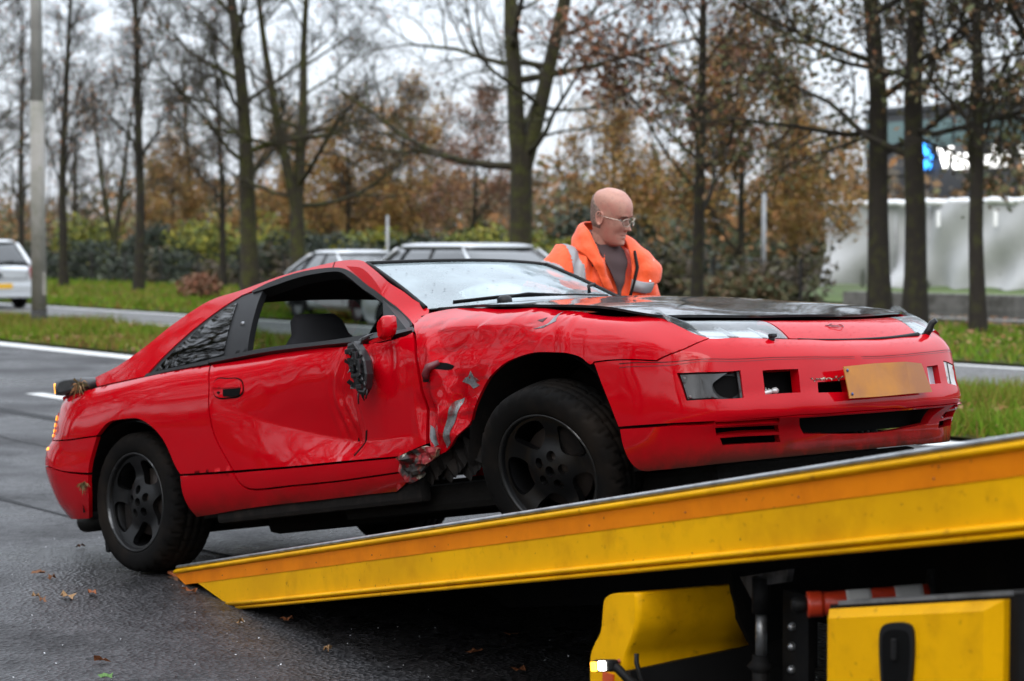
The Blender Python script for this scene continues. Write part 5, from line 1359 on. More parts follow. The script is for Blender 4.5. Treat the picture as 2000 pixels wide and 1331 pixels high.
# inside
IN = MB(); IN.box((-1.2, 0, .235), (3.3, 1.40, .05)); IN.build('floor_pan', UNDER, CAR)
mb = MB(); mb.box((-1.33, -.81, .245), (1.32, .06, .13), bev=.02); mb.box((-1.2, .81, .255), (1.5, .06, .14), bev=.02); mb.build('sill_flange', UNDER, CAR)
for sg in (-1, 1):
    S = MB()
    S.box((-1.35, sg*.36, .46), (.52, .50, .16), bev=.06)
    prof = [(.58, .22, .05), (.70, .25, .07), (.85, .24, .065), (.93, .20, .055), (.97, .155, .05), (1.03, .14, .05), (1.06, .11, .03)]
    rings = []
    for z, w, d in prof:
        cx = -1.62-.30*(z-.55)
        rings.append([(cx+d*cos(a)*1.1, sg*.36+w*(abs(sin(a))**.6)*(1 if sin(a) >= 0 else -1), z) for a in np.linspace(0, 2*pi, 16, endpoint=False)])
    S.loft(rings)
    S.build('seat', CLOTH, CAR)
mb = MB()
rings = []
for y in np.linspace(-.64, .64, 12):
    rings.append([(-.55, y, .60), (-.62, y, .90), (-.75, y, .925), (-.92, y, .90), (-1.0, y, .82), (-.96, y, .66), (-.75, y, .6)])
mb.loft(rings); mb.build('dashboard', BLKP, CAR)
mb = MB(); 
for k in range(24):
    a0, a1 = 2*pi*k/24, 2*pi*(k+1)/24
    f_ = lambda a: Vector((-1.12+.07*sin(a), .36+.185*cos(a), .84+.17*sin(a)))
    mb.tube([f_(a0), f_(a1)], .014, 6, caps=False)
mb.tube([(-.95, .36, .78), (-1.12, .36, .84)], .03, 8); mb.tube([(-1.12, .19, .84), (-1.12, .53, .84)], .012, 6); mb.build('steering_wheel', BLKP, CAR)
mb = MB(); mb.box((-2.2, 0, .80), (.9, 1.36, .04)); mb.box((-1.95, 0, .60), (.06, 1.3, .4)); mb.build('parcel_shelf', VOID, CAR)
patch('headliner', lambda u, v: roof(u, v)-np.array([0, 0, .03]), [(-1.22, -.52, 1), (-1.22, .52, 1), (-2.05, .55, 1), (-2.05, -.55, 1)], CLOTH, CAR, step=.1, thick=0)
# under the car
for (x0, y0) in ((0, 1), (0, -1), (-2.57, 1), (-2.57, -1)):
    mb = MB(); n = 20; R_ = .385
    ring = lambda y: [(x0+.04*(x0 == 0)+R_*cos(pi*k/n)*1.06, y, .30+R_*1.0*sin(pi*k/n)) for k in range(n+1)]
    mb.loft([ring(y0*.855), ring(y0*.42)], closed=False, caps=False)
    r = ring(y0*.42); mb.add(r, [tuple(range(len(r)))])
    mb.build('wheel_housing', UNDER, CAR)
mb = MB(); mb.box((-1.2, 0, .20), (2.2, .30, .06), bev=.02); mb.box((0, 0, .27), (.5, 1.2, .16), bev=.04); mb.box((-2.5, 0, .27), (.5, 1.1, .14), bev=.04)
mb.tube([(-.2, -.25, .19), (-1, -.2, .18), (-2.2, -.3, .19), (-2.7, -.55, .24), (-3.2, -.55, .26)], .035, 10)
mb.build('exhaust_system', UNDER, CAR)
mb = MB()
mb.lathe([(.034, -.15), (.036, .14), (.045, .15), (.045, -.02), (.052, -.02), (.052, -.15)], 16, 'X', (-3.27, -.55, .262)); mb.build('tail_pipe', mat('sooty_steel', (.02, .019, .018), rough=.5, metal=.6), CAR)
mb = MB(); mb.box((-2.82, -.765, .235), (.03, .17, .26), bev=.01); mb.build('mud_flap', RUB, CAR)
mb = MB()
for k in range(16):
    x = -.66+.027*k; mb.add([(x, -.80-.03*(k % 2), .42-.05*(k % 3)), (x+.07, -.78, .36), (x+.05, -.83, .24+.02*(k % 4)), (x-.02, -.80, .27)], [(0, 1, 2, 3)])
mb.build('torn_liner', UNDER, CAR)

mb = MB(); mb.box((.12, 0, .150), (1.05, 1.24, .11), bev=.03); mb.box((-1.1, 0, .175), (1.9, 1.05, .13), bev=.04); mb.box((-.75, -.60, .19), (1.0, .30, .11), bev=.03); mb.box((-2.55, 0, .20), (.9, 1.0, .10), bev=.04)  # added black blocks that make the gap under the car read dark
mb.build('underbody_fill', mat('underbody_fill_black', (.006, .0055, .005), rough=.8, spec=.15, bump=(30, .5, .008)), CAR)
# wheels
TYRE = mat('tyre_rubber', (.0045, .0042, .004), rough=.85, spec=.12, noise=(5, (.016, .012, .009), .42, .7), bump=(90, .12, .002))
RIMM = mat('black_alloy', (.003, .003, .0033), rough=.38, spec=.30, metal=.0, coat=.25, coat_r=.3, noise=(8, (.012, .011, .010), .5, .75))
LIP = mat('scuffed_lip', (.022, .022, .022), rough=.45, metal=.5, noise=(7, (.20, .20, .20), .58, .68))
DISC = mat('brake_disc', (.05, .04, .035), rough=.5, metal=.6)
def make_wheel(center, axis, spin, wide=1.0):
    w = empty('wheel'); w.parent = CAR
    ax = Vector(axis).normalized(); yv = -ax
    zv = (Vector((0, 0, 1))-yv*yv.z).normalized(); xv = yv.cross(zv)
    Mm = Matrix(((xv.x, yv.x, zv.x, center[0]), (xv.y, yv.y, zv.y, center[1]), (xv.z, yv.z, zv.z, center[2]), (0, 0, 0, 1)))
    w.matrix_local = Mm @ Matrix.Rotation(spin, 4, 'Y')
    prof = [(.214, -.09), (.222, -.106), (.232, -.113), (.25, -.118), (.272, -.1195), (.290, -.116), (.303, -.109), (.311, -.099), (.3155, -.086), (.3175, -.066), (.3185, -.047), (.313, -.044), (.313, -.038), (.3188, -.035), (.319, -.006), (.3135, -.003), (.3135, .003), (.319, .006), (.3188, .035), (.313, .038), (.313, .044), (.3185, .047), (.3175, .066), (.3155, .086), (.311, .099), (.303, .109), (.29, .116), (.25, .118), (.222, .106), (.214, .09)]
    n = 300; v = []; f = []
    for k in range(n):
        a = 2*pi*k/n
        for j, (r, y) in enumerate(prof):
            if .301 < r and abs(y) > .03:
                sh = int(abs(y)*60) % 5
                if (k+2*sh) % 10 in (0, 1): r -= .008
            v.append((r*sin(a), -.1195+(y+.1195)*wide, r*cos(a)))
    m_ = len(prof)
    for k in range(n):
        k2 = (k+1) % n
        for j in range(m_-1): f.append((k*m_+j, k2*m_+j, k2*m_+j+1, k*m_+j+1))
    mesh_obj('tyre', v, f, TYRE, w, True)
    mb = MB(); mb.lathe([(.2255, -.104), (.2245, -.110), (.219, -.1115), (.2145, -.108), (.2125, -.100)], 72); mb.build('rim_lip', LIP, w)
    mb = MB(); mb.lathe([(.2125, -.100), (.206, -.080), (.198, -.060), (.192, 0), (.192, .06), (.20, .09), (.218, .104)], 48)
    RB_ = mb.build('rim_barrel', RIMM, w)
    def face(u, vv):
        r = np.hypot(u, vv)
        y = -.092+.026*np.exp(-((r-.125)/.055)**2)-.004*np.exp(-(r/.03)**2)
        return np.stack([u, y, vv], -1)
    hs = []
    for k in range(5):
        a0 = 2*pi*k/5
        P = [(.092, -8), (.112, -22), (.150, -27), (.184, -26), (.197, -13), (.198, 6), (.191, 20), (.165, 23), (.132, 19), (.104, 10)]
        hs.append([(r*sin(a0+radians(d)), r*cos(a0+radians(d))) for r, d in P])
    for k in range(5):
        a0 = 2*pi*(k+.5)/5; c0 = (.057*sin(a0), .057*cos(a0))
        hs.append([(c0[0]+.0205*cos(t), c0[1]+.0205*sin(t)) for t in np.linspace(0, 2*pi, 12, endpoint=False)])
    hs.append([(.0205*cos(t), .0205*sin(t)) for t in np.linspace(0, 2*pi, 12, endpoint=False)])
    out = [(.2122*cos(t), .2122*sin(t)) for t in np.linspace(0, 2*pi, 60, endpoint=False)]
    fl = np.cross(face(np.array(.001), np.array(0.))-face(np.array(0.), np.array(0.)), face(np.array(0.), np.array(.001))-face(np.array(0.), np.array(0.)))[1] > 0
    patch('spokes', face, out, RIMM, w, holes=hs, step=.012, thick=.03, flip=bool(fl))
    mb = MB(); mb.lathe([(.0, -.030), (.15, -.030), (.152, -.024), (.152, -.006), (.0, -.006)], 40); mb.lathe([(.0, -.06), (.07, -.058), (.075, -.02)], 24)
    mb.build('brake_disc', DISC, w)
    mb = MB(); mb.box((.12, -.03, .06), (.09, .06, .14), bev=.02); mb.build('brake_caliper', UNDER, w)
    return w
make_wheel((.0075, -.728, .268), (.0797, -.9627, -.2587), radians(-18), .84)
make_wheel((-2.566, -.742, .315), (-.0153, -.997, .03), radians(180))
make_wheel((0.0, .735, .29), (0, 1, 0), 0.4)
make_wheel((-2.57, .742, .315), (0, 1, 0), 0.9)

# grass torn up by the crash, caught on the tail
def tuft(p_, n, L, label, sd_):
    r = random.Random(sd_); mb = MB(); Pc = CAR.matrix_world @ Vector(p_)
    for k in range(n):
        d = Vector((r.gauss(-.1, .5), r.gauss(-.5, .4), r.gauss(-.35, .5))).normalized()*L*r.uniform(.4, 1.1); w = Vector((r.gauss(0, 1), r.gauss(0, 1), r.gauss(0, 1))).normalized()*r.uniform(.002, .006)
        mb.add([-w, w, d*.6+w*.8+Vector((0, 0, -.01)), d*.6-w*.8], [(0, 1, 2, 3)], m=k % 3); mb.add([d*.6-w*.8, d*.6+w*.8, d+Vector((0, 0, -.02))], [(0, 1, 2)], m=k % 3)
    o = mb.build('grass_tuft', None, None, mats=[LEAFM[2], GREENS[3], mat('dry_grass', (.13, .10, .04), rough=.9)]); o.location = Pc; tag(o, label, 'grass tuft')
tuft((-3.00, -.80, .905), 46, .085, 'dry grass tuft caught under the end of the rear spoiler', 1)
tuft((-2.90, -.888, .435), 22, .048, 'grass tuft caught in the rear bumper joint by the wheel', 2)

# ------------------------------------------------------------------ yellow recovery truck: tilted flatbed
T0 = Vector((-1.5501, 9.5871, 0)); TA = Vector((.4586, -.8886, 0)); TI = Vector((.8886, .4586, 0)); TS = .1842
TRUCK = empty('tow_truck', mat=Matrix(((TA.x, TI.x, 0, T0.x), (TA.y, TI.y, 0, T0.y), (TA.z, TI.z, 1, T0.z), (0, 0, 0, 1))))
tag(TRUCK, 'yellow recovery truck with its flatbed tilted down to the road', 'tow truck')
YEL = mat('yellow_paint', (.90, .455, .0008), rough=.5, spec=.10, coat=.06, coat_r=.25, noise=[(1.3, (.74, .365, .0015), .42, .65), (5.5, (.66, .31, .002), .5, .72), (26, (.40, .17, .006), .62, .76)], bump=(160, .06, .001))
ORG = mat('orange_film', (.84, .235, .0015), rough=.5, spec=.15, noise=[(5, (.72, .19, .0015), .45, .65), (38, (.18, .05, .01), .70, .74)])
ALU = mat('worn_aluminium', (.42, .43, .44), rough=.36, metal=.8, noise=(14, (.22, .22, .22), .45, .7))
DECK = mat('deck_plate', (.022, .021, .020), rough=.75, spec=.2, noise=(6, (.05, .048, .045), .45, .7), bump=(120, .3, .003))
BLK = mat('chassis_black', (.004, .004, .0045), rough=.7, spec=.25, noise=(9, (.010, .009, .008), .5, .7))
# frame: a along the truck, i inwards, z up; zl is measured from the tilted deck line
def tp(a, i, zl): return (a, i, zl+TS*a)
A1 = 7.4
def rail(name, prof, m, par, a0=None, i0=0.0, sg=1, nseg=14, smooth=True):
    """profile (inwards offset, zl) swept along the bed; its tail is cut where it meets the road"""
    rings = []
    for k in range(nseg+1):
        rg = []
        for io, zl in prof:
            s0 = max(0.0, -zl*1.0/TS*.93+.02) if a0 is None else a0       # lower lines start further up
            s0 = s0 if zl < .0 else .12+zl*1.2
            a = s0+(A1-s0)*k/nseg
            rg.append(tp(a, i0+sg*io, zl))
        rings.append(rg)
    mb = MB(); mb.loft(rings, closed=True, caps=True, smooth=smooth)
    return mb.build(name, m, par)
def bead(zc, hh, out, n=8): return [(-out*sin(pi*k/n), zc+hh*cos(pi*k/n)) for k in range(n+1)]+[(.02, zc-hh), (.02, zc+hh)]
for i0, sg in ((0.0, 1), (2.52, -1)):
    SR = rail('side_rail', [(.0, .028), (.0, -.158), (.05, -.158), (.05, .028)], YEL, TRUCK, i0=i0, sg=sg, smooth=False)
    rail('top_rail', bead(.0345, .0075, .010), ALU, SR, i0=i0, sg=sg)
    rail('upper_bead', bead(.0155, .0105, .014), YEL, SR, i0=i0, sg=sg)
    rail('orange_stripe', [(-.0022, .003), (-.0022, -.0485), (.004, -.0485), (.004, .003)], ORG, SR, i0=i0, sg=sg, smooth=False)
    rail('lower_bead', bead(-.1545, .0095, .016), YEL, SR, i0=i0, sg=sg)
    rail('bottom_edge', bead(-.1725, .0075, .010), YEL, SR, i0=i0, sg=sg)
mb = MB()
np_ = 14; wid = (2.52-.10)/np_
for k in range(np_):
    mb = MB(); i = .05+wid*(k+.5)
    z0, z1 = -.045, -.018
    w_ = wid/2-.004
    mb.add([tp(.10, i-w_, z0), tp(.10, i+w_, z0), tp(A1, i+w_, z0), tp(A1, i-w_, z0), tp(.10, i-w_, z1), tp(.10, i+w_, z1), tp(A1, i+w_, z1), tp(A1, i-w_, z1)],
           [(4, 5, 6, 7), (3, 2, 1, 0), (0, 1, 5, 4), (1, 2, 6, 5), (2, 3, 7, 6), (3, 0, 4, 7)])
    mb.build('deck_plank', DECK, TRUCK)
mb = MB(); mb.add([tp(.0, .0, -.002), tp(.0, 2.52, -.002), tp(.16, 2.52, -.012), tp(.16, 0, -.012), tp(.0, 0, -.012), tp(.0, 2.52, -.012), tp(.16, 2.52, -.04), tp(.16, 0, -.04)], [(0, 1, 2, 3), (7, 6, 5, 4), (0, 4, 5, 1), (1, 5, 6, 2), (2, 6, 7, 3), (3, 7, 4, 0)])
mb.build('tail_edge', mat('scraped_edge', (.35, .16, .08), rough=.5, metal=.3, noise=(18, (.06, .05, .045), .45, .6)), TRUCK)
mb = MB(); mb.box((.03, .035, .012), (.13, .04, .012), bev=.004); mb.build('tail_reflector', mat('scuffed_orange', (.55, .17, .07), rough=.5), TRUCK)
mb_s = []
rr = random.Random(3)
for k in range(26):
    a = rr.uniform(.8, 6.2); z = rr.uniform(-.15, .0); q = rr.uniform(.001, .0028); e_ = rr.uniform(.8, 1.8)
    mb_s.append([tp(a-q, -.0035, z-q*e_), tp(a+q, -.0035, z-q*e_*.6), tp(a+q*.7, -.0035, z+q*e_), tp(a-q*.6, -.0035, z+q*e_*.7)])
tag(quads_obj('paint_chips', np.array(mb_s), mat('chip_rust', (.10, .035, .012), rough=.8), TRUCK), kind='stuff')
for k in range(12):
    a = .75+k*.52
    mb = MB(); mb.lathe([(0, -.0035), (.002, -.003), (.0028, 0)], 8, 'Y', tp(a, -.002, -.030)); mb.build('rivet', mat('rivet', (.20, .07, .02), rough=.6) if k == 0 else bpy.data.materials['rivet'], TRUCK)
# bed underside and subframe
mb = MB()
for i in (.75, 1.75):
    mb.add([tp(1.5, i-.06, -.05), tp(1.5, i+.06, -.05), tp(A1, i+.06, -.05), tp(A1, i-.06, -.05), tp(2.0, i-.06, -.26), tp(2.0, i+.06, -.26), tp(A1, i+.06, -.36), tp(A1, i-.06, -.36)], [(0, 1, 2, 3), (7, 6, 5, 4), (0, 4, 5, 1), (1, 5, 6, 2), (2, 6, 7, 3), (3, 7, 4, 0)])
mb.build('bed_beam', BLK, TRUCK)
for k in range(9):
    a = 1.5+k*.65
    mb = MB(); mb.box((a, 1.26, TS*a-.10), (.08, 2.38, .10)); mb.build('cross_member', BLK, TRUCK)
mb = MB(); mb.box((5.7, 1.26, .46), (3.9, .9, .26), bev=.02); mb.box((5.6, .80, .60), (3.9, .10, .22)); mb.box((5.6, 1.9, .60), (3.9, .10, .22)); mb.build('chassis', BLK, TRUCK)
mb = MB(); mb.add([tp(4.2, .80, -.19), tp(7.4, .80, -.19), tp(7.4, .80, -.75), tp(4.75, .80, -.75), tp(4.2, .92, -.19), tp(7.4, .92, -.19), tp(7.4, .92, -.75), tp(4.75, .92, -.75)], [(0, 1, 2, 3), (7, 6, 5, 4), (0, 4, 5, 1), (1, 5, 6, 2), (2, 6, 7, 3), (3, 7, 4, 0)])
mb.build('side_plate', BLK, TRUCK)
for a, i in ((4.85, .98), (4.85, 1.75)):
    w = empty('wheel'); w.parent = TRUCK; w.location = (a, i, .26)
    mb = MB(); mb.lathe([(.15, -.13), (.20, -.15), (.24, -.14), (.258, -.11), (.26, 0), (.258, .11), (.24, .14), (.15, .13)], 48); mb.build('tyre', TYRE, w)
    mb = MB(); mb.lathe([(0, -.06), (.07, -.075), (.13, -.07), (.152, -.12), (.152, .12), (0, .1)], 32); mb.build('rim', BLK, w)
# yellow wheel guard: S shaped panel
front = [(4.134, -.235), (4.140, -.285), (4.132, -.330), (4.102, -.375), (4.075, -.41), (4.066, -.45), (4.068, -.62)]
back = [(3.870, -.62), (3.862, -.45), (3.866, -.402), (3.892, -.370), (3.930, -.335), (3.944, -.27), (3.950, -.247), (3.972, -.235)]
poly = front+back; dp = .46
GA = MB(); rings = []
def smooth_poly(P): return [tuple(p) for p in catmull(P, True, .012)]
pp = smooth_poly([(a, z) + ((1,) if k in (0, 6, 7) else ()) for k, (a, z) in enumerate(poly)])
for i, s in ((.012, .0), (.0, .006), (.004, .0), (.03, 0)):
    pass
n = len(pp); ca = sum(p[0] for p in pp)/n; cz = sum(p[1] for p in pp)/n
def ringg(i, ins): return [(a+(ca-a)*ins, i, z+TS*a+(cz-z)*ins*.2) for a, z in pp]
GA.loft([ringg(-.002, .10), ringg(.006, .02), ringg(.016, 0), ringg(.10, 0), ringg(.20, 0), ringg(.30, 0), ringg(dp, 0)])
GUARD = GA.build('wheel_guard', YEL, TRUCK)
mb = MB()
cut = [(4.150, .30, -.20), (4.150, .305, -.26), (4.150, .325, -.33), (4.150, .365, -.40), (4.147, .42, -.47), (4.145, .60, -.50), (4.145, .60, -.20)]
mb.add([tp(a, i, z) for a, i, z in cut]+[tp(a-.02, i, z) for a, i, z in cut], [tuple(range(7)), tuple(range(13, 6, -1))]+[(k, k+7, (k+1) % 7+7, (k+1) % 7) for k in range(7)]); mb.build('tyre_shield', BLK, GUARD)
mb = MB(); mb.add([tp(a, i, z) for a, i, z in ((4.10, .0, -.452), (4.16, .48, -.405), (4.16, .48, -.75), (4.10, .0, -.75))]+[tp(a-.05, i+.01, z) for a, i, z in ((4.10, .0, -.452), (4.16, .48, -.405), (4.16, .48, -.75), (4.10, .0, -.75))], [(0, 1, 2, 3), (7, 6, 5, 4), (0, 4, 5, 1), (3, 2, 6, 7), (0, 3, 7, 4), (1, 5, 6, 2)]); mb.build('mud_flap', RUB, GUARD)
mb = MB(); mb.box(tp(3.985, -.0055, -.495), (.06, .004, .075)); mb.build('reflector_sticker', mat('red_reflector', (.75, .10, .02), rough=.3, coat=.6), GUARD)
mb = MB(); mb.lathe([(0, -.006), (.006, -.005), (.007, 0)], 10, 'Y', tp(4.045, -.004, -.425)); mb.build('guard_bolt', mat('bolt_red', (.3, .05, .02), rough=.4), GUARD)
# marker lamp on a rubber arm
ML = empty('marker_lamp'); ML.parent = TRUCK
mb = MB(); mb.tube([tp(4.19, .03, -.53), tp(4.15, -.03, -.48), tp(4.125, -.055, -.442), tp(4.10, -.062, -.432)], [.014, .013, .013, .015], 10); mb.box(tp(4.070, -.064, -.432), (.105, .034, .034), rot=Matrix.Rotation(-.18, 3, 'Y'), bev=.010); mb.build('lamp_arm', RUB, ML)
mb = MB(); mb.box(tp(4.040, -.083, -.433), (.026, .010, .026), rot=Matrix.Rotation(-.18, 3, 'Y'), bev=.004); mb.build('amber_lens', mat('amber_lit', (.9, .3, .02), emit=((1, .36, .03), 3.0)), ML)
mb = MB(); mb.box(tp(4.086, -.083, -.431), (.034, .010, .026), rot=Matrix.Rotation(-.18, 3, 'Y'), bev=.004); mb.build('white_lens', mat('white_lit', (.9, .9, .9), emit=((1, .97, .9), 4.0)), ML)
mb = MB(); mb.tube([tp(4.150, -.01, -.405), tp(4.158, -.015, -.43), tp(4.19, -.01, -.50), tp(4.185, .03, -.54)], .007, 8); mb.build('cable_loop', RUB, ML)
# hydraulic ram and bracket
mb = MB(); mb.tube([tp(4.45, .20, -.22), tp(4.45, .20, -.318)], .026, 14); mb.build('ram_head', BLK, TRUCK)
mb = MB(); mb.tube([tp(4.45, .20, -.318), tp(4.45, .20, -.43)], .0155, 14); mb.build('ram_rod', ALU, TRUCK)
mb = MB(); mb.tube([tp(4.45, .20, -.43), tp(4.45, .20, -.62)], .024, 14); mb.lathe([(.02, .02), (.04, 0), (.02, -.02)], 12, 'Z', tp(4.45, .20, -.46)); mb.build('ram_body', BLK, TRUCK)
mb = MB(); mb.add([tp(4.345, .20, -.215), tp(4.575, .20, -.205), tp(4.565, .20, -.238), tp(4.46, .20, -.243), tp(4.40, .20, -.275), tp(4.345, .22, -.215), tp(4.575, .22, -.205), tp(4.565, .22, -.238), tp(4.46, .22, -.243), tp(4.40, .22, -.275)], [(0, 1, 2, 3, 4), (9, 8, 7, 6, 5), (0, 5, 6, 1), (1, 6, 7, 2), (2, 7, 8, 3), (3, 8, 9, 4), (4, 9, 5, 0)]); mb.build('gusset_plate', mat('dusty_steel', (.12, .12, .125), rough=.6, metal=.4, noise=(20, (.05, .05, .05), .4, .6)), TRUCK)
mb = MB(); mb.box(tp(4.53, .265, -.44), (.12, .02, .34)); BR = mb.build('bracket', BLK, TRUCK)
for zz in (-.36, -.413, -.475):
    mb = MB(); mb.lathe([(0, -.016), (.007, -.015), (.012, -.008), (.012, 0)], 6, 'Y', tp(4.52, .255, zz)); mb.build('bolt', ALU, BR)
# tool box with yellow door
mb = MB(); c_ = [tp(a, i, z) for a in (4.99, 5.86) for i in (.035, .5) for z in (-.72, -.300)]
mb.add(c_, [(0, 1, 3, 2), (4, 6, 7, 5), (0, 4, 5, 1), (2, 3, 7, 6), (0, 2, 6, 4), (1, 5, 7, 3)]); BOX = mb.build('tool_box', BLK, TRUCK)
D = MB(); o_ = [(5.012, -.72), (5.012, -.310), (5.645, -.310), (5.645, -.72)]; q_ = [(5.03, -.72), (5.03, -.332), (5.60, -.332), (5.60, -.72)]
D.add([tp(a, .034, z) for a, z in o_]+[tp(a, .018, z) for a, z in o_]+[tp(a, .0, z) for a, z in q_], [(0, 4, 5, 1), (1, 5, 6, 2), (2, 6, 7, 3), (4, 8, 9, 5), (5, 9, 10, 6), (6, 10, 11, 7), (8, 11, 10, 9), (3, 7, 4, 0), (7, 11, 8, 4)])
DR = D.build('box_door', YEL, BOX)
mb = MB(); mb.add([tp(a, i, z) for a in (5.03, 5.66) for i in (.03, .09) for z in (-.302, -.292)], [(0, 1, 3, 2), (4, 6, 7, 5), (0, 4, 5, 1), (2, 3, 7, 6), (0, 2, 6, 4), (1, 5, 7, 3)]); mb.build('rain_strip', ALU, BOX)
def plate_(name, pts, i0, i1, m, par):
    n = len(pts); mb = MB(); mb.add([tp(a, i0, z) for a, z in pts]+[tp(a, i1, z) for a, z in pts], [tuple(range(n)), tuple(range(2*n-1, n-1, -1))]+[(k, k+n, (k+1) % n+n, (k+1) % n) for k in range(n)]); return mb.build(name, m, par)
hp = smooth_poly([(5.245, -.365), (5.262, -.352), (5.345, -.352), (5.362, -.365), (5.364, -.46), (5.352, -.505), (5.325, -.528), (5.285, -.528), (5.256, -.505), (5.246, -.46)])
HL = plate_('latch', hp, -.008, .01, BLKP, DR)
hp2 = [(5.305+(a-5.305)*.80, -.44+(z+.44)*.82) for a, z in hp]; plate_('latch_recess', hp2, -.0092, .004, VOID, HL)
mb = MB(); mb.tube([tp(5.272, -.016, -.49), tp(5.285, -.020, -.505), tp(5.305, -.021, -.509), tp(5.325, -.020, -.505), tp(5.338, -.016, -.49)], .008, 8); mb.box(tp(5.305, -.012, -.41), (.016, .010, .05), bev=.004); mb.build('latch_pull', BLKP, HL)
mb = MB(); mb.add([tp(a, i, z) for a in (5.70, 5.86) for i in (.015, .06) for z in (-.74, -.30)], [(0, 1, 3, 2), (4, 6, 7, 5), (0, 4, 5, 1), (2, 3, 7, 6), (0, 2, 6, 4), (1, 5, 7, 3)]); mb.build('corner_post', BLK, BOX)
# traffic cone carried in a holder
CN = empty('traffic_cone'); CN.matrix_world = TRUCK.matrix_world @ Matrix.Translation(tp(4.782, .12, -.299))
ax_ = Vector((.105, .18, .012)).normalized()
CORG = mat('cone_orange', (.62, .045, .012), rough=.42, coat=.3); CWHT = mat('cone_white', (.60, .60, .58), rough=.5)
def cseg(name, s0, s1, m, r=lambda s: .0285+.016*s/.5):
    mb = MB(); k = 5; mb.tube([ax_*(s0+(s1-s0)*i/k) for i in range(k+1)], [r(s0+(s1-s0)*i/k) for i in range(k+1)], 24); return mb.build(name, m, CN)
cseg('cone_body', .02, .30, CORG)
cseg('collar', -.005, .035, CORG, lambda s: .033)
cseg('white_band', .093, .156, CWHT, lambda s: .0293+.016*s/.5); cseg('white_band', .215, .285, CWHT, lambda s: .0293+.016*s/.5)
mb = MB(); mb.tube([ax_*-.045, ax_*-.035, ax_*-.012, ax_*.0], [.012, .021, .021, .014], 14); mb.build('holder_knob', RUB, CN)
mb = MB(); mb.tube([ax_*.30, ax_*.32], [.075, .075], 4); mb.build('cone_foot', RUB, CN)
tag(CN, 'orange and white traffic cone lying above the yellow tool box', 'traffic cone')

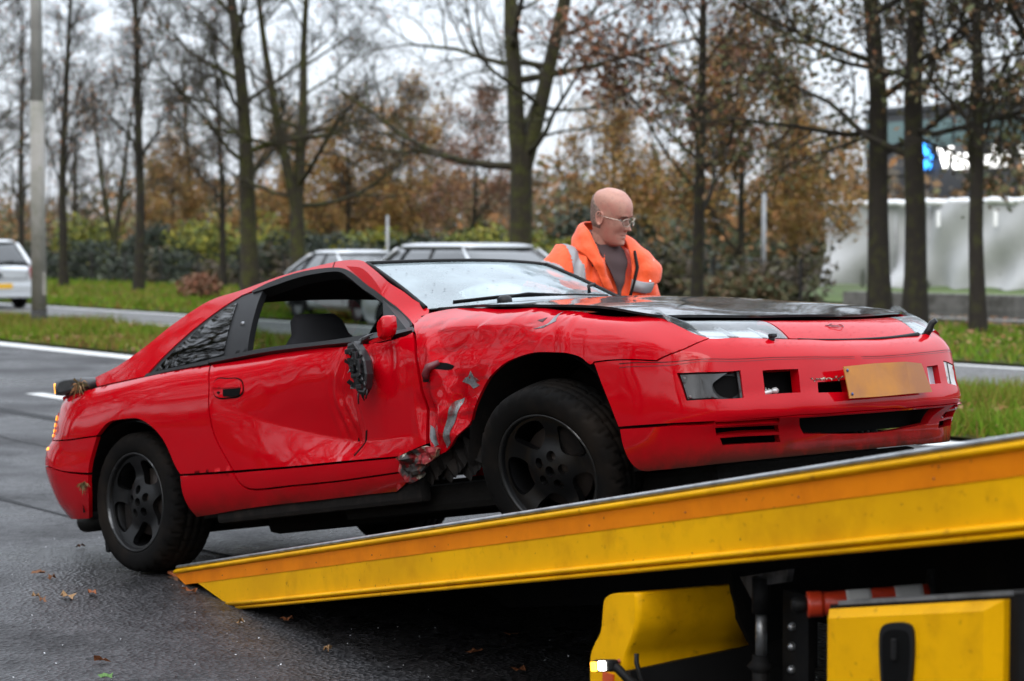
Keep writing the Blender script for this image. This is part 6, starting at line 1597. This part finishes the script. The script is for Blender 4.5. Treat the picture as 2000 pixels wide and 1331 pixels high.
# ------------------------------------------------------------------ silver cars waiting on the other carriageway
SILVER = mat('silver_paint', (.50, .515, .53), rough=.30, metal=.55, coat=.6, coat_r=.06)
SILV2 = mat('pale_silver_paint', (.60, .62, .64), rough=.30, metal=.45, coat=.6, coat_r=.06)
CGL = glass_mat('car_glass', (.10, .12, .12), ior=1.7)
CGL2 = mat('dark_glass', (.014, .017, .018), rough=.05, spec=.6, coat=.8)
def rsec(cx0, cx1, hw, z, r, n=7):
    """rounded rectangle in plan"""
    P = []
    for (sx, sy, a0) in ((cx1-r, hw-r, 0), (cx0+r, hw-r, pi/2), (cx0+r, -hw+r, pi), (cx1-r, -hw+r, 3*pi/2)):
        for k in range(n): a = a0+pi/2*k/(n-1); P.append((sx+r*cos(a), sy+r*sin(a), z))
    return P
def road_car(p, rz, paint, L, Wd, H, hood_h, belt, gx, label, tail=None, bonnet=None):
    """x forward, origin under the middle; gx = (rear base, rear roof, front roof, front base)"""
    root = empty('parked_car', p, rz)
    h = L/2; w = Wd/2
    # lower body: rings from tail to nose
    st = [(-h, .86, belt-.12), (-h+.05, .94, belt-.03), (-h+.25, .99, belt), (gx[0]+.25, 1, belt), (gx[3]-.15, 1, belt-.01), (gx[3]+.12, .99, belt-.03), (h-.75, .98, hood_h+.02), (h-.28, .95, hood_h-.07), (h-.06, .88, hood_h-.20), (h, .80, hood_h-.27)]
    rings = []
    for x, f_, zt in st:
        zb_ = .24 if abs(x) < h-.1 else .32
        ww = w*f_
        rings.append([(x, -ww*.93, zb_), (x, -ww*.99, zb_+.12), (x, -ww, .52), (x, -ww*.985, zt-.16), (x, -ww*.93, zt-.03), (x, -ww*.80, zt+.005), (x, 0, zt+.03), (x, ww*.80, zt+.005), (x, ww*.93, zt-.03), (x, ww*.985, zt-.16), (x, ww, .52), (x, ww*.99, zb_+.12), (x, ww*.93, zb_), (x, 0, zb_-.03)])
    mb = MB(); mb.loft(rings); mb.build('body', paint, root)
    lv = []
    for t in (0, .25, .55, .8, 1.0):
        x0 = gx[0]+(gx[1]-gx[0])*t; x1 = gx[3]+(gx[2]-gx[3])*t
        bul = .05*4*t*(1-t)
        lv.append(rsec(x0-bul*.4, x1+bul*.5, w*(.93-.20*t**1.3), belt-.02+(H-.06-belt)*t, .14+.14*t))
    mb = MB(); mb.loft(lv, caps=True); G = mb.build('glasshouse', CGL2, root)
    mb = MB(); rr = [rsec(gx[1]-.03, gx[2]+.03, w*.745, H-.075, .30), rsec(gx[1]+.0, gx[2]-.02, w*.725, H-.035, .28), rsec(gx[1]+.18, gx[2]-.22, w*.60, H-.008, .25), rsec(gx[1]+.6, gx[2]-.6, w*.3, H, .15)]
    mb.loft(rr); mb.build('roof', paint, root)
    for sg in (-1, 1):
        for x0, x1, wd in ((gx[0]+.03, gx[1]+.10, .085), (gx[3]-.05, gx[2]-.07, .05), ((gx[0]+gx[3])*.5+.05, (gx[1]+gx[2])*.5+.12, .045), (gx[0]+(gx[3]-gx[0])*.22, gx[1]+(gx[2]-gx[1])*.2, .05)):
            pts = []
            for t in (0, .25, .55, .8, 1):
                bul = .05*4*t*(1-t); pts.append((x0+(x1-x0)*t, sg*(w*(.93-.20*t**1.3)+.004), belt-.02+(H-.07-belt)*t))
            mb = MB(); mb.tube(pts, wd*.6, 6, flat=.55); mb.build('pillar', paint if wd > .046 and wd != .05 or x0 > gx[3]-.1 else BLKP, root)
        mb = MB(); mb.box((gx[3]-.22, sg*(w+.10), belt+.06), (.12, .20, .14), bev=.04); mb.build('door_mirror', paint, root)
        mb = MB(); mb.box((0, sg*(w*.992), .50), (L*.5, .03, .05), bev=.012); mb.build('rubbing_strip', paint if label.startswith('silver est') else BLKP, root)
        for x in (-L*.305, L*.315):
            wl = empty('wheel'); wl.parent = root; wl.location = (x, sg*(w-.10), .31)
            mb = MB(); mb.lathe([(.18, -.10), (.23, -.11), (.29, -.10), (.31, -.07), (.31, .07), (.29, .10), (.23, .11), (.18, .10)], 32); mb.build('tyre', RUB, wl)
            mb = MB(); mb.lathe([(0, sg*.085), (.06, sg*.09), (.16, sg*.08), (.205, sg*.095), (.205, sg*.03)], 24); mb.build('rim', METAL, wl)
            mb = MB(); n_ = 16; arc = [(x+.375*cos(pi*k/n_), sg*(w*.999+.004), .30+.375*sin(pi*k/n_)) for k in range(n_+1)]; arc2 = [(a, sg*(w-.20), c_) for a, b, c_ in arc]
            mb.loft([arc, arc2], closed=False, caps=False); mb.add([(x+.372*cos(pi*k/n_), sg*(w*.999+.003), .30+.372*sin(pi*k/n_)) for k in range(n_+1)], [tuple(range(n_+1))]); mb.build('wheel_arch', VOID, root)
        mb = MB(); mb.box((h-.22, sg*w*.70, hood_h-.20), (.30, .36, .13), bev=.05); mb.build('headlight', SILV, root)
        for x in ((gx[0]+gx[3])*.5+.05, gx[3]-.20, gx[0]+(gx[3]-gx[0])*.2):
            mb = MB(); mb.tube([(x, sg*(w+.001), .34), (x, sg*(w*.988), belt-.16), (x, sg*w*.935, belt-.03)], .006, 4); mb.build('door_seam', RUB, root)
    mb = MB(); mb.box((h-.04, 0, .42), (.12, Wd*.86, .22), bev=.04); mb.build('front_bumper', paint, root)
    mb = MB(); mb.box((h+.01, 0, hood_h-.22), (.05, Wd*.42, .09), bev=.02); mb.build('grille', BLKP, root)
    if bonnet: mb = MB(); mb.loft([[(gx[3]-.02, y, belt+.01+.03*(1-(y/w)**2)) for y in np.linspace(-w*.88, w*.88, 9)], [(h-.75, y, hood_h+.028+.035*(1-(y/w)**2)) for y in np.linspace(-w*.86, w*.86, 9)], [(h-.28, y, hood_h-.055+.03*(1-(y/w)**2)) for y in np.linspace(-w*.8, w*.8, 9)]], closed=False, caps=False); mb.build('bonnet', bonnet, root)
    if tail:
        mb = MB(); mb.box((-h-.005, 0, .45), (.16, Wd*.97, .26), bev=.06); mb.build('rear_bumper', paint, root)
        mb = MB(); mb.box((-h-.06, 0, .30), (.10, Wd*.94, .10), bev=.03); mb.build('bumper_lip', paint, root)
        for sg in (-1, 1):
            mb = MB(); mb.box((-h+.035, sg*(w*.90), belt-.17), (.10, .14, .27), bev=.04); mb.build('tail_light', REDL, root)
        mb = MB(); mb.box((-h-.088, 0, .52), (.012, .52, .11)); mb.build('number_plate', mat('yellow_plate', (.75, .42, .02), rough=.4), root)
        mb = MB(); mb.tube([(-h-.02, .0, belt-.01), (-h+.05, -.10, belt+.07), (-h+.07, -.34, belt+.10)], .016, 6); mb.build('rear_wiper', RUB, root)
        mb = MB(); mb.box((-h-.012, 0, belt-.22), (.02, .09, .09), bev=.02); mb.build('badge', BLKP, root)
        mb = MB(); mb.tube([(-h-.01, -.62, belt-.30), (-h-.01, .62, belt-.30)], .006, 4); mb.tube([(-h-.005, -.68, belt-.05), (-h-.01, -.62, belt-.30)], .006, 4); mb.tube([(-h-.005, .68, belt-.05), (-h-.01, .62, belt-.30)], .006, 4); mb.build('tailgate_seam', RUB, root)
    tag(root, label, 'car', 'silver cars on the other carriageway')
    return root
hd = atan2(-RD[1], -RD[0])
road_car(W(5.75, 15.1), hd, SILVER, 4.75, 1.80, 1.50, .93, .95, (-2.22, -1.62, .38, 1.12), 'silver estate car passing behind the roof of the red car', bonnet=BLKG)
road_car(W(8.7, at_px(712, 8.7)), hd, SILV2, 3.75, 1.66, 1.37, .90, .92, (-1.72, -1.05, .10, .82), 'pale silver hatchback close behind the silver estate car')
road_car(W(5.8, at_px(-62, 5.8)), ROAD_RZ, SILV2, 4.1, 1.72, 1.58, .95, .98, (-1.93, -1.55, .35, 1.15), 'silver hatchback with yellow plate seen from behind at the left edge', tail=True)

# ------------------------------------------------------------------ the man in the orange jacket
MAN = empty('person', (.356, 10.28, .04), 0)
MAN.scale = (.985, .985, .985)
tag(MAN, 'bald man with glasses in an orange reflective jacket looking down beside the red car', 'person')
YAW = radians(-90+35)
def evaluate(o):
    dg = bpy.context.evaluated_depsgraph_get()
    me = bpy.data.meshes.new_from_object(o.evaluated_get(dg)); return me
def remeshed(mb, voxel, smooth=4, fac=.5, disp=None):
    """one continuous surface from overlapping closed pieces; returns (verts, faces)"""
    o = mesh_obj('tmp', mb.v, mb.f, None or SILV)
    m = o.modifiers.new('r', 'REMESH'); m.mode = 'VOXEL'; m.voxel_size = voxel; m.use_smooth_shade = True
    if smooth:
        s_ = o.modifiers.new('s', 'SMOOTH'); s_.iterations = smooth; s_.factor = fac
    me = evaluate(o); bpy.data.objects.remove(o)
    n = len(me.vertices); co = np.zeros(n*3); me.vertices.foreach_get('co', co); co = co.reshape(-1, 3)
    no = np.zeros(n*3); me.vertices.foreach_get('normal', no); no = no.reshape(-1, 3)
    fs = [tuple(p.vertices) for p in me.polygons]
    if disp is not None: co = co+no*disp(co)[:, None]
    bpy.data.meshes.remove(me)
    return co, no, fs
SKIN = mat('skin', (.46, .235, .175), rough=.48, spec=.4, noise=[(11, (.45, .185, .14), .46, .62), (70, (.35, .18, .14), .52, .72)], bump=(160, .15, .002))
JACK = mat('orange_fabric', (.88, .090, .010), rough=.62, sheen=.2, bump=[(7, .6, .03), (22, .4, .012), (220, .1, .002)])
BAND = mat('reflective_band', (.27, .265, .27), rough=.45, metal=.3)
SHIRT = mat('dark_shirt', (.060, .036, .036), rough=.9, bump=(300, .2, .002))
HAIR = mat('grey_hair', (.13, .095, .078), rough=.9, noise=(90, (.28, .18, .14), .42, .62))
# head: x forward, y left, z up from the chin
HR = np.array([(-.022, .030, .030, .020), (-.010, .066, .040, .034), (.0, .086, .048, .043), (.02, .094, .060, .054), (.045, .092, .070, .062), (.065, .092, .078, .067), (.085, .091, .085, .071), (.105, .089, .091, .074), (.125, .087, .096, .0765), (.145, .092, .100, .0785), (.17, .0905, .103, .080), (.195, .081, .100, .077), (.218, .062, .086, .065), (.234, .040, .062, .047), (.243, .018, .034, .024), (.246, .002, .012, .006)])
hsp = nat_spline(HR[:, 0], HR[:, 1:])
def head_pt(th, z, grow_=0.0):
    xf, xb, w_ = hsp(np.array(float(z)))
    c_, s_ = cos(th), sin(th)
    x = (xf if c_ >= 0 else xb)*abs(c_)**.86*(1 if c_ >= 0 else -1); y = w_*abs(s_)**.88*(1 if s_ >= 0 else -1)
    if c_ > 0:
        ay = abs(y)
        pz = max(0.0, min(1.0, (z-.074)/.010))*max(0.0, min(1.0, (.136-z)/.050))
        x += .031*pz*exp(-(y/.0115)**2)+.006*exp(-((ay-.013)/.007)**2-((z-.084)/.008)**2)
        x -= .0145*exp(-((ay-.032)/.015)**2-((z-.124)/.011)**2)
        x += .0055*exp(-((ay-.030)/.022)**2-((z-.144)/.008)**2)
        x += .0045*exp(-(y/.022)**2-((z-.056)/.005)**2)+.0050*exp(-(y/.019)**2-((z-.043)/.005)**2)-.0045*exp(-(y/.026)**2-((z-.0495)/.0026)**2)
        x += .005*exp(-((ay-.045)/.02)**2-((z-.092)/.02)**2)-.004*exp(-((ay-.038)/.010)**2-((z-.062)/.014)**2)
        x += .006*exp(-(y/.018)**2-((z-.012)/.012)**2)
    k = 1+grow_/.08
    return Vector((x*k-.0, y*k, z if not grow_ else .12+(z-.12)*k))
hm = MB(); zs = list(np.linspace(-.022, .15, 62))+list(np.linspace(.154, .2458, 26)); nn_ = 84
rg = [[head_pt(2*pi*k/nn_, z) for k in range(nn_)] for z in zs]
hm.loft(rg)
hm.tube([(-.045, 0, -.16), (-.030, 0, -.08), (-.018, 0, -.01), (-.010, 0, .05)], [.066, .060, .058, .056], 24)
for sg in (-1, 1):
    E0 = Vector((-.012, sg*.079, .108))
    er = []
    for k in range(20):
        a = 2*pi*k/20; rx, rz_ = .0150+.003*sin(a), .029
        er.append(E0+Vector((rx*cos(a)-.006*sin(a), sg*(.006+.008*(cos(a) < .2)), rz_*sin(a)+.002)))
    hm.tube(er+[er[0], er[1]], .0040, 8)
    hm.loft([[E0+Vector((.014*c1*r_e-.004*s1*r_e, sg*(yo+.004*(c1 < 0)*r_e), .027*s1*r_e)) for c1, s1 in ((cos(2*pi*k/18), sin(2*pi*k/18)) for k in range(18))][::sg] for r_e, yo in ((.2, -.006), (.9, -.003), (1.0, .001), (.8, .004), (.3, .003))])
NECK = Vector((.045, 0, 1.505))
HYAW = radians(24)
HM = Matrix.Translation(NECK) @ Matrix.Rotation(HYAW, 4, 'Z') @ Matrix.Rotation(radians(9), 4, 'Y') @ Matrix.Scale(1.035, 4)
BM0 = Matrix.Rotation(YAW, 4, 'Z')
BM = BM0 @ Matrix.Translation((0, 0, .92)) @ Matrix.Rotation(radians(10), 4, 'Y') @ Matrix.Translation((0, 0, -.92))   # leaning forward from the hips
def world_body(co, M): return [M @ Vector(c_) for c_ in co]
def hand(wrist, dirv, upv, sg):
    d = Vector(dirv).normalized(); u = Vector(upv).normalized(); s_ = d.cross(u).normalized()*sg; P = Vector(wrist)
    q = MB()
    q.tube([P-d*.05, P, P+d*.03, P+d*.07, P+d*.095], [.027, .027, .036, .042, .034], 14, flat=.55)
    for i, (o_, L_) in enumerate(((-.030, .068), (-.010, .078), (.010, .073), (.029, .058))):
        b0 = P+d*.088+s_*o_; q.tube([b0-d*.02, b0, b0+d*L_*.45-u*.010, b0+d*L_*.75-u*.030, b0+d*L_*.85-u*.048], [.0095, .0095, .009, .008, .006], 8)
    t0 = P+d*.03-s_*.034; q.tube([t0, t0+d*.03-s_*.022-u*.01, t0+d*.058-s_*.026-u*.026, t0+d*.075-s_*.02-u*.04], [.012, .011, .010, .007], 8)
    return q
ARMS = {-1: [(-.01, -.165, 1.385), (.03, -.335, 1.225), (.10, -.395, 1.07), (.25, -.26, .98), (.33, -.20, .95)], 1: [(-.01, .16, 1.37), (.05, .245, 1.25), (.13, .265, 1.09), (.27, .20, .99), (.35, .15, .96)]}
bodym = MB(); bodym.add([HM @ Vector(v) for v in hm.v], hm.f, True)
for r_2 in (((1.0, .10, .155), (1.2, .105, .16), (1.36, .10, .16), (1.42, .07, .12), (1.46, .055, .075)),):
    bodym.loft([[(rx*cos(a), ry*sin(a), zz_) for a in np.linspace(0, 2*pi, 24, endpoint=False)] for zz_, rx, ry in r_2])
for sg in (-1, 1):
    a_ = [Vector(q_) for q_ in ARMS[sg]]; bodym.tube([a_[0]+Vector((0, -sg*.06, 0))]+a_, [.055, .055, .052, .045, .036, .028], 16)
    q = hand(a_[-1]+Vector((.02, -.008*sg, -.005)), a_[-1]-a_[-2], (0, 0, 1), sg); bodym.add(q.v, q.f, True)
co, no, fs = remeshed(bodym, .0031, 2, .5)
mesh_obj('body', world_body(co, BM), fs, SKIN, MAN, True)
# hair fringe, brows, eyes, glasses
mb = MB(); g2 = []
for i, z in enumerate(np.linspace(.060, .197, 22)):
    row = []
    lim = 1.62 if z < .135 else 1.62+(z-.135)/.062*1.1
    for k in range(33):
        th = lim+(2*pi-2*lim)*k/32; edge = min(k, 32-k)/3.0
        row.append(head_pt(th, z, .0042*min(1, edge)*(1 if 1 < i < 20 else .3)))
    g2.append(row)
mb.loft(g2, closed=False, caps=False); o = mesh_obj('hair', world_body(mb.v, BM @ HM), mb.f, HAIR, MAN, True)
mb = MB()
for sg in (-1, 1):
    mb.tube([head_pt(sg*a, z)+Vector((.003, 0, 0)) for a, z in ((.20, .141), (.36, .1465), (.55, .1455), (.70, .139))], [.002, .0035, .0032, .0015], 6)
mesh_obj('eyebrows', world_body(mb.v, BM @ HM), mb.f, mat('brow', (.10, .055, .04), rough=.9), MAN, True)
EYEM = mat('eye', (.60, .56, .53), rough=.15); IRIS = mat('iris', (.03, .02, .015), rough=.1)
for sg in (-1, 1):
    c_ = head_pt(sg*.37, .124); mb = MB(); mb.lathe([(0, .011), (.0055, .0095), (.0095, .0055), (.011, 0), (.0095, -.0055), (.0055, -.0095), (0, -.011)], 14, 'X', c_+Vector((-.006, 0, 0)))
    mesh_obj('eye', world_body(mb.v, BM @ HM), mb.f, EYEM, MAN, True)
    mb = MB(); mb.lathe([(0, .0056), (.004, .0049), (.0052, .0036)], 12, 'X', c_+Vector((.0002, 0, -.002))); mesh_obj('iris', world_body(mb.v, BM @ HM), mb.f, IRIS, MAN, True)
GF = MB(); GXR = .112
for sg in (-1, 1):
    ring_ = [Vector((GXR-.018*(abs(sg*.034+.024*cos(a)*1)/.058)**2, sg*.034+.024*cos(a), .120+.0185*sin(a))) for a in np.linspace(0, 2*pi, 29)]
    GF.tube(ring_, .0017, 6, caps=False)
    e_ = max(ring_, key=lambda q_: sg*q_.y); GF.tube([e_+Vector((0, 0, .006)), Vector((.075, sg*.074, .127)), Vector((.02, sg*.0845, .124)), Vector((-.015, sg*.0845, .122)), Vector((-.028, sg*.083, .100))], .0019, 6)
GF.tube([Vector((GXR, -.0105, .124)), Vector((GXR+.003, 0, .128)), Vector((GXR, .0105, .124))], .0017, 6)
GO = mesh_obj('glasses', world_body(GF.v, BM @ HM), GF.f, mat('wire_frame', (.45, .40, .33), rough=.25, metal=.9), MAN, True)
LN = glass_mat('spectacle_lens', (.72, .74, .74), ior=1.6)
for sg in (-1, 1):
    vs = [Vector((GXR-.018*(abs(sg*.034+.023*cos(a))/.058)**2, sg*.034+.023*cos(a), .120+.0178*sin(a))) for a in np.linspace(0, 2*pi, 24, endpoint=False)]
    mesh_obj('lens', world_body(vs, BM @ HM), [tuple(range(24))], LN, GO)
# jacket
jm = MB()
def ring_t(z, rx, ry, cx, n=36): return [(cx+rx*abs(cos(a))**.85*(1 if cos(a) >= 0 else -1), ry*abs(sin(a))**.85*(1 if sin(a) >= 0 else -1), z) for a in np.linspace(0, 2*pi, n, endpoint=False)]
TOR = [(.74, .150, .235, .0), (.80, .155, .240, .0), (.95, .155, .238, .005), (1.10, .160, .244, .01), (1.25, .160, .250, .015), (1.33, .150, .244, .015), (1.395, .130, .218, .012), (1.435, .110, .172, .008), (1.475, .074, .110, -.004)]
jm.loft([ring_t(*q_) for q_ in TOR])
for sg in (-1, 1):
    a_ = [Vector(q_) for q_ in ARMS[sg]]
    jm.tube([a_[0]+Vector((0, -sg*.08, -.02)), a_[0], a_[1], a_[2], a_[3], a_[4]], [.085, .092, .094, .082, .072, .062], 20)
def jd(c_):
    return .009*nzJ(c_[:, 0]+c_[:, 1], c_[:, 2]*.8)+0.019*(.6-np.abs(nzJ2(c_[:, 1]*1.1-c_[:, 2]*.6, c_[:, 2]*.7+c_[:, 0])))
nzJ, nzJ2 = waves(71, 8, 2, 5), waves(72, 8, 4, 10)
co, no, fs = remeshed(jm, .0065, 7, .5, jd)
fc = np.array([co[list(f_)].mean(0) for f_ in fs])
fn = np.array([no[list(f_)].mean(0) for f_ in fs])
x, y, z = fc.T
def seg_t(p_, a, b):
    a, b = np.array(a), np.array(b); e_ = b-a; t = ((p_-a)@e_)/(e_@e_); d_ = np.linalg.norm(p_-a-t[:, None]*e_, axis=1); return t, d_
vneck = (x > .02) & (np.abs(y-.012) < (z-1.275)*.40) & (np.abs(y-.012) < .075) & (z > 1.275)
tors = np.abs(y) < .185+(z < 1.2)*.03
band = (np.abs(y) < .235) & (np.abs(np.abs(y)-.188) < .023) & (z > .9)
band |= tors & (np.abs(z-1.205) < .026) & (np.abs(y-.01) > .03)
band |= tors & (np.abs(z-.98) < .026)
for sg in (-1, 1):
    A_ = ARMS[sg]
    t, d_ = seg_t(fc, A_[0], A_[1]); band |= (np.abs(t-.52) < .13) & (d_ < .14) & (sg*y > .225)
    t, d_ = seg_t(fc, A_[2], A_[3]); band |= (np.abs(t-.35) < .13) & (d_ < .11) & (sg*y > .20)
band &= ~((x > .02) & (np.abs(y-.012) < (z-1.255)*.42) & (z > 1.255))
def sub(name, mask, m, off=0.0, thick=False):
    idx = np.nonzero(mask)[0]; us = sorted({i for k in idx for i in fs[k]}); mp = {o_: i for i, o_ in enumerate(us)}
    V = [BM @ Vector(co[i]+no[i]*off) for i in us]
    return mesh_obj(name, V, [tuple(mp[i] for i in fs[k]) for k in idx], m, MAN, True)
JK = sub('jacket', fc[:, 2] > 0, JACK)
sub('reflective_bands', band, BAND, .0025)
sm2 = MB(); sm2.loft([ring_t(zz_, rx*.86, ry*.86, cx) for zz_, rx, ry, cx in TOR[2:-1]]+[ring_t(1.50, .072, .078, .0), ring_t(1.535, .064, .068, -.012)])
mesh_obj('shirt', [BM @ Vector(v) for v in sm2.v], sm2.f, SHIRT, MAN, sm2.sm)
# collar and open front flaps: thick folded cloth
def sheet(name, rows, m, th=.007, par=MAN):
    nu_, nv_ = len(rows), len(rows[0]); P = np.array([[tuple(q_) for q_ in r_2] for r_2 in rows])
    # smooth resample
    su = nat_spline(np.arange(nu_), P); A_ = su(np.linspace(0, nu_-1, nu_*5)); A_ = A_.transpose(1, 0, 2)
    sv = nat_spline(np.arange(nv_), A_); A_ = sv(np.linspace(0, nv_-1, nv_*5))
    a, b = A_.shape[:2]
    N_ = np.cross(np.gradient(A_, axis=0), np.gradient(A_, axis=1)); N_ /= np.linalg.norm(N_, axis=2)[..., None]+1e-9
    A_ = A_+N_*(.004*nzJ2(A_[..., 0].ravel()*2+A_[..., 1].ravel(), A_[..., 2].ravel()*2).reshape(a, b)[..., None])
    V = np.concatenate([(A_+N_*th/2).reshape(-1, 3), (A_-N_*th/2).reshape(-1, 3)]); fs_ = []
    for i in range(a-1):
        for j in range(b-1):
            q_ = i*b+j; fs_.append((q_, q_+1, q_+b+1, q_+b)); fs_.append((a*b+q_, a*b+q_+b, a*b+q_+b+1, a*b+q_+1))
    rim = [(i, 0) for i in range(a)]+[(a-1, j) for j in range(1, b)]+[(i, b-1) for i in range(a-2, -1, -1)]+[(0, j) for j in range(b-2, 0, -1)]
    for (i0, j0), (i1, j1) in zip(rim, rim[1:]+rim[:1]): fs_.append((i0*b+j0, i1*b+j1, a*b+i1*b+j1, a*b+i0*b+j0))
    return mesh_obj(name, [BM @ Vector(v) for v in V], fs_, m, par, True)
def tor_x(y_, z_):
    T_ = np.array(TOR); rx, ry, cx = (np.interp(z_, T_[:, 0], T_[:, k]) for k in (1, 2, 3))
    return cx+rx*max(0.0, 1-(abs(y_)/ry)**(2/.85))**(.85/2)
rows = []
for zz_ in np.linspace(1.262, 1.455, 8):
    hw = min(max(.004, (zz_-1.262)*.42), .076); rows.append([(tor_x(.012+t*hw, zz_)+.017-.006*t*t, .012+t*hw, zz_) for t in (-1, -.5, 0, .5, 1)])
rows += [[(.094*cos(t*.9), .012+.088*sin(t*.9), 1.485) for t in (-1, -.5, 0, .5, 1)], [(.077*cos(t*.95)-.004, .008+.076*sin(t*.95), 1.515) for t in (-1, -.5, 0, .5, 1)]]
sheet('shirt_front', rows, SHIRT, .006)
# standing collar round the back of the neck, running down into both front edges
sheet('collar', [[(.175, -.012, 1.28), (.180, -.052, 1.285), (.176, -.085, 1.31)],
                 [(.150, -.050, 1.37), (.168, -.088, 1.385), (.150, -.118, 1.385)],
                 [(.105, -.082, 1.47), (.122, -.112, 1.465), (.102, -.142, 1.435)],
                 [(.040, -.096, 1.545), (.045, -.128, 1.52), (.030, -.155, 1.455)],
                 [(-.045, -.072, 1.575), (-.06, -.095, 1.545), (-.06, -.12, 1.455)],
                 [(-.085, 0, 1.575), (-.105, 0, 1.545), (-.11, 0, 1.455)],
                 [(-.045, .072, 1.57), (-.06, .095, 1.54), (-.06, .12, 1.455)],
                 [(.040, .100, 1.535), (.045, .135, 1.515), (.030, .158, 1.455)]], JACK)
sheet('front_flap', [[(.045, .098, 1.535), (.060, .155, 1.515), (.060, .235, 1.455)],
                     [(.120, .088, 1.475), (.150, .155, 1.465), (.150, .268, 1.400)],
                     [(.165, .085, 1.40), (.205, .150, 1.39), (.205, .240, 1.335)],
                     [(.180, .075, 1.32), (.215, .125, 1.31), (.205, .185, 1.31)],
                     [(.185, .055, 1.22), (.210, .10, 1.21), (.195, .15, 1.22)],
                     [(.185, .040, 1.10), (.200, .08, 1.10), (.19, .12, 1.10)]], JACK)
sheet('reflective_band', [[(.188, .078, 1.342), (.226, .128, 1.334), (.218, .192, 1.330)], [(.193, .068, 1.286), (.225, .120, 1.280), (.214, .176, 1.282)]], BAND, .006)
mb = MB(); mb.tube([BM @ Vector(q_) for q_ in ((.150, .105, 1.47), (.190, .100, 1.40), (.195, .085, 1.32), (.195, .062, 1.22), (.192, .05, 1.10))], [.016, .018, .018, .016, .014], 8, flat=.45); mb.build('zip_lining', RUB, MAN)
for q_ in ((.158, .215, 1.425), (.216, .165, 1.335)):
    mb = MB(); c_ = BM @ Vector(q_); mb.lathe([(0, -.004), (.006, -.003), (.0075, 0)], 10, 'Y', c_); mb.build('press_stud', SILV, MAN)
# trousers and boots
tm = MB(); tm.loft([ring_t(.80, .13, .19, 0), ring_t(.90, .13, .20, 0), ring_t(.98, .12, .19, 0)])
for sg in (-1, 1): tm.tube([(0, sg*.095, .86), (.015, sg*.105, .48), (-.01, sg*.115, .12), (-.01, sg*.115, .08)], [.105, .075, .062, .066], 16)
co2, no2, fs2 = remeshed(tm, .014, 3)
mesh_obj('trousers', [BM0 @ Vector(v) for v in co2], fs2, mat('navy_trousers', (.015, .018, .03), rough=.9), MAN, True)
for sg in (-1, 1):
    mb = MB(); mb.loft([[(cx+rx*cos(a), sg*.115+ry*sin(a), zz_) for a in np.linspace(0, 2*pi, 16, endpoint=False)] for zz_, cx, rx, ry in ((0, .05, .145, .05), (.03, .05, .145, .052), (.07, .035, .12, .048), (.10, -.01, .065, .048), (.14, -.01, .06, .05))]); mesh_obj('boot', [BM0 @ Vector(v) for v in mb.v], mb.f, RUB, MAN, True)
